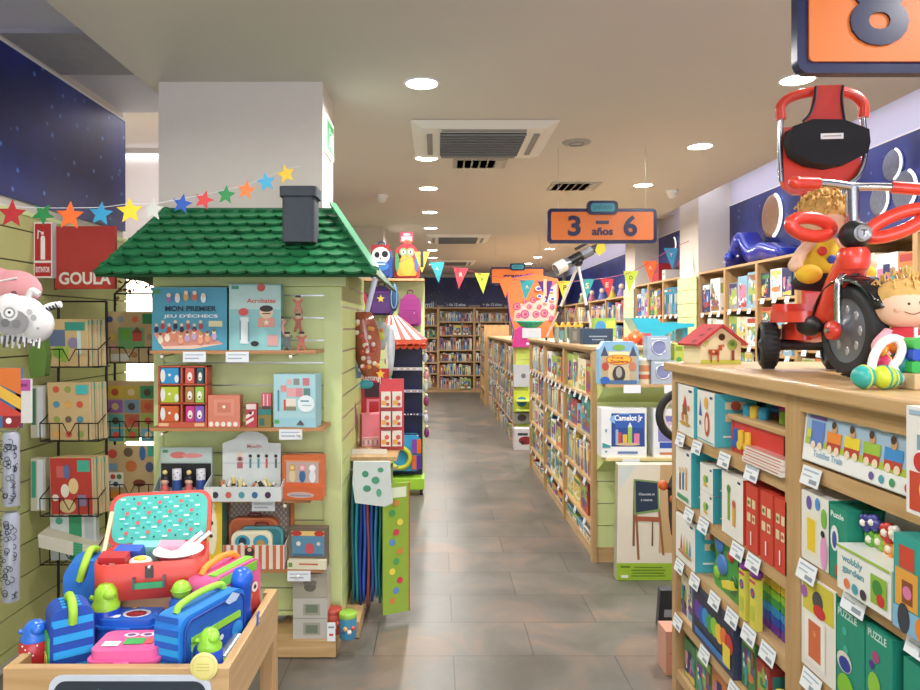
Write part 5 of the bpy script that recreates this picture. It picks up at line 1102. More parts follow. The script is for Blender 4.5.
t = thing('pink_soft_toy', 'pink soft toy cushion hanging behind the white doodled cushion', 'soft toy', (X_(12,2.75), 2.75, Z_(290,2.75)))
k = M(); k.ball((0,0,0), 1, P('#d38f94',.9), 18, 10, (.12,.04,.08)); k.ball((-.06,0,.03),1,P('#d38f94',.9),16,10,(.07,.035,.06)); k.build('body', t)
k = M(); k.ball((.03,-.036,-.015), .011, P('#6a3a4a',.6), 10, 6); k.tube([(-.04,-.035,.03),(.04,-.035,.045)], .004, P('#e6e0e0',.9), 5); k.build('stitched_face', t); hook(t, -.08, .04)
Yp = 2.45
items = [(6, 398, 30, 60, '#3a6a9a', 'hanging_toy_pack', 'striped multicolour toy pack hanging at the left edge', [('p',[(0,.3),(1,.0),(1,.25),(0,.55)],'#c8403a'),('p',[(0,.6),(1,.3),(1,.5),(0,.8)],'#e2b23a'),('p',[(0,.8),(1,.55),(1,1),(0,1)],'#d8722e'),('r',.7,.1,.6,.2,'#8a1f2a'),('c',.6,.12,.1,'#f0e8e8')]),
         (23, 401, 15, 44, '#d3d0cc', 'hanging_card', 'white card pack with a purple header hanging at the left edge', [('r',.5,.86,1,.26,'#b04a9a'),('r',.5,.86,.6,.06,'#7a2a6a')])]
for (px, py, w, h, c, nm, lb, art) in items:
    w, h = w/F*Yp, h/F*Yp
    o = card(nm, lb, 'toy pack', w, h, .012, c, art, None, (X_(px,Yp), Yp, Z_(py,Yp)-h/2))
for j, (px, y0, y1) in enumerate(((11, 432, 505), (11, 512, 600))):
    t = thing('doodle_tube', f'black and white doodled paper roll in a clear tube, {["upper","lower"][j]} of two at left edge', 'paper roll', (X_(px,Yp), Yp, Z_(y1,Yp)))
    h = (y1-y0)/F*Yp; k = M(); k.lathe([(.028,0),(.028,h-.01),(.02,h)], P('#9499a6',.3), 16); k.build('roll', t)
    k = M(); rg = random.Random(j)
    for i in range(40):
        a = -PI/2+rg.uniform(-1.3,1.3); z = .02+rg.random()*(h-.05); k.torus((.0285*math.cos(a), .0285*math.sin(a), z), .006+.005*rg.random(), .0012, P('#2a2c34',.5), 'x' if abs(math.cos(a)) > .8 else 'y', 10, 4)
    k.build('doodles', t); hook(t, 0, h+.004)
# loose toys between the left wall and rack
t = thing('green_soft_toy', 'dark green soft pouch hanging below the doodled cushion', 'soft toy', (X_(40,3.0), 3.0, Z_(378,3.0)))
k = M(); k.prism([(-.03,0),(.03,.01),(.04,.10),(.02,.21),(-.01,.22),(-.04,.08)], -.02, .02, P('#56752f',.9)); k.build('body', t, bevel=.008)
k = M(); k.torus((0,0,.228), .012, .003, P('#3d5a20',.8), 'y'); k.build('loop', t)
# ================================================================= contents of the front bin; floor of the bin at BZ
def W3(px, py, Y): return (X_(px,Y), Y, Z_(py,Y))
LB = '#1f6fd0'
# red travel bottle, blue cap
def bottle(label, x, y, z, r, h, body, cap, capname, deco=(), ball=True, tilt=None):
    t = thing('drinking_bottle', label, 'bottle', (x, y, z))
    if tilt: t.rotation_euler = tilt
    k = M(); k.lathe([(r*.9,0),(r,.006),(r,h*.6),(r*.86,h*.66)], P(body,.3), 24); k.build('bottle_body', t)
    k = M(); k.lathe([(r*.9,h*.64),(r*.92,h*.70),(r*.80,h*.74),(r*.78,h*.78),(r*.70,h*.90),(r*.42,h*.98),(0,h)], P(cap,.3), 24); k.build('cap', t)
    k = M(); k.ball((r*.35,-r*.3,h*.86), r*.5, P(cap,.3), 14, 8, (1,1,.8)); k.tube([(-r*.7,0,h*.76),(-r*1.05,-r*.1,h*.80)], r*.16, P(cap,.3), 8); k.build('spout_cover', t)
    for (a, zz, rr, c) in deco: k = M(); k.ball((r*.985*math.cos(a), r*.985*math.sin(a), zz), rr, P(c,.3), 10, 6, (1,1,1)); k.build('printed_motif', t)
    return t
sp = [(-PI/2+.25*i-.6, .055+.007*((i*3)%4), .0022, '#e9e6ef') for i in range(6)]+[(-PI/2+.3,.03,.006,'#e8a03a'),(-PI/2-.1,.035,.006,'#2a7fd0'),(-PI/2+.1,.02,.005,'#e6c23a')]
bottle('red drinking bottle with a blue dome cap in the corner of the bin', X_(35,1.66), 1.66, BZ, .034, .125, '#b8262e', '#2a6fd6', 'blue', sp)
# striped upright lunch bag
t = thing('striped_lunch_bag', 'upright lunch bag striped in two blues with a lime handle', 'lunch bag', (X_(76,1.64), 1.625, BZ), .62)
k = M(); w, h, d = .092, .168, .085
prof = rrect(0, h/2, w, h, .028, 6)
n = len(prof); CB, DB = P('#1b9bdc',.6), P('#1748a8',.6)
k.prism(prof, 0, d, DB, smooth=True); k.build('bag_body', t, bevel=.006)
k = M()
for i in range(4):
    z = .02+.036*i; k.box(-w/2-.0012+.004, w/2+.0012-.004, -.0022, -.0004, z, z+.017, CB)
for i in range(4):
    y = .008+.020*i; k.box(-w/2+.026, w/2-.026, y, y+.010, h, h+.0015, CB)
k.build('light_stripes', t)
k = M(); k.tube(spline([(0,-.003,h-.035),(0,-.007,h-.008),(0,.012,h+.012),(0,.05,h+.013),(0,.075,h-.0)]), .010, P('#9ccf2f',.5), 8); k.build('carry_handle', t)
k = M(); k.box(-w/2-.004,-w/2+.001,.008,d-.01,.01,h*.62,P('#4ab04a',.5)); k.box(-w/2-.006,-w/2-.003,.02,d-.03,.02,.06,P('#e8dc6a',.5)); k.build('side_pocket', t)
k = M(); k.box(-w/2+.002,-w/2+.006,-.003,.0,.0,h*.8,P('#1340a0',.5)); k.build('zip', t)
# rolled blue bag with green strap behind
t = thing('blue_lunch_bag', 'small blue rolled lunch bag with a lime strap behind the striped bag', 'lunch bag', (X_(88,1.86), 1.84, BZ), .3)
k = M(); k.rprism(.10, .205, .045, 0, .09, P('#1f72cc',.6), 0, .1025, seg=6); k.build('bag_body', t, bevel=.008)
k = M(); k.tube(spline([(-.01,-.003,.155),(0,-.008,.19),(.01,.03,.222),(.02,.07,.212)]), .010, P('#a5d830',.5), 8); k.build('carry_strap', t)
bottle('dark blue drinking bottle with lime cap behind the pink lunch box', X_(106,1.765), 1.765, BZ, .037, .175, '#1b3fae', '#9bcf2e', 'lime', [(-PI/2+.3*i-.5,.07+.008*(i%3),.0025,'#dfe6f4') for i in range(5)])
# lunch boxes
def lunchbox(label, x, y, z, w, d, h, col, art, yaw=0, lidc=None):
    t = thing('lunch_box', label, 'lunch box', (x, y, z), yaw)
    k = M(); k.rprism(w, d, .02, 0, h*.6, P(col,.3), 0, d/2, axis='z', seg=5); k.build('box_base', t, bevel=.003)
    k = M(); k.rprism(w+.006, d+.006, .022, h*.6, h*.72, P(lidc or col,.3), 0, d/2, axis='z'); k.rprism(w-.008, d-.008, .02, h*.72, h, P(lidc or col,.3), 0, d/2, axis='z'); k.build('lid', t, bevel=.004)
    k = M(); k.box(-.018,.018,-.008,-.001,h*.36,h*.70,P(lidc or col,.3)); k.build('clasp', t, bevel=.003)
    k = M(); k.x = Matrix.Translation((0,0,h)) @ Matrix.Rotation(-PI/2, 4, 'X'); k.art(art, w*.8, d*.8, 0, x0=-w*.4, z0=d*.1); k.build('lid_picture', t)
    return t
lunchbox('blue lunch box with a shark mouth on its lid behind the pink one', X_(143,1.83), 1.715, BZ+.047, .145, .10, .052, '#1f5fc0', [('e',.62,.45,.30,.32,'#c8d2e2'),('e',.62,.42,.22,.24,'#7a1f2a'),('p',[(.42,.35),(.48,.6),(.54,.4),(.6,.62),(.66,.4),(.72,.6),(.78,.36)],'#b8323a'),('r',.18,.2,.3,.2,'#e6eaf2'),('c',.45,.85,.05,'#d8b03a')])
k = M(); k.box(X_(143,1.83)-.06, X_(143,1.83)+.06, 1.73, 1.785, BZ+.0005, BZ+.046, P('#1b57b8',.35)); tag(k.build('spare_lunch_box', bevel=.003), 'closed blue box lying under the shark lunch box', 'lunch box')
lunchbox('pink lunch box with an owl on its lid at the front of the bin', X_(128,1.62), 1.585, BZ+.012, .158, .118, .072, '#e4609c', [('e',.42,.80,.14,.12,'#e9e3e6'),('e',.72,.80,.14,.12,'#e9e3e6'),('e',.42,.80,.08,.07,'#7a4a8a'),('e',.72,.80,.08,.07,'#7a4a8a'),('r',.58,.42,.36,.34,'#3fae5a'),('r',.86,.42,.14,.3,'#e0605a'),('r',.2,.28,.3,.26,'#f0eef0')], .04)
# big blue cool bag
t = thing('blue_cool_bag', 'large blue zipped cool bag with lime handle and pocket', 'lunch bag', (X_(171,1.64), 1.625, BZ), .0)
ang = 1.19
t.rotation_euler = (0,0,ang)
t.location = (X_(181,1.60), 1.592, BZ)
w, h, d = .235, .152, .075      # local x runs away along the bag, front face looks right
k = M(); pr = rrect(w/2, h/2, w, h, .03, 6); k.prism(pr, 0, d, P('#1f7fd8',.6,scale=30), smooth=True); k.build('bag_body', t, bevel=.007)
k = M(); pr = rrect(w/2, h/2, w-.03, h-.03, .025, 6); k.prism(pr, -.006, 0, P('#1a5fc0',.6), smooth=True); k.build('front_panel', t, bevel=.003)
k = M(); k.tube([(x,-.007,z) for x,z in rrect(w/2, h/2, w-.02, h-.02, .028, 6)], .0035, P('#123f9a',.5), 6, True); k.build('zip', t)
k = M(); k.box(.03, w-.03, -.011, -.006, h*.56, h*.66, P('#8fd03a',.5)); k.box(.03,.045,-.011,-.006,.02,h*.6,P('#8fd03a',.5)); k.build('green_band', t)
k = M(); k.rprism(w-.06, h*.48, .012, -.012, -.006, P('#1d4fb0',.6), w/2, h*.30); k.build('front_pocket', t, bevel=.002)
k = M(); k.art([('c',.45,.3,.03,'#dfe8f6'),('c',.55,.42,.03,'#dfe8f6'),('p',[(.3,.25),(.5,.28),(.42,.05)],'#a8b4c4'),('c',.8,.4,.09,'#2a8fe0'),('p',[(.6,.95),(.72,1.05),(.84,.95),(.78,.88),(.66,.88)],'#b9cde8')], w, h, -.0125); k.build('printed_motif', t)
k = M(); k.tube(spline([(.03,d*.5,h-.002),(.045,d*.5,h+.014),(w*.5,d*.5,h+.020),(w-.05,d*.5,h+.014),(w-.035,d*.5,h-.002)]), .0085, P('#9bd63a',.5), 8); k.build('carry_handle', t)
k = M(); k.box(-.0015,.0,.004,d-.004,.02,h-.03,P('#1ba0e0',.6))
for i in range(5): k.box(-.0025,-.0005,.004,d-.004,.022+.03*i,.036+.03*i,P('#1a5fc0',.6))
k.build('side_stripes', t)
bottle('blue drinking bottle with lime cap beside the yellow sticker', X_(209,1.60), 1.605, BZ, .030, .130, '#1f4fc4', '#8fd234', 'lime', [(-PI/2+.3*i-.6,.07+.005*(i%3),.002,'#dfe6f4') for i in range(5)]+[(-PI/2+.2,.03,.012,'#6fc03a')])
t = thing('drinking_bottle', 'silver and green bottle lying beside the big blue bag', 'bottle', (X_(224,1.68), 1.70, BZ+.022)); k = M(); k.tube([(0,-.04,.0),(.01,.06,.01)], .02, P('#9aa3ac',.3,metal=.5), 14); k.build('bottle_body', t); k = M(); k.tube([(-.001,-.055,.0),(0,-.04,.0)], .018, P('#7fc93a',.3), 14); k.build('cap', t)
k = M(); k.ball((0,0,.022), .024, P('#9cd63c',.3), 16, 10); k.torus((0,0,.022), .024, .002, P('#7cb82c',.3)); o = k.build('green_ball_cap', None, (X_(181,1.76), 1.775, BZ+.125)); 
t = thing('drinking_bottle', 'bottle with a round lime cap hidden behind the big blue bag', 'bottle', (X_(182,1.79), 1.785, BZ))
o.parent = t; o.name = 'cap'; o.location = (0,0,.128)
k = M(); k.lathe([(.028,0),(.03,.01),(.03,.12),(.024,.132)], P('#2a62c8',.3), 18); k.build('bottle_body', t)
# pink owl bag
t = thing('owl_lunch_bag', 'pink and green owl lunch bag with orange handle behind the blue bag', 'lunch bag', (X_(203,1.84), 1.80, BZ), 1.21)
w, h, d = .20, .178, .085
t.location = (X_(214,1.775), 1.775, BZ); 
k = M(); k.prism(rrect(w/2, h/2, w, h, .03, 6), 0, d, P('#e0609a',.6), smooth=True); k.build('bag_body', t, bevel=.006)
k = M(); k.box(.02,w-.02,.010,.034,h-.001,h+.003,P('#7cc83a',.5)); k.box(.02,w-.02,-.002,.008,h-.03,h-.006,P('#7cc83a',.5)); k.build('green_band', t)
k = M(); k.tube(spline([(.02,d*.65,h-.002),(.04,d*.65,h+.014),(w*.5,d*.65,h+.022),(w-.05,d*.65,h+.014),(w-.03,d*.65,h-.002)]), .009, P('#f0902a',.5), 8); k.build('carry_handle', t)
k = M(); k.box(w-.001,w+.002,.01,d-.01,.01,h-.03,P('#4f86b8',.5)); k.build('side_panel', t)
k = M(); k.art([('e',.75,.36,.2,.34,'#c8453a'),('c',.68,.58,.07,'#f0ead8'),('c',.84,.58,.07,'#f0ead8'),('c',.68,.58,.03,'#2a2a2e'),('c',.84,.58,.03,'#2a2a2e'),('p',[(.73,.5),(.79,.5),(.76,.42)],'#e8a03a')], w, h, -.003); k.build('owl_face', t)
k = M(); k.ball((0,0,0), .032, P('#1f62d0',.3), 16, 10); k.lathe([(.026,-.09),(.028,-.01)], P('#1b50b8',.3), 16); o = k.build('blue_ball_cap'); t2 = thing('drinking_bottle', 'bottle with a big round blue cap between the two lunch bags', 'bottle', (X_(241,1.86), 1.86, BZ)); o.parent = t2; o.name = 'cap'; o.location = (0,0,.150)
k = M(); k.lathe([(.026,0),(.028,.01),(.028,.07)], P('#1b50b8',.3), 16); k.build('bottle_body', t2)
card('hang_tag', 'small blue and white tag hanging over the side of the bin', 'tag', .022, .03, .003, '#3a5fb0', [('r',.62,.5,.5,.7,'#eceef2'),('r',.62,.45,.3,.2,'#c83a4a')], None, (TX1+.0035, 1.80, .833), yaw=PI/2)
# yellow sticker
t = thing('round_sticker', 'round pale yellow sticker on the front corner of the bin', 'sticker', (X_(203,TY0-.01), TY0-.0015, Z_(666,TY0)+0)); k = M(); k.lathe([(.031,0),(.031,.003),(.029,.004),(0,.004)], P('#e3d884',.4), 30, axis='y'); k.build('disc', t)
k = M(); k.torus((0,-.0042,0), .025, .0006, P('#c9b95a',.4), 'y'); 
for i in range(3): k.box(-.015,.012,-.0046,-.004,-.008+.007*i,-.0065+.007*i,P('#c2b35e',.4))
k.build('print', t)
# ---- open red suitcase on the riser
SX, SYa = X_(151,1.80), 1.79
CO = P('#cf4034',.45); t = thing('open_red_suitcase', 'open coral red toy suitcase with a turquoise patterned lid lining', 'suitcase', (SX, SYa, RSZ+.001), .24)
w, d, h = .272, .165, .092
k = M(); out = rrect(0, d/2, w, d, .035, 7); inn = rrect(0, d/2, w-.010, d-.010, .031, 7); n = len(out)
k.add([(x,y,0) for x,y in out]+[(x,y,h) for x,y in out]+[(x,y,h) for x,y in inn]+[(x,y,.004) for x,y in inn],
      [tuple(range(n-1,-1,-1))]+[(i,(i+1)%n,(i+1)%n+n,i+n) for i in range(n)]+[(i+n,(i+1)%n+n,(i+1)%n+2*n,i+2*n) for i in range(n)]+[(i+2*n,(i+1)%n+2*n,(i+1)%n+3*n,i+3*n) for i in range(n)]+[tuple(range(3*n,4*n))], CO, True)
k.build('case_body', t)
TL = P('#3fb5a8',.5); lid = M(); lw, lh = w, .150
lid.rprism(lw, lh, .035, 0, .03, CO, 0, lh/2, seg=7); lid2 = M(); lid2.rprism(lw-.022, lh-.018, .03, -.0015, 0, TL, 0, lh/2, seg=7)
lo = lid.build('lid', t, (0, d-.002, h-.004), bevel=.003); lo.rotation_euler = (-.50, 0, 0)
l2 = lid2.build('lid_lining', lo)
k = M(); rg = random.Random(2)
sh = []
for r in range(9):
    for c in range(8):
        x, z = .09+.117*c+(.05 if r%2 else 0), .10+.1*r
        if x > .95: continue
        sh.append([('r',x,z,.055,.035,'#d6efe8'),('c',x,z,.022,'#c8505a'),('c',x,z,.012,'#203a4a'),('e',x,z,.025,.02,'#7fd0e0')][(r+c*2)%4])
k.art(sh, lw-.03, lh-.02, -.0018, x0=-(lw-.03)/2, z0=.01); k.build('lining_print', lo)
k = M(); k.box(-.035,.035,-.012,-.007,.030,.045,P('#2f9a62',.4)); 
k.box(-.04,-.033,-.012,0,.03,.058,P('#6a6a6a',.3,metal=.6)); k.box(.033,.04,-.012,0,.03,.058,P('#6a6a6a',.3,metal=.6)); k.build('carry_handle', t)
k = M(); k.box(-.010,.010,-.006,0,.055,.085,P('#5a5a56',.3,metal=.7)); k.ball((0,-.006,.082), .006, P('#d8d8d8',.2,metal=.8), 8, 6); k.build('clasp', t)
k = M(); k.tube([(-w/2+.012,d*.4,h),(-w/2+.02,d*.85,h+.10)], .006, P('#e0d2a4',.5), 8); k.build('lid_strap', t)
k = M(); k.add([(w/2-.004,d*.5,h*.6),(w/2-.004,d,h*.6),(w/2-.006,d+.04,h+.06),(w/2-.006,d*.8,h+.03)],[(0,1,2,3),(3,2,1,0)], P('#e0b23a',.6)); k.build('lid_stay', t)
# inside: white plate, cutlery, small packs
px_, py_, pz_ = SX+.045, SYa+.08, RSZ+.085
t = thing('white_toy_plate', 'white oval toy plate in the open red suitcase', 'plate', (px_, py_, pz_)); k = M()
k.lathe([(.0,.0),(.035,.0),(.062,.014),(.064,.016),(.060,.016),(.034,.003),(0,.003)], P('#eef0f0',.25), 28); k.build('dish', t); k = M(); k.torus((0,0,.0155), .063, .0018, P('#f6f6f6',.2)); k.build('rim', t)
for i, dx in enumerate((.028,.05)):
    t = thing('white_toy_spoon', f'white plastic toy cutlery on the plate, {["nearer","farther"][i]} from the patterned lid corner', 'cutlery', (px_+dx-.02, py_-.02, pz_+.018)); k = M(); k.tube([(0,0,0),(.055,.02,.045)], .0055, P('#f4f5f6',.25), 8); k.build('handle', t)
    k = M(); k.ball((-.008,-.003,-.002), .011, P('#f4f5f6',.25), 12, 8, (1.3,.8,.4)); k.build('bowl', t)
for (dx, dy, c, l, a) in ((-.085,.09,'#3a5fc0','blue striped napkin pack with white dots in the open suitcase',[('c',.2+.2*i,.5,.07,'#e8eef6') for i in range(4)]),(-.055,.125,'#7fd0c4','mint green packet at the back of the open suitcase',[]),(.01,.13,'#d898b0','pink packet behind the plate in the open suitcase',[]),(-.10,.035,'#b5363a','red dotted packet at the front of the open suitcase',[('c',.2,.5,.1,'#f0e8e8'),('r',.5,.5,.2,.4,'#e8e0d0'),('c',.8,.5,.1,'#e0803a')])):
    card('picnic_packet', l, 'toy packet', .07, .05, .03, c, a, None, (SX+dx, SYa+dy-.015, RSZ+.055), lean=-.3)
t = thing('toy_sandwich', 'white and yellow toy egg at the front of the open suitcase', 'toy food', (SX-.035, SYa+.03, RSZ+.085)); k = M(); k.ball((0,0,0), .03, P('#eeeadf',.4), 16, 10, (1,.8,.5)); k.build('white', t)
k = M(); k.ball((.002,-.008,.010), .014, P('#e8c23a',.35), 12, 8, (1.2,.8,.6)); k.build('yolk', t)
# ================================================================= aisle side of the toy house
def hang(k, x, Y0, Y1, z): k.tube([(x, Y0, z), (x, Y1, z)], .003, CHROME, 5)
SXF = HX1   # side board at x = HX1, faces the aisle
# beech side shelf with pink bag and red pack display
t = thing('side_shelf', 'beech shelf on the aisle side of the toy house display', 'shelf', (0,0,0))
k = M(); k.box(SXF+.002, -.225, 3.92, 4.62, .843, .866, BEECHY); k.build('shelf_board', t)
k = M(); k.tube([(SXF+.004,4.0,.82),(-.24,4.0,.835)], .006, CHROME, 6); k.tube([(SXF+.004,4.5,.82),(-.24,4.5,.835)], .006, CHROME, 6); k.build('shelf_bracket', t)
SZ = .8665
t = thing('pink_gift_bag', 'pink card bag with cut-out handle on the side shelf', 'bag', (X_(374,4.25)-.0, 4.25, SZ), .25)
k = M(); w = .15; PB = P('#d97a86',.5)
k.box(-w/2,w/2,0,.09,0,.20,PB); k.build('bag_body', t, bevel=.003)
k = M(); 
for a in ([(-.045,.19),(-.03,.19),(-.03,.275),(-.045,.29)], [(.03,.19),(.045,.19),(.045,.29),(.03,.275)], [(-.045,.29),(-.03,.275),(.03,.275),(.045,.29)]): k.prism(a, 0, .004, PB)
k.build('bag_handle', t)
k = M(); k.art([('r',.5,.14,.98,.24,'#c8a0a0')]+[('r',.08+.093*i,.14,.04,.14,'#e6d8d0' if i%2 else '#8a6a6a') for i in range(10)]+[('r',.5,.30,.96,.02,'#f0dcd8')], w, .20, -.0005, x0=-w/2); k.build('printed_band', t)
t = thing('red_pack_stand', 'red card stand hung with small packs at the end of side shelf', 'card stand', (X_(392,4.1), 4.1, SZ), .1)
k = M(); w = .145; k.box(-w/2,w/2,.05,.06,0,.42,P('#c22a2e',.4)); k.prism([(0,0),(.055,0),(.055,.42)], -w/2, -w/2+.004, P('#c22a2e',.4), 'x'); k.build('stand_card', t)
for r in range(3):
    for c in range(2):
        k = M(); x = -.035+.066*c; z = .07+.115*r; k.box(x-.028,x+.028,.02,.048,z-.045,z+.045,P('#ded6ca',.4)); k.build('small_pack', t)
        k = M(); k.art([('r',.3,.3,.5,.3,'#e0a03a'),('c',.6,.6,.25,'#c8503a'),('r',.7,.2,.3,.2,'#b03a4a')], .056, .09, .0195, x0=x-.028, z0=z-.045); k.build('pack_print', t)
t = thing('red_wall_panel', 'red card panel with white writing and teal whale behind the pink bag', 'card panel', (X_(368,4.45), 4.5, SZ))
k = M(); w = .26; k.box(-w/2,w/2,0,.01,.03,.46,P('#b8242c',.4)); k.build('panel', t)
k = M(); k.art([('T','Rafting',.55,.86,.5,.10,'#e8dcd8'),('r',.6,.70,.4,.2,'#3a1a22')], w, .46, -.001, x0=-w/2); k.build('print', t)
k = M(); k.ball((-.02,-.03,.36), 1, P('#27a3b5',.4), 14, 8, (.055,.012,.028)); k.prism([(-.07,.35),(-.05,.36),(-.05,.38),(-.08,.39)], -.036, -.024, P('#27a3b5',.4)); k.build('teal_whale', t)
t = thing('clear_sweet_tray', 'clear shallow tray of small trinkets at the front of the side shelf', 'tray', (X_(372,4.05), 4.03, SZ)); k = M(); k.box(-.11,.09,-.03,.07,0,.004,P('#d8d0c0',.3)); k.box(-.11,.09,-.034,-.03,0,.03,P('#dcd6ca',.2)); k.build('tray_base', t)
for i in range(9): k = M(); k.ball((-.095+.021*i, .01+.02*(i%2), .014), .010, P(['#c8a03a','#b8503a','#e8e0d0','#4a8a9a'][i%4],.4), 8, 6); k.build('trinket', t)
# hanging posters (height charts) on a rail
t = thing('chart_rail', 'chrome rail under the side shelf carrying the hanging charts', 'rail', (0,0,0)); k = M(); k.tube([(SXF+.004,3.9,.80),(-.235,3.9,.80),(-.215,3.9,.82)], .005, CHROME, 8); k.tube([(SXF+.004,4.2,.80),(-.235,4.2,.80)], .005, CHROME, 8); k.build('rail_arm', t)
cols = ['#2a6a72','#2f8fa0','#1f3f8a','#3a5ab8','#8a4a4a','#2f4f9a','#2a7a9a','#1f6a5a','#35607a','#6a8a3a']
for i, c in enumerate(cols):
    x = SXF+.028+.021*i; hgt = [.68,.67,.69,.66,.70,.67,.65,.68,.64,.60][i]
    t = thing('hanging_chart', f'{["teal","light teal","navy","blue","brownish","deep blue","petrol","dark green","slate","olive"][i]} rolled edge chart, {ORD[i]} from the board among those hanging in film', 'wall chart', (x, 3.80, .80-hgt-.025), 0)
    k = M(); n = 10
    pts = [(.004*math.sin(i+q*.9), q) for q in range(n)]
    vs = []
    for q in range(n):
        z = hgt*q/(n-1); dx = .004*math.sin(i*1.3+q*.8)
        vs += [(dx-.006,0,z),(dx+.006,-.004,z),(dx+.006,.42,z),(dx-.006,.42,z)]
    k.add(vs, [(q*4+j, q*4+(j+1)%4, q*4+4+(j+1)%4, q*4+4+j) for q in range(n-1) for j in range(4)]+[(3,2,1,0),((n-1)*4,(n-1)*4+1,(n-1)*4+2,(n-1)*4+3)], P(c,.25,var=.2,scale=8), True); k.build('chart_sheet', t)
    k = M(); k.torus((0,.2,hgt+.012), .012, .002, P('#b8463a',.4), 'x', 12, 5); k.build('hanger_ring', t)
t = thing('hanging_chart', 'lime green printed chart turned to the aisle at the end of the rail', 'wall chart', (-.262, 3.76, .05), .45)
k = M(); k.box(-.03,.12,0,.010,0,.70,P('#8fae3a',.3)); k.box(.12,.126,-.002,.012,0,.70,P('#c8404a',.4)); k.build('chart_sheet', t)
k = M(); k.art([('r',.5,.93,.8,.08,'#d8e0c0')]+[('c',.35+.3*((i*7)%3)/2,.1+.075*i,.12,['#c8843a','#5a8ac0','#c8404a','#e0d04a','#4a9a5a'][i%5]) for i in range(11)], .15, .70, -.001, x0=-.03); k.build('print', t)
t = thing('white_green_bag', 'white plastic bag printed with green leaves under the side shelf', 'bag', (X_(374,3.72), 3.72, Z_(503,3.72))); k = M()
k.prism([(-.10,.0),(.06,-.02),(.10,.0),(.09,.10),(.085,.22),(-.11,.22),(-.115,.1)], 0, .02, P('#cdd6d2',.3)); k.build('bag_body', t, bevel=.004)
k = M(); k.art([('e',.3,.7,.10,.08,'#3f8f6a'),('e',.6,.55,.12,.09,'#4a9a74'),('e',.35,.35,.12,.08,'#3f8f6a'),('e',.75,.8,.09,.06,'#4a9a74'),('e',.7,.25,.08,.1,'#5aa57e')], .18, .22, -.001, x0=-.10); k.build('leaf_print', t)
# bagged sweets and toys hung above the shelf
def hangpack(label, px, pyt, pyb, Y, wpx, col, arts, tw=0):
    w = wpx/F*Y; h = (pyb-pyt)/F*Y
    t = thing('hanging_pack', label, 'toy pack', (X_(px,Y), Y, Z_(pyb,Y)))
    k = M(); n = 8; vs = []
    for q in range(n+1):
        f = q/n; ww = w*(.35+.65*math.sin(PI*min(1,(1-f)*.8+.15)))/2; dx = tw*f
        vs += [(dx-ww,-.0,h*f),(dx,-.022,h*f),(dx+ww,0,h*f),(dx,.022,h*f)]
    k.add(vs, [(q*4+j, q*4+(j+1)%4, q*4+4+(j+1)%4, q*4+4+j) for q in range(n) for j in range(4)]+[(3,2,1,0),(n*4,n*4+1,n*4+2,n*4+3)], P(col,.2,var=.25,scale=25,coat=.5), True); k.build('film_bag', t)
    for (a,b,r,c) in arts: k = M(); k.ball((tw*b+a*w,-.022,b*h), r, P(c,.35), 10, 6, (1,.4,1)); k.build('wrapped_item', t)
    k = M(); k.tube([(tw,0,h),(tw,0,h+.03)], .002, CHROME, 5); k.build('hook', t)
    return t
rg = random.Random(8)
hangpack('film bag of orange and white twisted paper horns hanging beside the house', 370, 312, 376, 4.2, 30, '#a8583c', [(rg.uniform(-.32,.32), rg.uniform(.12,.85), .014, rg.choice(['#e8d8c8','#c84a3a','#e0a04a'])) for i in range(26)], -.05)
hangpack('clear bag with a lime star toy hanging in front of the backpacks', 380, 322, 350, 4.6, 16, '#a9b4b4', [(0,.5,.03,'#c6d43a'),(.1,.7,.015,'#e08a2a')])
hangpack('tall pale clear bag hanging beside the circus display', 390, 325, 374, 4.7, 10, '#bcc4ca', [])
hangpack('brown film bag of small toys hanging nearest the lime side board', 353, 305, 378, 4.3, 14, '#6f5f56', [(rg.uniform(-.3,.3), rg.uniform(.1,.8), .012, rg.choice(['#d8d0c8','#c84a3a','#3a7a9a','#8a9a5a'])) for i in range(12)])
hangpack('bag with green and blue skipping cords hanging by the side board', 346, 318, 372, 4.15, 8, '#5f6a60', [(0,.2+.07*i,.008,['#3a9a5a','#7aa8c8'][i%2]) for i in range(9)])
hangpack('red toy pack hanging nearest the house corner post', 341.5, 325, 362, 4.02, 5, '#a8503c', [])
hangpack('blue and grey toy pack hanging above the red card panel', 357, 357, 378, 4.25, 15, '#5a7a96', [(-.2,.5,.014,'#2a5a9a'),(.2,.4,.012,'#c8d0d0')])
hangpack('pink and blue card toys hanging low beside the side board', 349, 398, 440, 4.15, 16, '#b06a7e', [(.0,.4,.014,'#3a7ab0'),(.2,.3,.012,'#4a9aa0'),(-.2,.6,.014,'#c8607a')])
t = thing('paper_star', 'yellow foam star on top of the red card stand', 'star', (X_(381,4.1), 4.06, SZ+.455)); k = M(); k.prism(star_pts(.028,.45), 0, .008, P('#e8b81f',.5)); k.build('star', t); k = M(); k.tube([(0,.004,-.06),(0,.004,-.01)], .002, CHROME, 5); k.build('stalk', t)
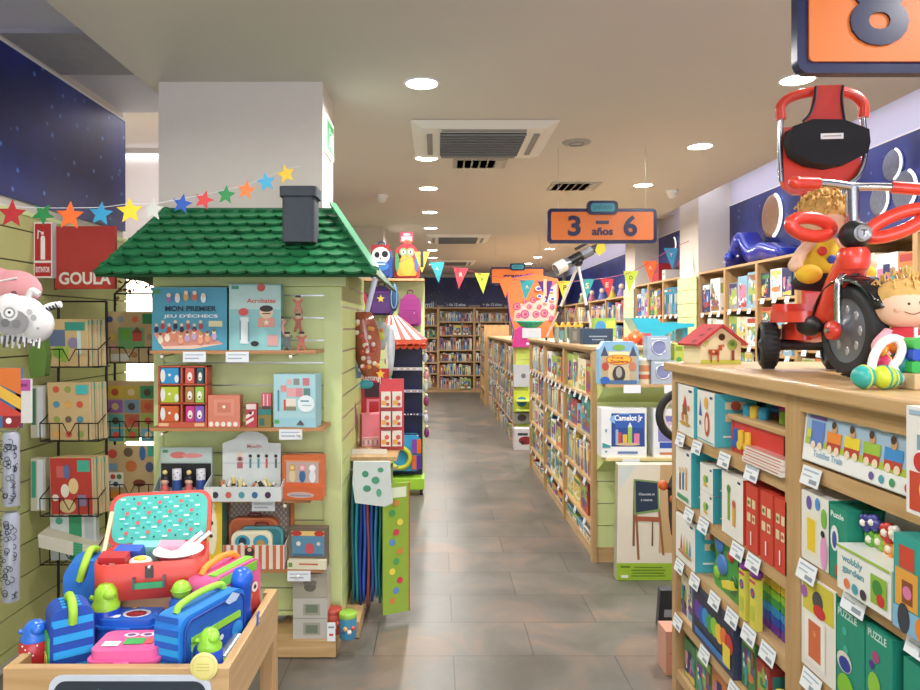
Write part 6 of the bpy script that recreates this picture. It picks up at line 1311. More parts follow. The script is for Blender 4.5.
# ================================================================= backpacks on and above the green panel
def backpack(label, x, Y, z, w, h, d, col, face, pocket, yaw=0, nm='backpack'):
    t = thing(nm, label, 'backpack', (x, Y, z), yaw)
    k = M(); k.prism([(-w*.42,0),(w*.42,0),(w*.5,h*.08),(w*.5,h*.55),(w*.42,h*.82),(w*.22,h*.97),(0,h),(-w*.22,h*.97),(-w*.42,h*.82),(-w*.5,h*.55),(-w*.5,h*.08)], 0, d, P(col,.7), smooth=True); k.build('bag_body', t, bevel=.012)
    k = M(); k.rprism(w*.78, h*.38, .03, -.03, 0, P(pocket,.7), 0, h*.25); k.build('front_pocket', t, bevel=.006)
    k = M(); k.tube(spline([(-.03,d*.5,h-.005),(-.025,d*.5,h+.035),(.025,d*.5,h+.035),(.03,d*.5,h-.005)]), .006, P(pocket,.6), 6); k.build('top_loop', t)
    if face: k = M(); k.art(face, w, h, -.031, x0=-w/2, eps=.0012); k.build('face', t)
    return t
PT = 2.086
backpack('pirate skull backpack with red bandana on the shelf behind the house', X_(381,7.15), 7.15, PT, .235, .34, .12, '#2a4f9a', [('r',.5,.9,.8,.2,'#a8282e'),('e',.5,.68,.40,.26,'#e6e4e0'),('e',.34,.70,.11,.09,'#1a1a22'),('e',.68,.72,.14,.10,'#1a1a22'),('p',[(.46,.56),(.54,.56),(.5,.64)],'#1a1a22'),('e',.5,.36,.36,.14,'#3a7ac0'),('r',.5,.42,.4,.03,'#e6e4e0'),('c',.9,.85,.05,'#a8282e')], '#27468c')
t = backpack('owl backpack, red and orange, with a card tag at its top', X_(407,7.15), 7.15, PT, .26, .36, .13, '#b8323c', [('e',.5,.40,.27,.34,'#e8a02a'),('e',.36,.74,.16,.12,'#7a9a6a'),('e',.64,.74,.16,.12,'#7a9a6a'),('c',.36,.74,.09,'#f0ead0'),('c',.64,.74,.09,'#f0ead0'),('c',.36,.74,.045,'#2a2a2e'),('c',.64,.74,.045,'#2a2a2e'),('p',[(.44,.66),(.56,.66),(.5,.58)],'#e8842a'),('e',.12,.45,.08,.28,'#3f8a5a'),('e',.88,.45,.08,.28,'#3f6a9a')], '#e0902a')
card('backpack_card', 'pink and white card tag standing above the owl backpack', 'tag', .135, .11, .01, '#b8405c', [('r',.5,.35,.8,.45,'#e0d0d0'),('e',.5,.75,.3,.14,'#e0c8cc')], None, (X_(406.5,7.2), 7.22, PT+.375))
backpack('purple pink plain backpack hanging on the lime panel', X_(410,7.2), 7.2, Z_(326,7.2), .225, .33, .11, '#9a2f7e', [('r',.5,.48,.6,.02,'#6a1f5a'),('r',.5,.8,.7,.015,'#6a1f5a'),('c',.7,.40,.03,'#d8a0c8')], '#8f2a74')
backpack('dark purple backpack with a yellow star hanging behind the house', X_(381,7.2), 7.2, Z_(315,7.2), .25, .30, .11, '#4a2f6a', [('s',.5,.55,.17,'#e8c03a'),('r',.5,.78,.8,.02,'#8a3a9a')], '#55306f')
backpack('yellow faced red backpack hanging nearest the house side', X_(356,7.2), 7.2, Z_(314,7.2), .24, .27, .11, '#a82f4a', [('e',.5,.35,.4,.28,'#d8d23a'),('e',.35,.6,.1,.08,'#d8d23a'),('e',.65,.6,.1,.08,'#d8d23a'),('c',.35,.6,.03,'#2a2a2e'),('c',.65,.6,.03,'#2a2a2e')], '#c8c83a')
t = thing('blue_racket_pack', 'blue oval pack hanging between the two purple backpacks', 'toy pack', (X_(394,6.8), 6.8, Z_(311,6.8))); k = M(); k.ball((0,0,.13), 1, P('#2a4f78',.4), 16, 10, (.045,.02,.135)); k.build('oval_pack', t); k = M(); k.torus((0,-.018,.13), .035, .004, P('#8ab0c8',.4), 'y', sc=(.8,3)); k.build('rim', t)
t = thing('grey_tube_pack', 'grey striped tube leaning beside the dark purple backpack', 'toy pack', (X_(370,6.6), 6.6, Z_(312,6.6))); k = M(); k.tube([(-.03,0,0),(.05,0,.32)], .025, P('#9aa0b4',.4), 10); k.build('tube', t); k = M(); k.tube([(.05,0,.32),(.055,0,.34)], .027, P('#c8ccd8',.4), 10); k.build('cap', t)
# ================================================================= circus stand
CX, CY = X_(407,6.75), 6.75
t = thing('circus_display_stand', 'tall dark blue display stand with a red and white circus roof', 'display stand', (CX, CY, 0))
k = M(); w = .30; k.box(-w/2,w/2,.0,.02,.12,1.47,P('#141c4a',.4)); k.box(-w/2-.004,-w/2,-.16,.02,.12,1.47,P('#141c4a',.4)); k.build('back_panel', t)
k = M(); ap = Vector((-.13,-.05,1.70)); e0, e1 = (-.24,-.22,1.475), (.19,-.22,1.475); n = 9
for i in range(n):
    a = Vector(e0).lerp(Vector(e1), i/n); b = Vector(e0).lerp(Vector(e1), (i+1)/n); a2 = ap + Vector((.012*(i-n/2),0,0)); b2 = ap+Vector((.012*(i+1-n/2),0,0))
    m = P('#c83c32' if i % 2 == 0 else '#e6dcd0', .4)
    k.add([tuple(a),tuple(b),tuple(b2),tuple(a2)],[(0,1,2,3)],m)
    c_ = Vector((.19,-.22+.26*i/n,1.475)); d_ = Vector((.19,-.22+.26*(i+1)/n,1.475)); k.add([tuple(c_),tuple(d_),tuple(ap+Vector((.054,.0,0)))],[(0,1,2)],m)
k.build('striped_roof', t)
k = M(); k.box(-.24,.195,-.225,-.215,1.41,1.475,P('#d9532c',.4)); k.box(.19,.196,-.225,.04,1.41,1.475,P('#d9532c',.4))
for i in range(7): k.lathe([(0,0),(.031,0),(.031,.008),(0,.008)], P('#d9532c',.4), 14, (-.21+.0625*i,-.217,1.412), axis='y')
k.build('orange_valance', t)
for z, c in ((1.18,'#b8b8c0'),(.97,'#9a9ab4'),(.75,'#3a3f6a'),(.55,'#20285a')):
    k = M(); k.box(-w/2,w/2,-.13,0,z,z+.008,P('#1b2456',.4)); k.box(-w/2,w/2,-.132,-.129,z,z+.03,P(c,.15,coat=.5)); s = k.build('shelf', t)
    k = M(); k.art([('r',.15+.1*i,.5,.05,.4,'#e8e4dc' if i%2 else '#c8a04a') for i in range(8)], w, .03, -.1325, x0=-w/2, z0=z); k.build('shelf_strip', s)
k = M(); k.torus((-.06,-.17,.36), .095, .022, P('#cbd035',.4), 'y', 24, 8); k.build('yellow_ring', t)
k = M(); k.rprism(.30,.34,.05,-.14,-.0,P('#2f9fd0',.4),-.02,.40); k.build('front_panel', t)
for i, c in enumerate(['#e0682a','#5a2f9a','#8a3fb0','#e0682a']): k = M(); k.box(.055+.045*(i%2),.095+.045*(i%2),-.16,-.10,.25+.15*(i//2),.38+.15*(i//2),P(c,.4)); k.build('small_pack', t)
k = M(); k.box(-.16,.17,-.18,.05,.06,.17,P('#9ccf2f',.4)); k.build('lime_base', t, bevel=.01)
for x in (-.13,.14): k = M(); k.lathe([(.03,-.015),(.03,.015)], P('#2a2a30',.5), 14, (x,-.10,.03), axis='x'); k.build('wheel', t)
for i,(x,z,c,l) in enumerate(((.175,1.30,'#c8cdd8','white and grey'),(.185,1.13,'#c8848a','salmon pink'),(.18,1.02,'#b8bcb0','pale grey'),(.185,.88,'#8a2f5a','magenta'),(.18,.72,'#c8ccd4','silver'),(.19,.58,'#7a2f6a','plum'))):
    o = thing('hanging_figurine', f'{l} small figurine hanging on the aisle side of circus stand', 'figurine', (CX+x, CY-.06, z))
    k = M(); k.ball((0,0,0), .022, P(c,.5), 10, 7, (1.2,1,2.2)); k.build('body', o); k = M(); k.ball((0,-.01,.06), .018, P('#d8c4b4',.5), 10, 7); k.build('head', o); k = M(); k.tube([(-.03,0,.1),(0,0,.09)], .002, CHROME, 4); k.build('hook', o)
for i,(x,z,c,l) in enumerate(((-.17,1.27,'#b8324a','red'),(-.165,1.15,'#7aa83a','green'),(-.16,1.08,'#2a8fa0','teal'))):
    o = thing('hanging_figurine', f'{l} small toy hanging on the wall side of circus stand', 'figurine', (CX+x, CY-.17, z)); k = M(); k.ball((0,0,0), .035, P(c,.5), 10, 7, (1,.6,1.2)); k.build('body', o); k = M(); k.tube([(0,.0,.04),(.02,.03,.06)], .002, CHROME, 4); k.build('hook', o)
# ================================================================= pennant bunting
FL = [(422,262,'#dfd23a','yellow','I'),(437,272,'#2a9aa6','teal','A'),(461,278,'#c23a48','red','R'),(482,283,'#b9d23a','lime','Y'),(505,287,'#f0702a','orange',''),(527,290,'#2f9fa6','turquoise','A'),(545,291,'#5a3088','purple','I'),(565,291,'#d8ce3a','mustard','P'),(587,289,'#2f9a9a','sea green','S'),(607,287,'#c22f3f','crimson','E'),(631,281,'#b6cf3a','lime green','D'),(650,271,'#ef6a2a','deep orange','A'),(671,258,'#3a90b8','blue','Y')]
BY = lambda px: 6.62 + (px-405)*.0039
k = M(); k.tube(spline([(X_(a,BY(a)),BY(a)+.003,Z_(b,BY(a))) for a,b in [(400,262)]+[(f[0],f[1]-9) for f in FL]+[(689,241)]], 3), .003, P('#a83a5a',.5), 5); tag(k.build('bunting_tape'), 'thin red tape of the pennant bunting strung across the shop', 'bunting tape')
for i, (px, py, c, nm, ch) in enumerate(FL):
    Y = BY(px); s = Y/F*(.92 if px == 607 else 1)
    if px == 607: Y = BY(px)
    t = thing('bunting_pennant', f'{nm} triangular pennant, {ORD[i]} from the backpacks along the bunting', 'pennant', (X_(px,Y), Y, Z_(py+11,Y)), .15*math.sin(i*1.7))
    k = M(); w, h = 15*s, 21*s; sk = .15*w*math.sin(i*2.3); k.prism([(sk,0),(w/2,h),(-w/2,h)], -.002, .002, P(c,.7)); k.build('felt_triangle', t)
    if ch: k = M(); k.art([('t',ch,.5,.68,.22,P('#2a2a30' if nm in ('lime','lime green','yellow','mustard') else '#e8c8a8',.5))], w, h, -.003, x0=-w/2); k.build('letter', t)
# ================================================================= far island top: pink bag, turquoise bowl, orange swirl cloth
t = thing('swirl_cloth_banner', 'tall orange cloth banner printed with pink swirls on the far island', 'banner', (X_(533,9.9), 9.9, 1.4055))
k = M(); h = .90; m = 12
OG = P('#e8743c', .8, var=.08)
L1 = [(-.30,0),(-.28,.1),(-.33,.35),(-.36,.6),(-.355,.80)]; R1 = [(.34,.84),(.35,.6),(.31,.35),(.28,.1),(.30,0)]
out = L1[::-1]; out = [(-.30,0),(.30,0),(.27,.12),(.31,.35),(.355,.6),(.35,.86),(.0,.93),(-.355,.86),(-.36,.6),(-.33,.35),(-.27,.12)]
k.prism(out, -.03, .03, OG, smooth=False); k.build('cloth', t, bevel=.01)
k = M(); sh = [('p',[(.10,.30),(.90,.30),(.97,.6),(.97,.88),(.80,.80),(.60,.62),(.15,.55)],'#eeb0a0')]
rg = random.Random(21)
for (x,z,r) in ((.17,.52,.08),(.33,.40,.09),(.5,.62,.06),(.55,.40,.07),(.42,.52,.05),(.72,.42,.08),(.88,.52,.05),(.2,.38,.05),(.62,.52,.045),(.86,.34,.05),(.33,.60,.04)):
    sh += [('c',x,z,r,'#b0367e'),('c',x,z,r*.68,'#e8846a'),('c',x+.01,z,r*.42,'#a83074')]
for (x,z,r) in ((.60,.80,.06),(.86,.78,.06),(.62,.68,.05),(.88,.64,.05),(.75,.60,.045)): sh += [('e',x,z,r*1.1,r*.6,'#f2d8d4'),('e',x,z,r*.75,r*.4,'#5a3f9a')]
sh += [('T','pop',.85,.86,.12,.05,'#c03a9a')]
k.art(sh, .70, .90, -.031, x0=-.35, eps=.0015); k.build('swirl_print', t)
k = M(); k.tube([(p[0],-.02,p[1]) for p in out[6:]+[(-.30,0)]], .012, P('#6a3f9a',.7), 6); k.build('purple_piping', t)
t = thing('turquoise_bowl', 'turquoise plastic bowl seat standing in front of the orange cloth', 'bowl', (X_(530,9.65), 9.62, 1.4055)); k = M(); k.lathe([(.09,0),(.07,.05),(.08,.16),(.13,.19),(.19,.25),(.20,.255),(.185,.25),(.1,.18),(0,.17)], P('#1fa98f',.4), 26); k.build('shell', t); k = M(); k.torus((0,0,.255), .195, .009, P('#26b89c',.35)); k.build('rim', t)
t = thing('pink_case', 'magenta toy case hung with a tag at the near end of far island', 'bag', (X_(522,9.3), 9.33, Z_(347,9.3)))
k = M(); w = .24; k.prism([(-.13,0),(.10,0),(.13,.02),(.11,.24),(-.02,.27),(-.08,.24)], -.05, .05, P('#c72a86',.5)); k.build('case_body', t, bevel=.01); k = M(); k.ball((.07,-.052,.04), .02, P('#e8d8e0',.4), 10, 6, (1,.3,1)); k.build('round_badge', t); k = M(); k.box(-.0,.25,-.056,.06,.12,.25,P('#cfd3dc',.4)); k.build('white_wrap', t)
# hanging packs on the lime end of the far island
for i,(px,py,w,h,c,l,a) in enumerate(((522,376,16,22,'#b9bcc4','grey card pack hanging highest on the lime end panel',[('c',.6,.5,.15,'#6a6a78')]),(522,402,16,22,'#b9c43a','lime pack with a blue disc hanging on the lime end panel',[('c',.5,.5,.32,'#1f6fb0'),('c',.5,.5,.15,'#124a8a')]),(522,418,15,12,'#8a8a80','grey pack with dark print hanging lowest on the lime end panel',[('e',.5,.5,.3,.3,'#3a3034')]))):
    Y = 9.3; card('hanging_card', l, 'toy pack', w/F*Y, h/F*Y, .03, c, a, None, (X_(px,Y), Y+.02, Z_(py,Y)-h/2/F*Y))
card('white_car_carton', 'white carton with a dark red car print on the floor at far island', 'box', .26, .27, .2, '#cfccd2', [('e',.55,.45,.36,.2,'#8a1f2e'),('r',.4,.75,.5,.12,'#3a3a44'),('e',.4,.35,.1,.1,'#3a2a2e')], None, (X_(524,9.1), 9.02, .002))
# ================================================================= middle island top
MT = 1.4605
# telescope
t = thing('telescope', 'silver and black telescope on white tripod legs on the middle island', 'telescope', (1.285, 6.45, MT))
AP = Vector((.015,.0,.70))
for (fx, fy) in ((-.225,.33),(.14,-.10),(.225,.33)):
    f = Vector((fx, fy, .0)); md = AP.lerp(f, .55)
    k = M(); k.tube([AP, md], .013, P('#e4e6ea',.3,metal=.3), 8); k.tube([md, f+Vector((0,0,.03))], .009, P('#d8dadf',.25,metal=.5), 8); l = k.build('leg', t)
    k = M(); k.tube([AP.lerp(f,.53), AP.lerp(f,.60)], .017, P('#1b1b22',.4), 8); k.tube([f, f+Vector((0,0,.03))], .011, P('#1b1b22',.5), 8); k.build('leg_clamp', l)
k = M(); k.ball(AP+Vector((0,0,.03)), .045, P('#1c1c22',.4), 14, 8); k.tube([AP, AP+Vector((0,0,.1))], .02, P('#1c1c22',.4), 10); k.tube([AP+Vector((-.02,-.03,.02)), AP+Vector((-.08,-.12,-.02))], .006, P('#1c1c22',.4), 6); k.build('mount', t)
a0 = Vector((-.20,-.05,.655)); a1 = Vector((.24,.06,.89))
def al(f): return a0.lerp(a1, f)
k = M(); k.tube([al(.14), al(.78)], .047, P('#8a8f9a',.25,metal=.6), 18); k.build('main_tube', t)
k = M(); k.tube([al(0), al(.20)], .058, P('#dcdcd6',.3), 18); k.tube([al(-.005), al(.01)], .05, P('#4a4e58',.1), 18); k.build('lens_hood', t)
k = M(); k.tube([al(.30), al(.55)], .05, P('#15151b',.35), 18); k.tube([al(.78), al(.92)], .035, P('#15151b',.35), 14); k.tube([al(.92), al(1.0), al(1.0)+Vector((.0,-.0,.06))], .02, P('#15151b',.35), 10); k.build('focuser', t)
k = M(); k.tube([al(.5)+Vector((-.03,0,.075)), al(.8)+Vector((-.03,0,.075))], .014, P('#15151b',.35), 10); k.build('finder_scope', t)
t = thing('yellow_paper_tag', 'yellow paper tag hanging at the telescope eyepiece', 'tag', (X_(599,6.2), 6.2, Z_(254,6.2))); k = M(); k.prism([(-.035,.03),(.0,-.02),(.06,.03),(.05,.09),(-.01,.10)], 0, .003, P('#e4d52c',.6)); k.build('paper', t); k = M(); k.tube([(.0,0,.10),(-.02,.0,.17)], .0015, P('#c8b83a',.6), 4); k.build('string', t)
# boxes on the island top
def tb(name, lb, px0, px1, py0, py1, Y, d, c, art=(), z=MT):
    w = (px1-px0)/F*Y; return card(name, lb, 'box', w, (py1-py0)/F*Y, d, c, art, None, (X_((px0+px1)/2,Y), Y, z))
tb('dark_blue_box', 'dark slate blue box with pale lettering on the middle island', 583, 613, 331, 347, 5.3, .12, '#27405a', [('r',.5,.5,.6,.08,'#8aa0b4'),('r',.5,.3,.4,.06,'#8aa0b4')])
tb('green_blue_box', 'green and blue picture box standing behind the dark blue box', 594, 616, 318, 343, 5.7, .1, '#8fb84a', [('e',.3,.6,.25,.3,'#3f8fc8'),('r',.75,.75,.4,.3,'#b8cf4a'),('r',.5,.15,.9,.2,'#c8c4a0')])
t = thing('toy_building', 'yellow and grey toy castle frame on the middle island', 'toy', (X_(569,6.0), 6.0, MT))
k = M(); YL = P('#d8a92a',.4); GY_ = P('#8a9484',.5)
for x in (-.10,-.03,.05,.10): k.box(x-.012,x+.012,-.02,.08,0,.13,GY_)
k.box(-.12,.115,-.02,.08,.13,.145,YL); k.build('walls', t)
k = M()
for x in (-.11,-.05,.0,.06,.105): k.prism([(x-.016,.145),(x+.016,.145),(x,.175)], -.01, .05, YL)
k.build('yellow_roofs', t)
k = M(); k.box(-.085,-.045,-.024,-.02,.02,.10,P('#5f8a8a',.5)); k.box(-.01,.035,-.024,-.02,.02,.10,P('#4f7a5a',.5)); k.build('doors', t)
t = thing('orange_toy_crab', 'crumpled orange soft toy on the island behind the castle box', 'soft toy', (X_(633,5.1), 5.1, MT))
k = M()
for (x,y,z,r) in ((0,0,.05,.045),(.04,0,.06,.035),(-.045,0,.035,.03),(.07,.01,.035,.03),(.02,.0,.085,.028)): k.ball((x,y,z), r, P('#e8652a',.6), 12, 8)
k.build('body', t); k = M(); k.ball((.0,-.045,.06), .012, P('#e0c8a0',.5), 8, 6); k.ball((.06,-.03,.04), .014, P('#b03a4a',.5), 8, 6); k.build('spots', t)
tb('pink_block_box', 'small pink and green box beside the orange soft toy', 639, 651, 334, 346, 5.1, .06, '#b8506a', [('r',.3,.5,.3,.8,'#7a9a4a')])
tb('brown_toy_train', 'grey brown wooden block box beside the castle frame on the island', 571, 584, 331, 346, 5.6, .08, '#6f6a62', [('r',.3,.5,.3,.6,'#8a857a')])
# turquoise slide / seat shell
t = thing('turquoise_slide', 'turquoise moulded toddler slide lying on the middle island', 'toy slide', (X_(632,5.6), 5.6, MT+.0))
TC = P('#17a5c0',.3,coat=.3); W_ = .26
pf = [(0,.205),(.20,.20),(.235,.165),(.50,.160),(.50,.135),(.36,.115),(.22,.045),(.12,.035),(.075,.06)]
k = M(); k.prism(pf[::-1], 0, .014, TC); k.prism(pf[::-1], W_-.014, W_, TC)
low = [(0,.205),(.075,.06),(.12,.035),(.22,.045),(.36,.115),(.50,.135)]
k.add([(x,y,z) for x,z in low for y in (0,W_)], [(2*i,2*i+1,2*i+3,2*i+2) for i in range(5)], TC, True); k.build('slide_shell', t)
k = M(); k.add([(x,y,z) for x,z in [(.02,.19),(.09,.10),(.14,.07),(.22,.075),(.36,.14),(.5,.158)] for y in (.01,W_-.01)], [(2*i,2*i+1,2*i+3,2*i+2) for i in range(5)], P('#2bb3cc',.3), True); k.build('seat_surface', t)
k = M(); k.box(.10,.24,.04,W_-.04,0,.045,TC); k.build('foot', t); k = M(); k.box(.42,.46,.04,W_-.04,0,.135,TC); k.build('foot', t)
# ================================================================= tops of the wall shelving
def wp(px, py, X): Y = X*F/(px-VX); return (X, Y, Z_(py, Y))
t = thing('blue_rocker', 'dark blue moulded ride-on rocker on top of the wall shelving', 'ride-on toy', (2.86, 6.95, 2.1705), -PI/2)
k = M(); DBL = P('#152a9a',.3,coat=.3)
pr = spline([(0,0,.0),(.04,0,.10),(.14,0,.24),(.26,0,.30),(.36,0,.20),(.50,0,.13),(.70,0,.15),(.90,0,.10),(1.05,0,.06)], 5); vs = []
for p in pr: vs += [(p.x,0,p.z),(p.x,.02,p.z+.025),(p.x,.20,p.z+.025),(p.x,.22,p.z),(p.x,.20,max(p.z-.12,.0)),(p.x,.02,max(p.z-.12,.0))]
n = len(pr); k.add(vs, [(i*6+j, i*6+(j+1)%6, i*6+6+(j+1)%6, i*6+6+j) for i in range(n-1) for j in range(6)]+[tuple(range(5,-1,-1)),tuple(range((n-1)*6,n*6))], DBL, True); k.build('moulded_body', t)
k = M(); k.ball((.24,.02,.24), .07, DBL, 14, 8, (1.2,.6,1)); k.ball((.10,.0,.10), .05, DBL, 14, 8); k.tube([(.18,-.0,.27),(.19,.2,.30)], .016, DBL, 8); k.build('head', t)
k = M(); k.ball((.34,-.02,.09), .012, P('#c8c8e0',.4), 8, 6); k.ball((.09,-.045,.05), .012, P('#c8c8e0',.4), 8, 6); k.build('bolts', t)
for i, (px0, px1, h, c, l) in enumerate(((648,662,.24,'#a3202a','dark red box on top of the shelving between the white columns'),(655,661,.13,'#c8c8c4','small pale box on top of the shelving between the columns'))):
    x = 2.86; Y = x*F/(((px0+px1)/2)-VX); card('stored_box', l, 'box', .30 if i == 0 else .12, h, .18, c, [('r',.5,.6,.5,.2,'#7a1a22' if i == 0 else '#8a8a90')], None, (x if i == 0 else x-.03, Y-(.0 if i == 0 else .32), 2.1705), yaw=RZR)
for i, (px, py, c, l) in enumerate(((596,322,'#6a5a9a','purple'),(612,318,'#8a6ab0','lilac'),(602,330,'#c8b84a','mustard'))): pass
for i, (y, c, l) in enumerate(((11.0,'#7a6a9a','purple'),(11.6,'#c8b43a','yellow'),(12.3,'#5a6a9a','slate blue'),(13.1,'#9a5a6a','dusty red'),(14.0,'#7a8a5a','olive'))):
    t = thing('small_figurine', f'{l} small figurine on top of the far wall shelving', 'figurine', (2.9, y, 2.0505)); k = M(); k.lathe([(.06,0),(.07,.05),(.03,.14)], P(c,.6), 14); k.build('body', t); k = M(); k.ball((0,0,.17), .045, P('#d8c0a8',.6), 12, 8); k.build('head', t)
# ================================================================= toys on the near worktop (top at 1.456)
NT = 1.4565
RED = P('#e23c26', .3, coat=.5, var=.03); BLK = P('#1b1c1f', .45, var=.05); RUB = P('#26282b', .6, var=.12, scale=40); CH = P('#b9bcc0', .22, metal=1, var=.03)
T = thing('toddler_tricycle', 'red and black toddler tricycle with push handle on the beech worktop', 'tricycle', (1.16, 1.95, NT), math.radians(-6))
def wheel(name, x, y, r, w, face=P('#7d828b', .3, metal=.4), holes=True, yaw=0, hub=.02):
    k = M(); prof = []
    for i in range(13):
        a = -PI/2 + PI*i/12; prof.append((r - w*.32 + w*.32*math.cos(a), (w/2)*math.sin(a)))
    prof = [(r*.70, -w/2*.9)] + prof + [(r*.70, w/2*.9)]
    k.lathe(prof, RUB, 40, (0,0,0), axis='x', cap=False)
    for i in range(30):
        a = 2*PI*i/30
        k.x = Matrix.Rotation(a, 4, 'X'); k.box(-w*.32, w*.32, -r*.045, r*.045, r-.002, r+.0012, RUB)
    k.x = Matrix(); o = k.build(name, T, (x, y, r+.0028)); o.rotation_euler = (0,0,yaw)
    k = M(); k.lathe([(r*.72,-w*.38),(r*.60,-w*.30),(r*.25,-w*.36),(r*.16,-w*.5),(0,-w*.52)], face, 32, axis='x', cap=False)
    k.lathe([(r*.72,w*.38),(r*.60,w*.30),(r*.25,w*.36),(r*.16,w*.5),(0,w*.52)], face, 32, axis='x', cap=False)
    k.build('rim_disc', o)
    if holes:
        k = M()
        for i in range(8):
            a = 2*PI*i/8; k.ball((-w*.33, r*.45*math.cos(a), r*.45*math.sin(a)), r*.075, P('#c9cdd4',.2,metal=.5), 8, 6, (.3,1,1.4))
        k.build('rim_detail', o)
    return o
fw = wheel('front_wheel', 0, 0, .128, .052, yaw=math.radians(7))
wheel('rear_wheel', -.102, .36, .080, .055, P('#2a2c30', .4), False, math.radians(-12))
wheel('rear_wheel', .102, .36, .080, .055, P('#2a2c30', .4), False, math.radians(-12))
k = M(); k.tube([(-.08,.36,.083),(.08,.36,.083)], .012, BLK, 10); k.tube([(-.08,.36,.083),(-.06,.36,.083)], .02, CH, 10); k.tube([(-.075,.345,.083),(.075,.345,.083)], .02, BLK, 10); k.build('rear_axle', T)
# body
k = M(); k.tube(spline([(0,-.0,.345),(0,.015,.315),(0,.055,.26),(0,.09,.205),(0,.14,.165),(0,.22,.145),(0,.34,.14)], 5), .03, RED, 12,
       rs=[.034+.018*min(1,i/12) for i in range(31)]); k.lathe([(.036,.30),(.042,.315),(.042,.345),(.034,.36)], RED, 20, (0,0,0)); k.build('frame_body', T)
k = M(); pr = rrect(-.01, .25, .20, .22, .05, 6); k.prism(pr, .155, .188, RED, 'z', True); k.prism(rrect(0,.335,.185,.08,.03,6), .17, .215, RED, 'z', True); k.build('seat', T, bevel=.008)
k = M(); k.ball((-.052,.16,.145), 1, BLK, 16, 10, (.025,.075,.032)); k.build('foot_rest', T); k = M(); k.ball((.052,.16,.145), 1, BLK, 16, 10, (.025,.075,.032)); k.build('foot_rest', T)
k = M(); k.prism(rrect(0,.29,.13,.16,.03,5), .10, .15, RED, 'z', True); k.build('rear_shell', T, bevel=.006)
# steering assembly
S = D.objects.new('steering', None); COL.objects.link(S); S.parent = T; S.rotation_euler = (0,0,math.radians(7)); S.location = (0,0,0)
k = M()
for x in (-.042,.042): k.tube(spline([(x,0,.131),(x,.002,.20),(x*.9,.004,.268),(x*.3,.004,.292)],4), .0105, CH, 10)
k.lathe([(.018,.285),(.018,.30),(.03,.30),(.03,.31)], BLK, 16); k.tube([(0,0,.35),(0,.004,.53)], .017, CH, 14); k.build('fork', S)
for x in (-.058,.058): k = M(); k.lathe([(.0,-.014),(.024,-.012),(.028,0),(.024,.012),(0,.014)], RED, 20, (x,0,.131), axis='x'); k.tube([(x,0,.131),(x*1.35,0,.131)], .008, CH, 8); k.build('hub_cap', S)
k = M(); vs = []; n = 14
for i in range(n+1):
    a = math.radians(172 - 152*i/n); R = .146 + .02*max(0, (i-9)/5)
    y, z = R*math.cos(a)*1.05*-1*-1, R*math.sin(a)
    y = -R*math.cos(PI-a)*1.0
    for (x, dr) in ((-.036,-.010),(-.02,.006),(.02,.006),(.036,-.010)): vs.append((x*(1.15 if i < 9 else 1.0), -(R+dr)*math.cos(a)*-1*1.0, (R+dr)*math.sin(a)+.131))
vs2 = [(v[0], v[1], v[2]) for v in vs]
# arch from behind the wheel (+y) over the top to the front (-y)
vs2 = [(x, -y, z) for x, y, z in vs2]
k.add(vs2, [(i*4+j, i*4+j+1, i*4+4+j+1, i*4+4+j) for i in range(n) for j in range(3)], P('#17181b',.12,coat=.8), True)
o = k.build('fender', S); md = o.modifiers.new('s','SOLIDIFY'); md.thickness = .004
k = M(); k.ball((0,-.005,.397), .040, BLK, 20, 14, (1,1,1)); k.build('bell_knob', S)
k = M(); k.lathe([(0,.0),(.020,.0),(.020,.004)], P('#b8bcc2',.3,metal=.3), 24, (0,-.0475,.397), axis='y', cap=False); k.lathe([(.0,.0415),(.021,.037),(.023,.034)], P('#a9aeb5',.3,metal=.3), 24, (0,-.005,.397), axis='y', cap=False)
k.art([('t','T',.5,.5,.6,P('#2a2d33',.4))], .026, .026, -.0472, x0=-.013, z0=.384); k.build('round_badge', S)
k = M(); k.tube(spline([(-.165,-.02,.538),(-.08,-.005,.540),(0,0,.532),(.08,-.015,.528),(.165,-.05,.515)],5), .0115, CH, 12); k.build('handlebar', S)
for s, a, b in ((-1,(-.105,-.008,.539),(-.175,-.022,.538)), (1,(.095,-.02,.527),(.178,-.055,.512))):
    k = M(); k.tube([a,b], .017, RED, 14); k.ball(b, .0185, RED, 12, 8); k.build('handlebar_grip', S)
# safety ring: two loops standing out beside the stem
for s in (-1, 1):
    k = M(); pts = []
    for i in range(30):
        a = 2*PI*i/30; u = .074*math.cos(a); v = .026*math.sin(a)
        if s < 0: p = Vector((-.100+u*.85, .03+.02*math.cos(a), .425+v-.12*(u*-1)*-.6))
        else: p = Vector((.105+u*.92, -.02-.02*math.cos(a), .425+v+.35*u))
        pts.append(p)
    k.tube(pts, .0185, RED, 10, True); k.build('safety_ring', T)
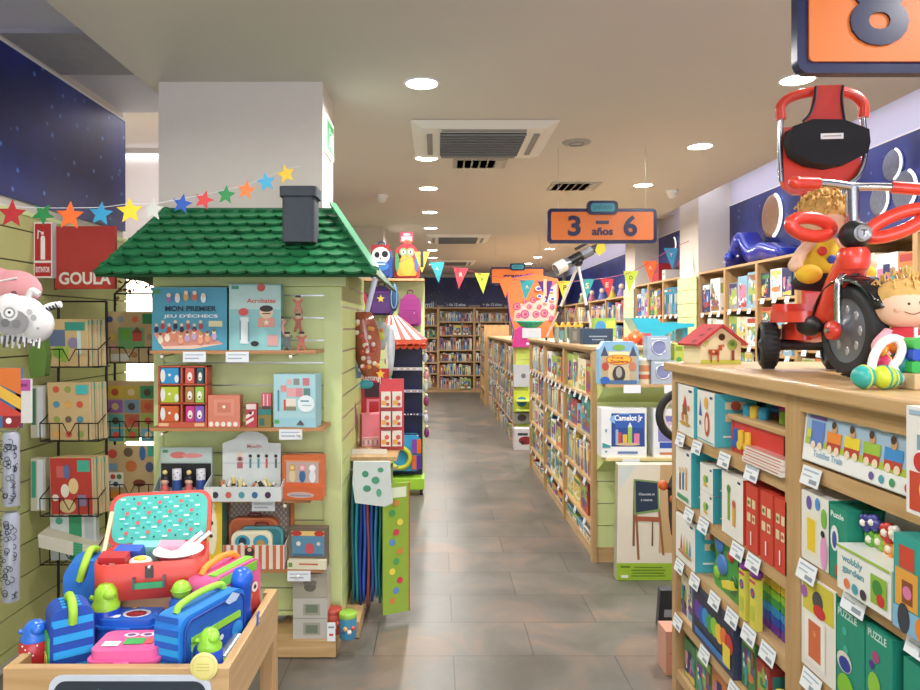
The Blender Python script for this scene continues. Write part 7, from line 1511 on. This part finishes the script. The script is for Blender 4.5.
# high back, push handle, bag
BX, BYY = .066, .36
k = M(); k.prism([(-.115,.605),(-.085,.580),(.06,.575),(.118,.64),(.13,.80),(-.12,.80),(-.128,.66)], 0, .03, RED, smooth=False); o = k.build('high_backrest', T, (BX, BYY, 0), bevel=.012)
k = M(); k.prism([(-.045,.16),(.045,.16),(.05,.585),(-.05,.585)], 0, .03, RED); k.build('back_post', T, (BX, BYY+.01, 0), bevel=.008)
k = M(); k.tube(spline([(-.126,.0,.62),(-.130,.0,.74),(-.126,.0,.845)],4), .009, CH, 10); k.build('push_handle_bar', T, (BX, BYY, 0)); k = M(); k.tube(spline([(.128,.0,.835),(.136,.0,.74),(.132,-.0,.68),(.10,-.02,.625),(.055,-.03,.59),(.05,-.03,.54)],4), .009, CH, 10); k.build('push_handle_bar', T, (BX, BYY, 0))
k = M(); k.tube(spline([(-.126,.0,.825),(-.126,.0,.872),(-.085,0,.902),(0,0,.916),(.088,0,.905),(.128,0,.872),(.130,0,.825)],5), .0165, RED, 12); k.build('push_handle_grip', T, (BX, BYY, 0))
k = M(); vs = []
o_ = [(-.128,.790),(-.06,.812),(.04,.808),(.122,.775),(.126,.735),(.118,.700),(.06,.672),(0,.662),(-.07,.675),(-.12,.705),(-.134,.75)]
k.prism([(a*.93, b-.008) for a, b in o_[::-1]], -.075, -.012, P('#222327',.9,var=.15,scale=30), smooth=True); k.build('storage_bag', T, (BX, BYY, 0), bevel=.02)
k = M(); k.box(-.034,.034,-.0785,-.0765,.738,.756,P('#e8e6e2',.5)); k.art([('r',.5,.5,.8,.2,'#9a9a98')], .068, .018, -.079, x0=-.034, z0=.738); k.build('bag_label', T, (BX, BYY, 0))
k = M(); k.prism([(-.03,.925),(.055,.925),(.062,.80),(-.062,.80),(-.045,.845)][::-1], -.03, -.022, P('#dd4a44',.8)); k.build('red_strap', T, (BX, BYY, 0))
k = M(); k.tube(spline([(-.03,-.03,.922),(-.034,-.032,.875),(-.052,-.04,.83),(-.075,-.045,.805)],4), .0045, P('#1d1f33',.7), 6); k.build('strap_edging', T, (BX, BYY, 0)); k = M(); k.tube(spline([(.055,-.03,.922),(.05,-.032,.88),(.056,-.04,.80)],4), .0045, P('#1d1f33',.7), 6); k.build('strap_edging', T, (BX, BYY, 0))
# ---- rag dolls
FLESH = P('#e9c2a4',.8,var=.03); YARN = P('#d2a75c',.9,var=.25,scale=50)
def yarn(k, c, r, n, seed, z0=-.2, rr=.011):
    g = random.Random(seed)
    for i in range(n):
        a = g.random()*2*PI; t_ = g.uniform(z0, 1); q = math.sqrt(max(0,1-t_*t_))
        p = Vector((c[0]+r*q*math.cos(a), c[1]+r*q*math.sin(a), c[2]+r*t_)); e = p + Vector((g.uniform(-.018,.018), g.uniform(-.018,.018), g.uniform(-.02,.018)))
        k.tube([p, (p+e)/2+Vector((0,0,.012)), e], rr*.45, YARN, 5)
t = thing('rag_doll', 'yellow dressed rag doll with curly yarn hair riding on the tricycle', 'doll', (1.205, 2.19, NT+.25), -.1); t.scale = (.9,.9,.9)
k = M(); k.ball((0,0,.255), .072, FLESH, 20, 12); k.build('head', t)
k = M(); k.ball((0,.005,.27), .078, YARN, 20, 12, (1,1,.9)); yarn(k, (0,0,.265), .082, 170, 4, -.35); k.build('yarn_hair', t)
k = M(); k.lathe([(.075,.05),(.08,.09),(.055,.15),(.03,.20)], P('#e2c022',.8), 20); k.build('yellow_top', t)
k = M(); k.lathe([(.0,.0),(.085,.01),(.10,.035),(.08,.06)], P('#24242a',.8), 20); k.build('black_skirt', t)
for s in (-1, 1):
    k = M(); k.tube(spline([(s*.03,-.01,.17),(s*.08,-.04,.14),(s*.115,-.07,.095)],4), .02, FLESH, 10); k.ball((s*.118,-.075,.088), .024, FLESH, 12, 8); k.build('arm', t)
    k = M(); k.ball((s*.085-.0,-.10,.055), .036, P('#e8b820',.8), 16, 10, (1.15,1,.9)); k.build('yellow_foot', t)
    k = M(); k.tube([(s*.03,-.02,.05),(s*.075,-.09,.05)], .026, P('#24242a',.8), 10); k.build('leg', t)
k = M(); k.ball((-.03,-.072,.135), .016, P('#c8322a',.6), 12, 8, (1,.5,1)); k.ball((-.0,-.076,.105), .016, P('#2a4fb0',.6), 12, 8, (1,.5,1)); k.build('applique_buttons', t)
t = thing('rag_doll', 'smiling rag doll with straw hair and red dress behind the front wheel', 'doll', (1.20, 1.80, NT+.001), -.3); t.scale = (1,1,1.06)
k = M(); k.ball((0,0,.182), .060, FLESH, 22, 14, (1.05,.9,.92)); k.build('head', t)
k = M(); k.ball((0,.012,.197), .064, YARN, 20, 12, (1.05,.95,.85)); yarn(k, (0,.018,.200), .062, 60, 7, .45, .006); k.build('straw_hair', t)
k = M(); k.ball((-.004,-.0525,.187), .0035, P('#4a3a34',.6), 8, 6); k.ball((.022,-.052,.190), .0035, P('#4a3a34',.6), 8, 6)
k.tube(spline([(-.014,-.054,.168),(.004,-.057,.162),(.024,-.053,.168)],4), .0012, P('#8a4a3a',.6), 5); k.ball((-.028,-.048,.172), .007, P('#e2a48a',.8), 8, 6, (1,.3,.8)); k.build('face', t)
k = M(); k.lathe([(.0,.0),(.085,.005),(.075,.06),(.045,.12),(.02,.135)], P('#bf2434',.8), 20); k.build('red_dress', t)
for s in (-1, 1):
    k = M(); k.tube(spline([(s*.035,-.01,.115),(s*.065,-.035,.085),(s*.06,-.065,.055)],4), .018, P('#e8a8b4',.8), 10); k.ball((s*.058,-.072,.048), .018, FLESH, 10, 8); k.build('arm', t)
k = M(); k.tube([(.02,-.045,.11),(.035,-.075,.03)], .010, P('#e8e0e0',.7), 8); k.build('white_trim', t)
# ---- baby rattle with white loops
t = thing('loop_rattle', 'white looped rattle with teal and yellow balls beside the front wheel', 'rattle', (X_(884,1.60), 1.60, NT), .15); t.scale = (1.15,1.15,1.15)
WH = P('#e8e7e6',.35)
k = M(); k.tube(spline([(-.03,0,.03),(-.022,0,.065),(-.002,0,.092),(.025,-.0,.100),(.040,0,.08),(.030,0,.055),(.02,0,.045),(.034,0,.022),(.06,0,.010),(.085,0,.012)],5), .0085, WH, 12); k.build('near_loop', t)
k = M(); k.tube(spline([(.02,.045,.03),(.035,.045,.075),(.06,.045,.098),(.085,.045,.09),(.09,.045,.06),(.095,.045,.02)],5), .0085, WH, 12); k.build('far_loop', t)
for (x,y,z,r,c,l) in ((-.045,.0,.024,.023,'#2fa9a0','teal'),(-.012,-.012,.024,.023,'#c6d62c','lime'),(.012,-.004,.022,.020,'#2fa9a0','teal'),(.058,.02,.048,.026,'#12908a','deep teal'),(.02,.02,.05,.018,'#cf2a5c','pink'),(.045,.02,.085,.016,'#e8862a','orange'),(.01,.02,.078,.014,'#e8862a','orange'),(.07,.0,.022,.02,'#e04a6a','pink'),(.078,.02,.075,.012,'#e0d02a','yellow')):
    k = M(); k.ball((x,y,z), r, P(c,.35), 18, 12); k.torus((x,y,z), r*1.0, r*.08, P('#d9e24a' if c != '#c6d62c' else '#2fa9a0',.35), 'x', 18, 6); k.build('ball', t)
t = thing('block_bead_toy', 'pale wood block with stacked green and blue beads at the worktop edge', 'toy', (X_(916,1.60), 1.60, NT), .1)
k = M(); k.box(-.028,.05,-.03,.05,0,.036,WOOD('#d9bf92','#c7a877',.5,0)); k.build('wood_base', t, bevel=.003)
for (x,z,c,w) in ((.004,.058,'#2fae4e',.030),(.0,.086,'#2450b8',.022),(.006,.112,'#3fb04a',.026),(.03,.07,'#c8332f',.018)): k = M(); k.rprism(w*1.6,.026,.006,-.012,.02,P(c,.35),x,z-.008); k.build('bead_block', t)
k = M(); k.tube([(.004,.005,.03),(.004,.005,.14)], .004, WH, 8); k.build('peg', t)
# ---- toy farm house
t = thing('toy_house', 'cream wooden toy farm house with red roof at the worktop end', 'toy house', (X_(718,2.68)+.005, 2.665, NT), .14)
k = M(); w, d, h1, h2 = .165, .13, .085, .145
k.prism([(-w/2,0),(w/2,0),(w/2,h1),(0,h2),(-w/2,h1)], 0, d, P('#e9dfb4',.45)); k.build('house_body', t)
RF = P('#b8343c',.45)
for s in (-1, 1):
    k = M(); a, b = Vector((0,0,h2+.006)), Vector((s*(w/2+.022),0,h1-.010)); nrm = Vector((-(b-a).z,0,(b-a).x)).normalized()*(.009*s)
    vs = [tuple(p+Vector((0,y,0))) for y in (-.016,d+.012) for p in (a, b, b-nrm, a-nrm)]
    k.add(vs, [(0,1,2,3),(7,6,5,4),(0,4,5,1),(1,5,6,2),(2,6,7,3),(3,7,4,0)], RF)
    for i in range(3):
        f = .2+.3*i; p = a.lerp(b, f); q = a.lerp(b, f+.12)
        k.add([tuple(p+Vector((0,.02,.0))-nrm*-.02), tuple(q+Vector((0,.02,0))-nrm*-.02), tuple(q+Vector((0,.05,0))-nrm*-.02), tuple(p+Vector((0,.05,0))-nrm*-.02)], [(0,1,2,3)], P('#7a1f28',.5))
    k.build('roof_panel', t)
k = M()
k.art([('c',.52,.70,.085,P('#8a5a3a',.6)),('c',.52,.70,.07,P('#4a3022',.7)),('r',.5,.05,1.0,.10,'#c9d04a'),('c',.78,.50,.12,'#8fb04a'),('c',.78,.52,.06,'#5f8a2f'),('c',.14,.55,.06,'#b8c86a'),('r',.79,.22,.07,.26,'#8a3f2a'),
       ('r',.33,.30,.24,.15,'#b8502a'),('r',.25,.15,.04,.20,'#b8502a'),('r',.42,.15,.04,.20,'#b8502a'),('r',.47,.42,.09,.14,'#b8502a'),('r',.53,.47,.08,.07,'#d0784a'),('c',.30,.32,.03,'#e8c8a0'),('c',.38,.28,.025,'#6a2a1a'),('r',.19,.32,.03,.10,'#8a3a20')], w, h2, -.0008, x0=-w/2); k.build('painted_front', t)
# ---- wheel and bags at the far end of the near island
t = thing('balance_wheel', 'black rubber wheel with white rim hung at the end of near island', 'wheel', (X_(681,3.02), 3.0, Z_(415,3.02)))
k = M(); k.torus((0,0,0), .100, .017, P('#212427',.6), 'y', 36, 10); k.build('tyre', t)
k = M(); k.torus((0,0,0), .080, .006, P('#e6e6e2',.4), 'y', 32, 8)
for i in range(8): a = PI*i/4; k.tube([(0,0,0),(.08*math.cos(a),0,.08*math.sin(a))], .003, P('#d8d8d4',.4), 6)
k.build('rim', t); k = M(); k.tube([(0,-.19,0),(0,.01,0)], .008, CH, 8); k.build('hook', t)
t = thing('black_carrier', 'black and orange folded carrier bag hung below the wheel', 'bag', (X_(680,3.1), 3.02, Z_(533,3.1)))
k = M(); k.prism([(-.05,0),(.03,.0),(.05,.30),(-.01,.42),(-.035,.40),(-.03,.30),(-.065,.22),(-.06,.08)], 0, .05, P('#1f1d1f',.7)); k.build('bag_body', t, bevel=.008)
k = M(); k.ball((-.055,.0,.17), .018, P('#e0682a',.5), 10, 8); k.ball((-.095,.02,.225), .022, P('#e0682a',.5), 10, 8); k.tube([(-.05,.02,.2),(-.09,.02,.22)], .005, P('#1f1d1f',.6), 6); k.build('orange_clips', t)
card('pink_floor_box', 'small salmon pink box on the floor behind the near island', 'box', .16, .20, .12, '#c8907a', [('r',.5,.5,.8,.02,'#a86a5a')], None, (X_(676,3.3), 3.2, .002))
card('dark_floor_pack', 'dark glossy pack leaning on the floor by the easel carton', 'toy pack', .14, .22, .04, '#2c3036', [('r',.5,.4,.6,.2,'#9aa4ac')], None, (X_(671,3.7), 3.7, .002), lean=-.2)
# ------------------------------------------------------------------ camera, world, view
cd = D.cameras.new('camera'); cam = D.objects.new('camera', cd); COL.objects.link(cam); SC.camera = cam
cam.location = (0, 0, HC); cam.rotation_euler = (PI/2, 0, 0)
cd.sensor_fit = 'HORIZONTAL'; cd.sensor_width = 36; cd.lens = 36*F/920
cd.shift_x = (460-VX)/920; cd.shift_y = -(345-VY)/920
cd.clip_start = .05; cd.clip_end = 60
w = D.worlds.new('w'); SC.world = w; w.use_nodes = True
w.node_tree.nodes['Background'].inputs['Color'].default_value = (.75,.8,.9,1); w.node_tree.nodes['Background'].inputs['Strength'].default_value = .3
vs_ = SC.view_settings; vs_.view_transform = 'Standard'; vs_.look = 'None'; vs_.gamma = 1; vs_.use_curve_mapping = False; vs_.exposure = .42
SC.cycles.max_bounces = 6; SC.cycles.diffuse_bounces = 4; SC.cycles.glossy_bounces = 3; SC.cycles.transparent_max_bounces = 6
SC.cycles.sample_clamp_indirect = 6; SC.cycles.use_denoising = True
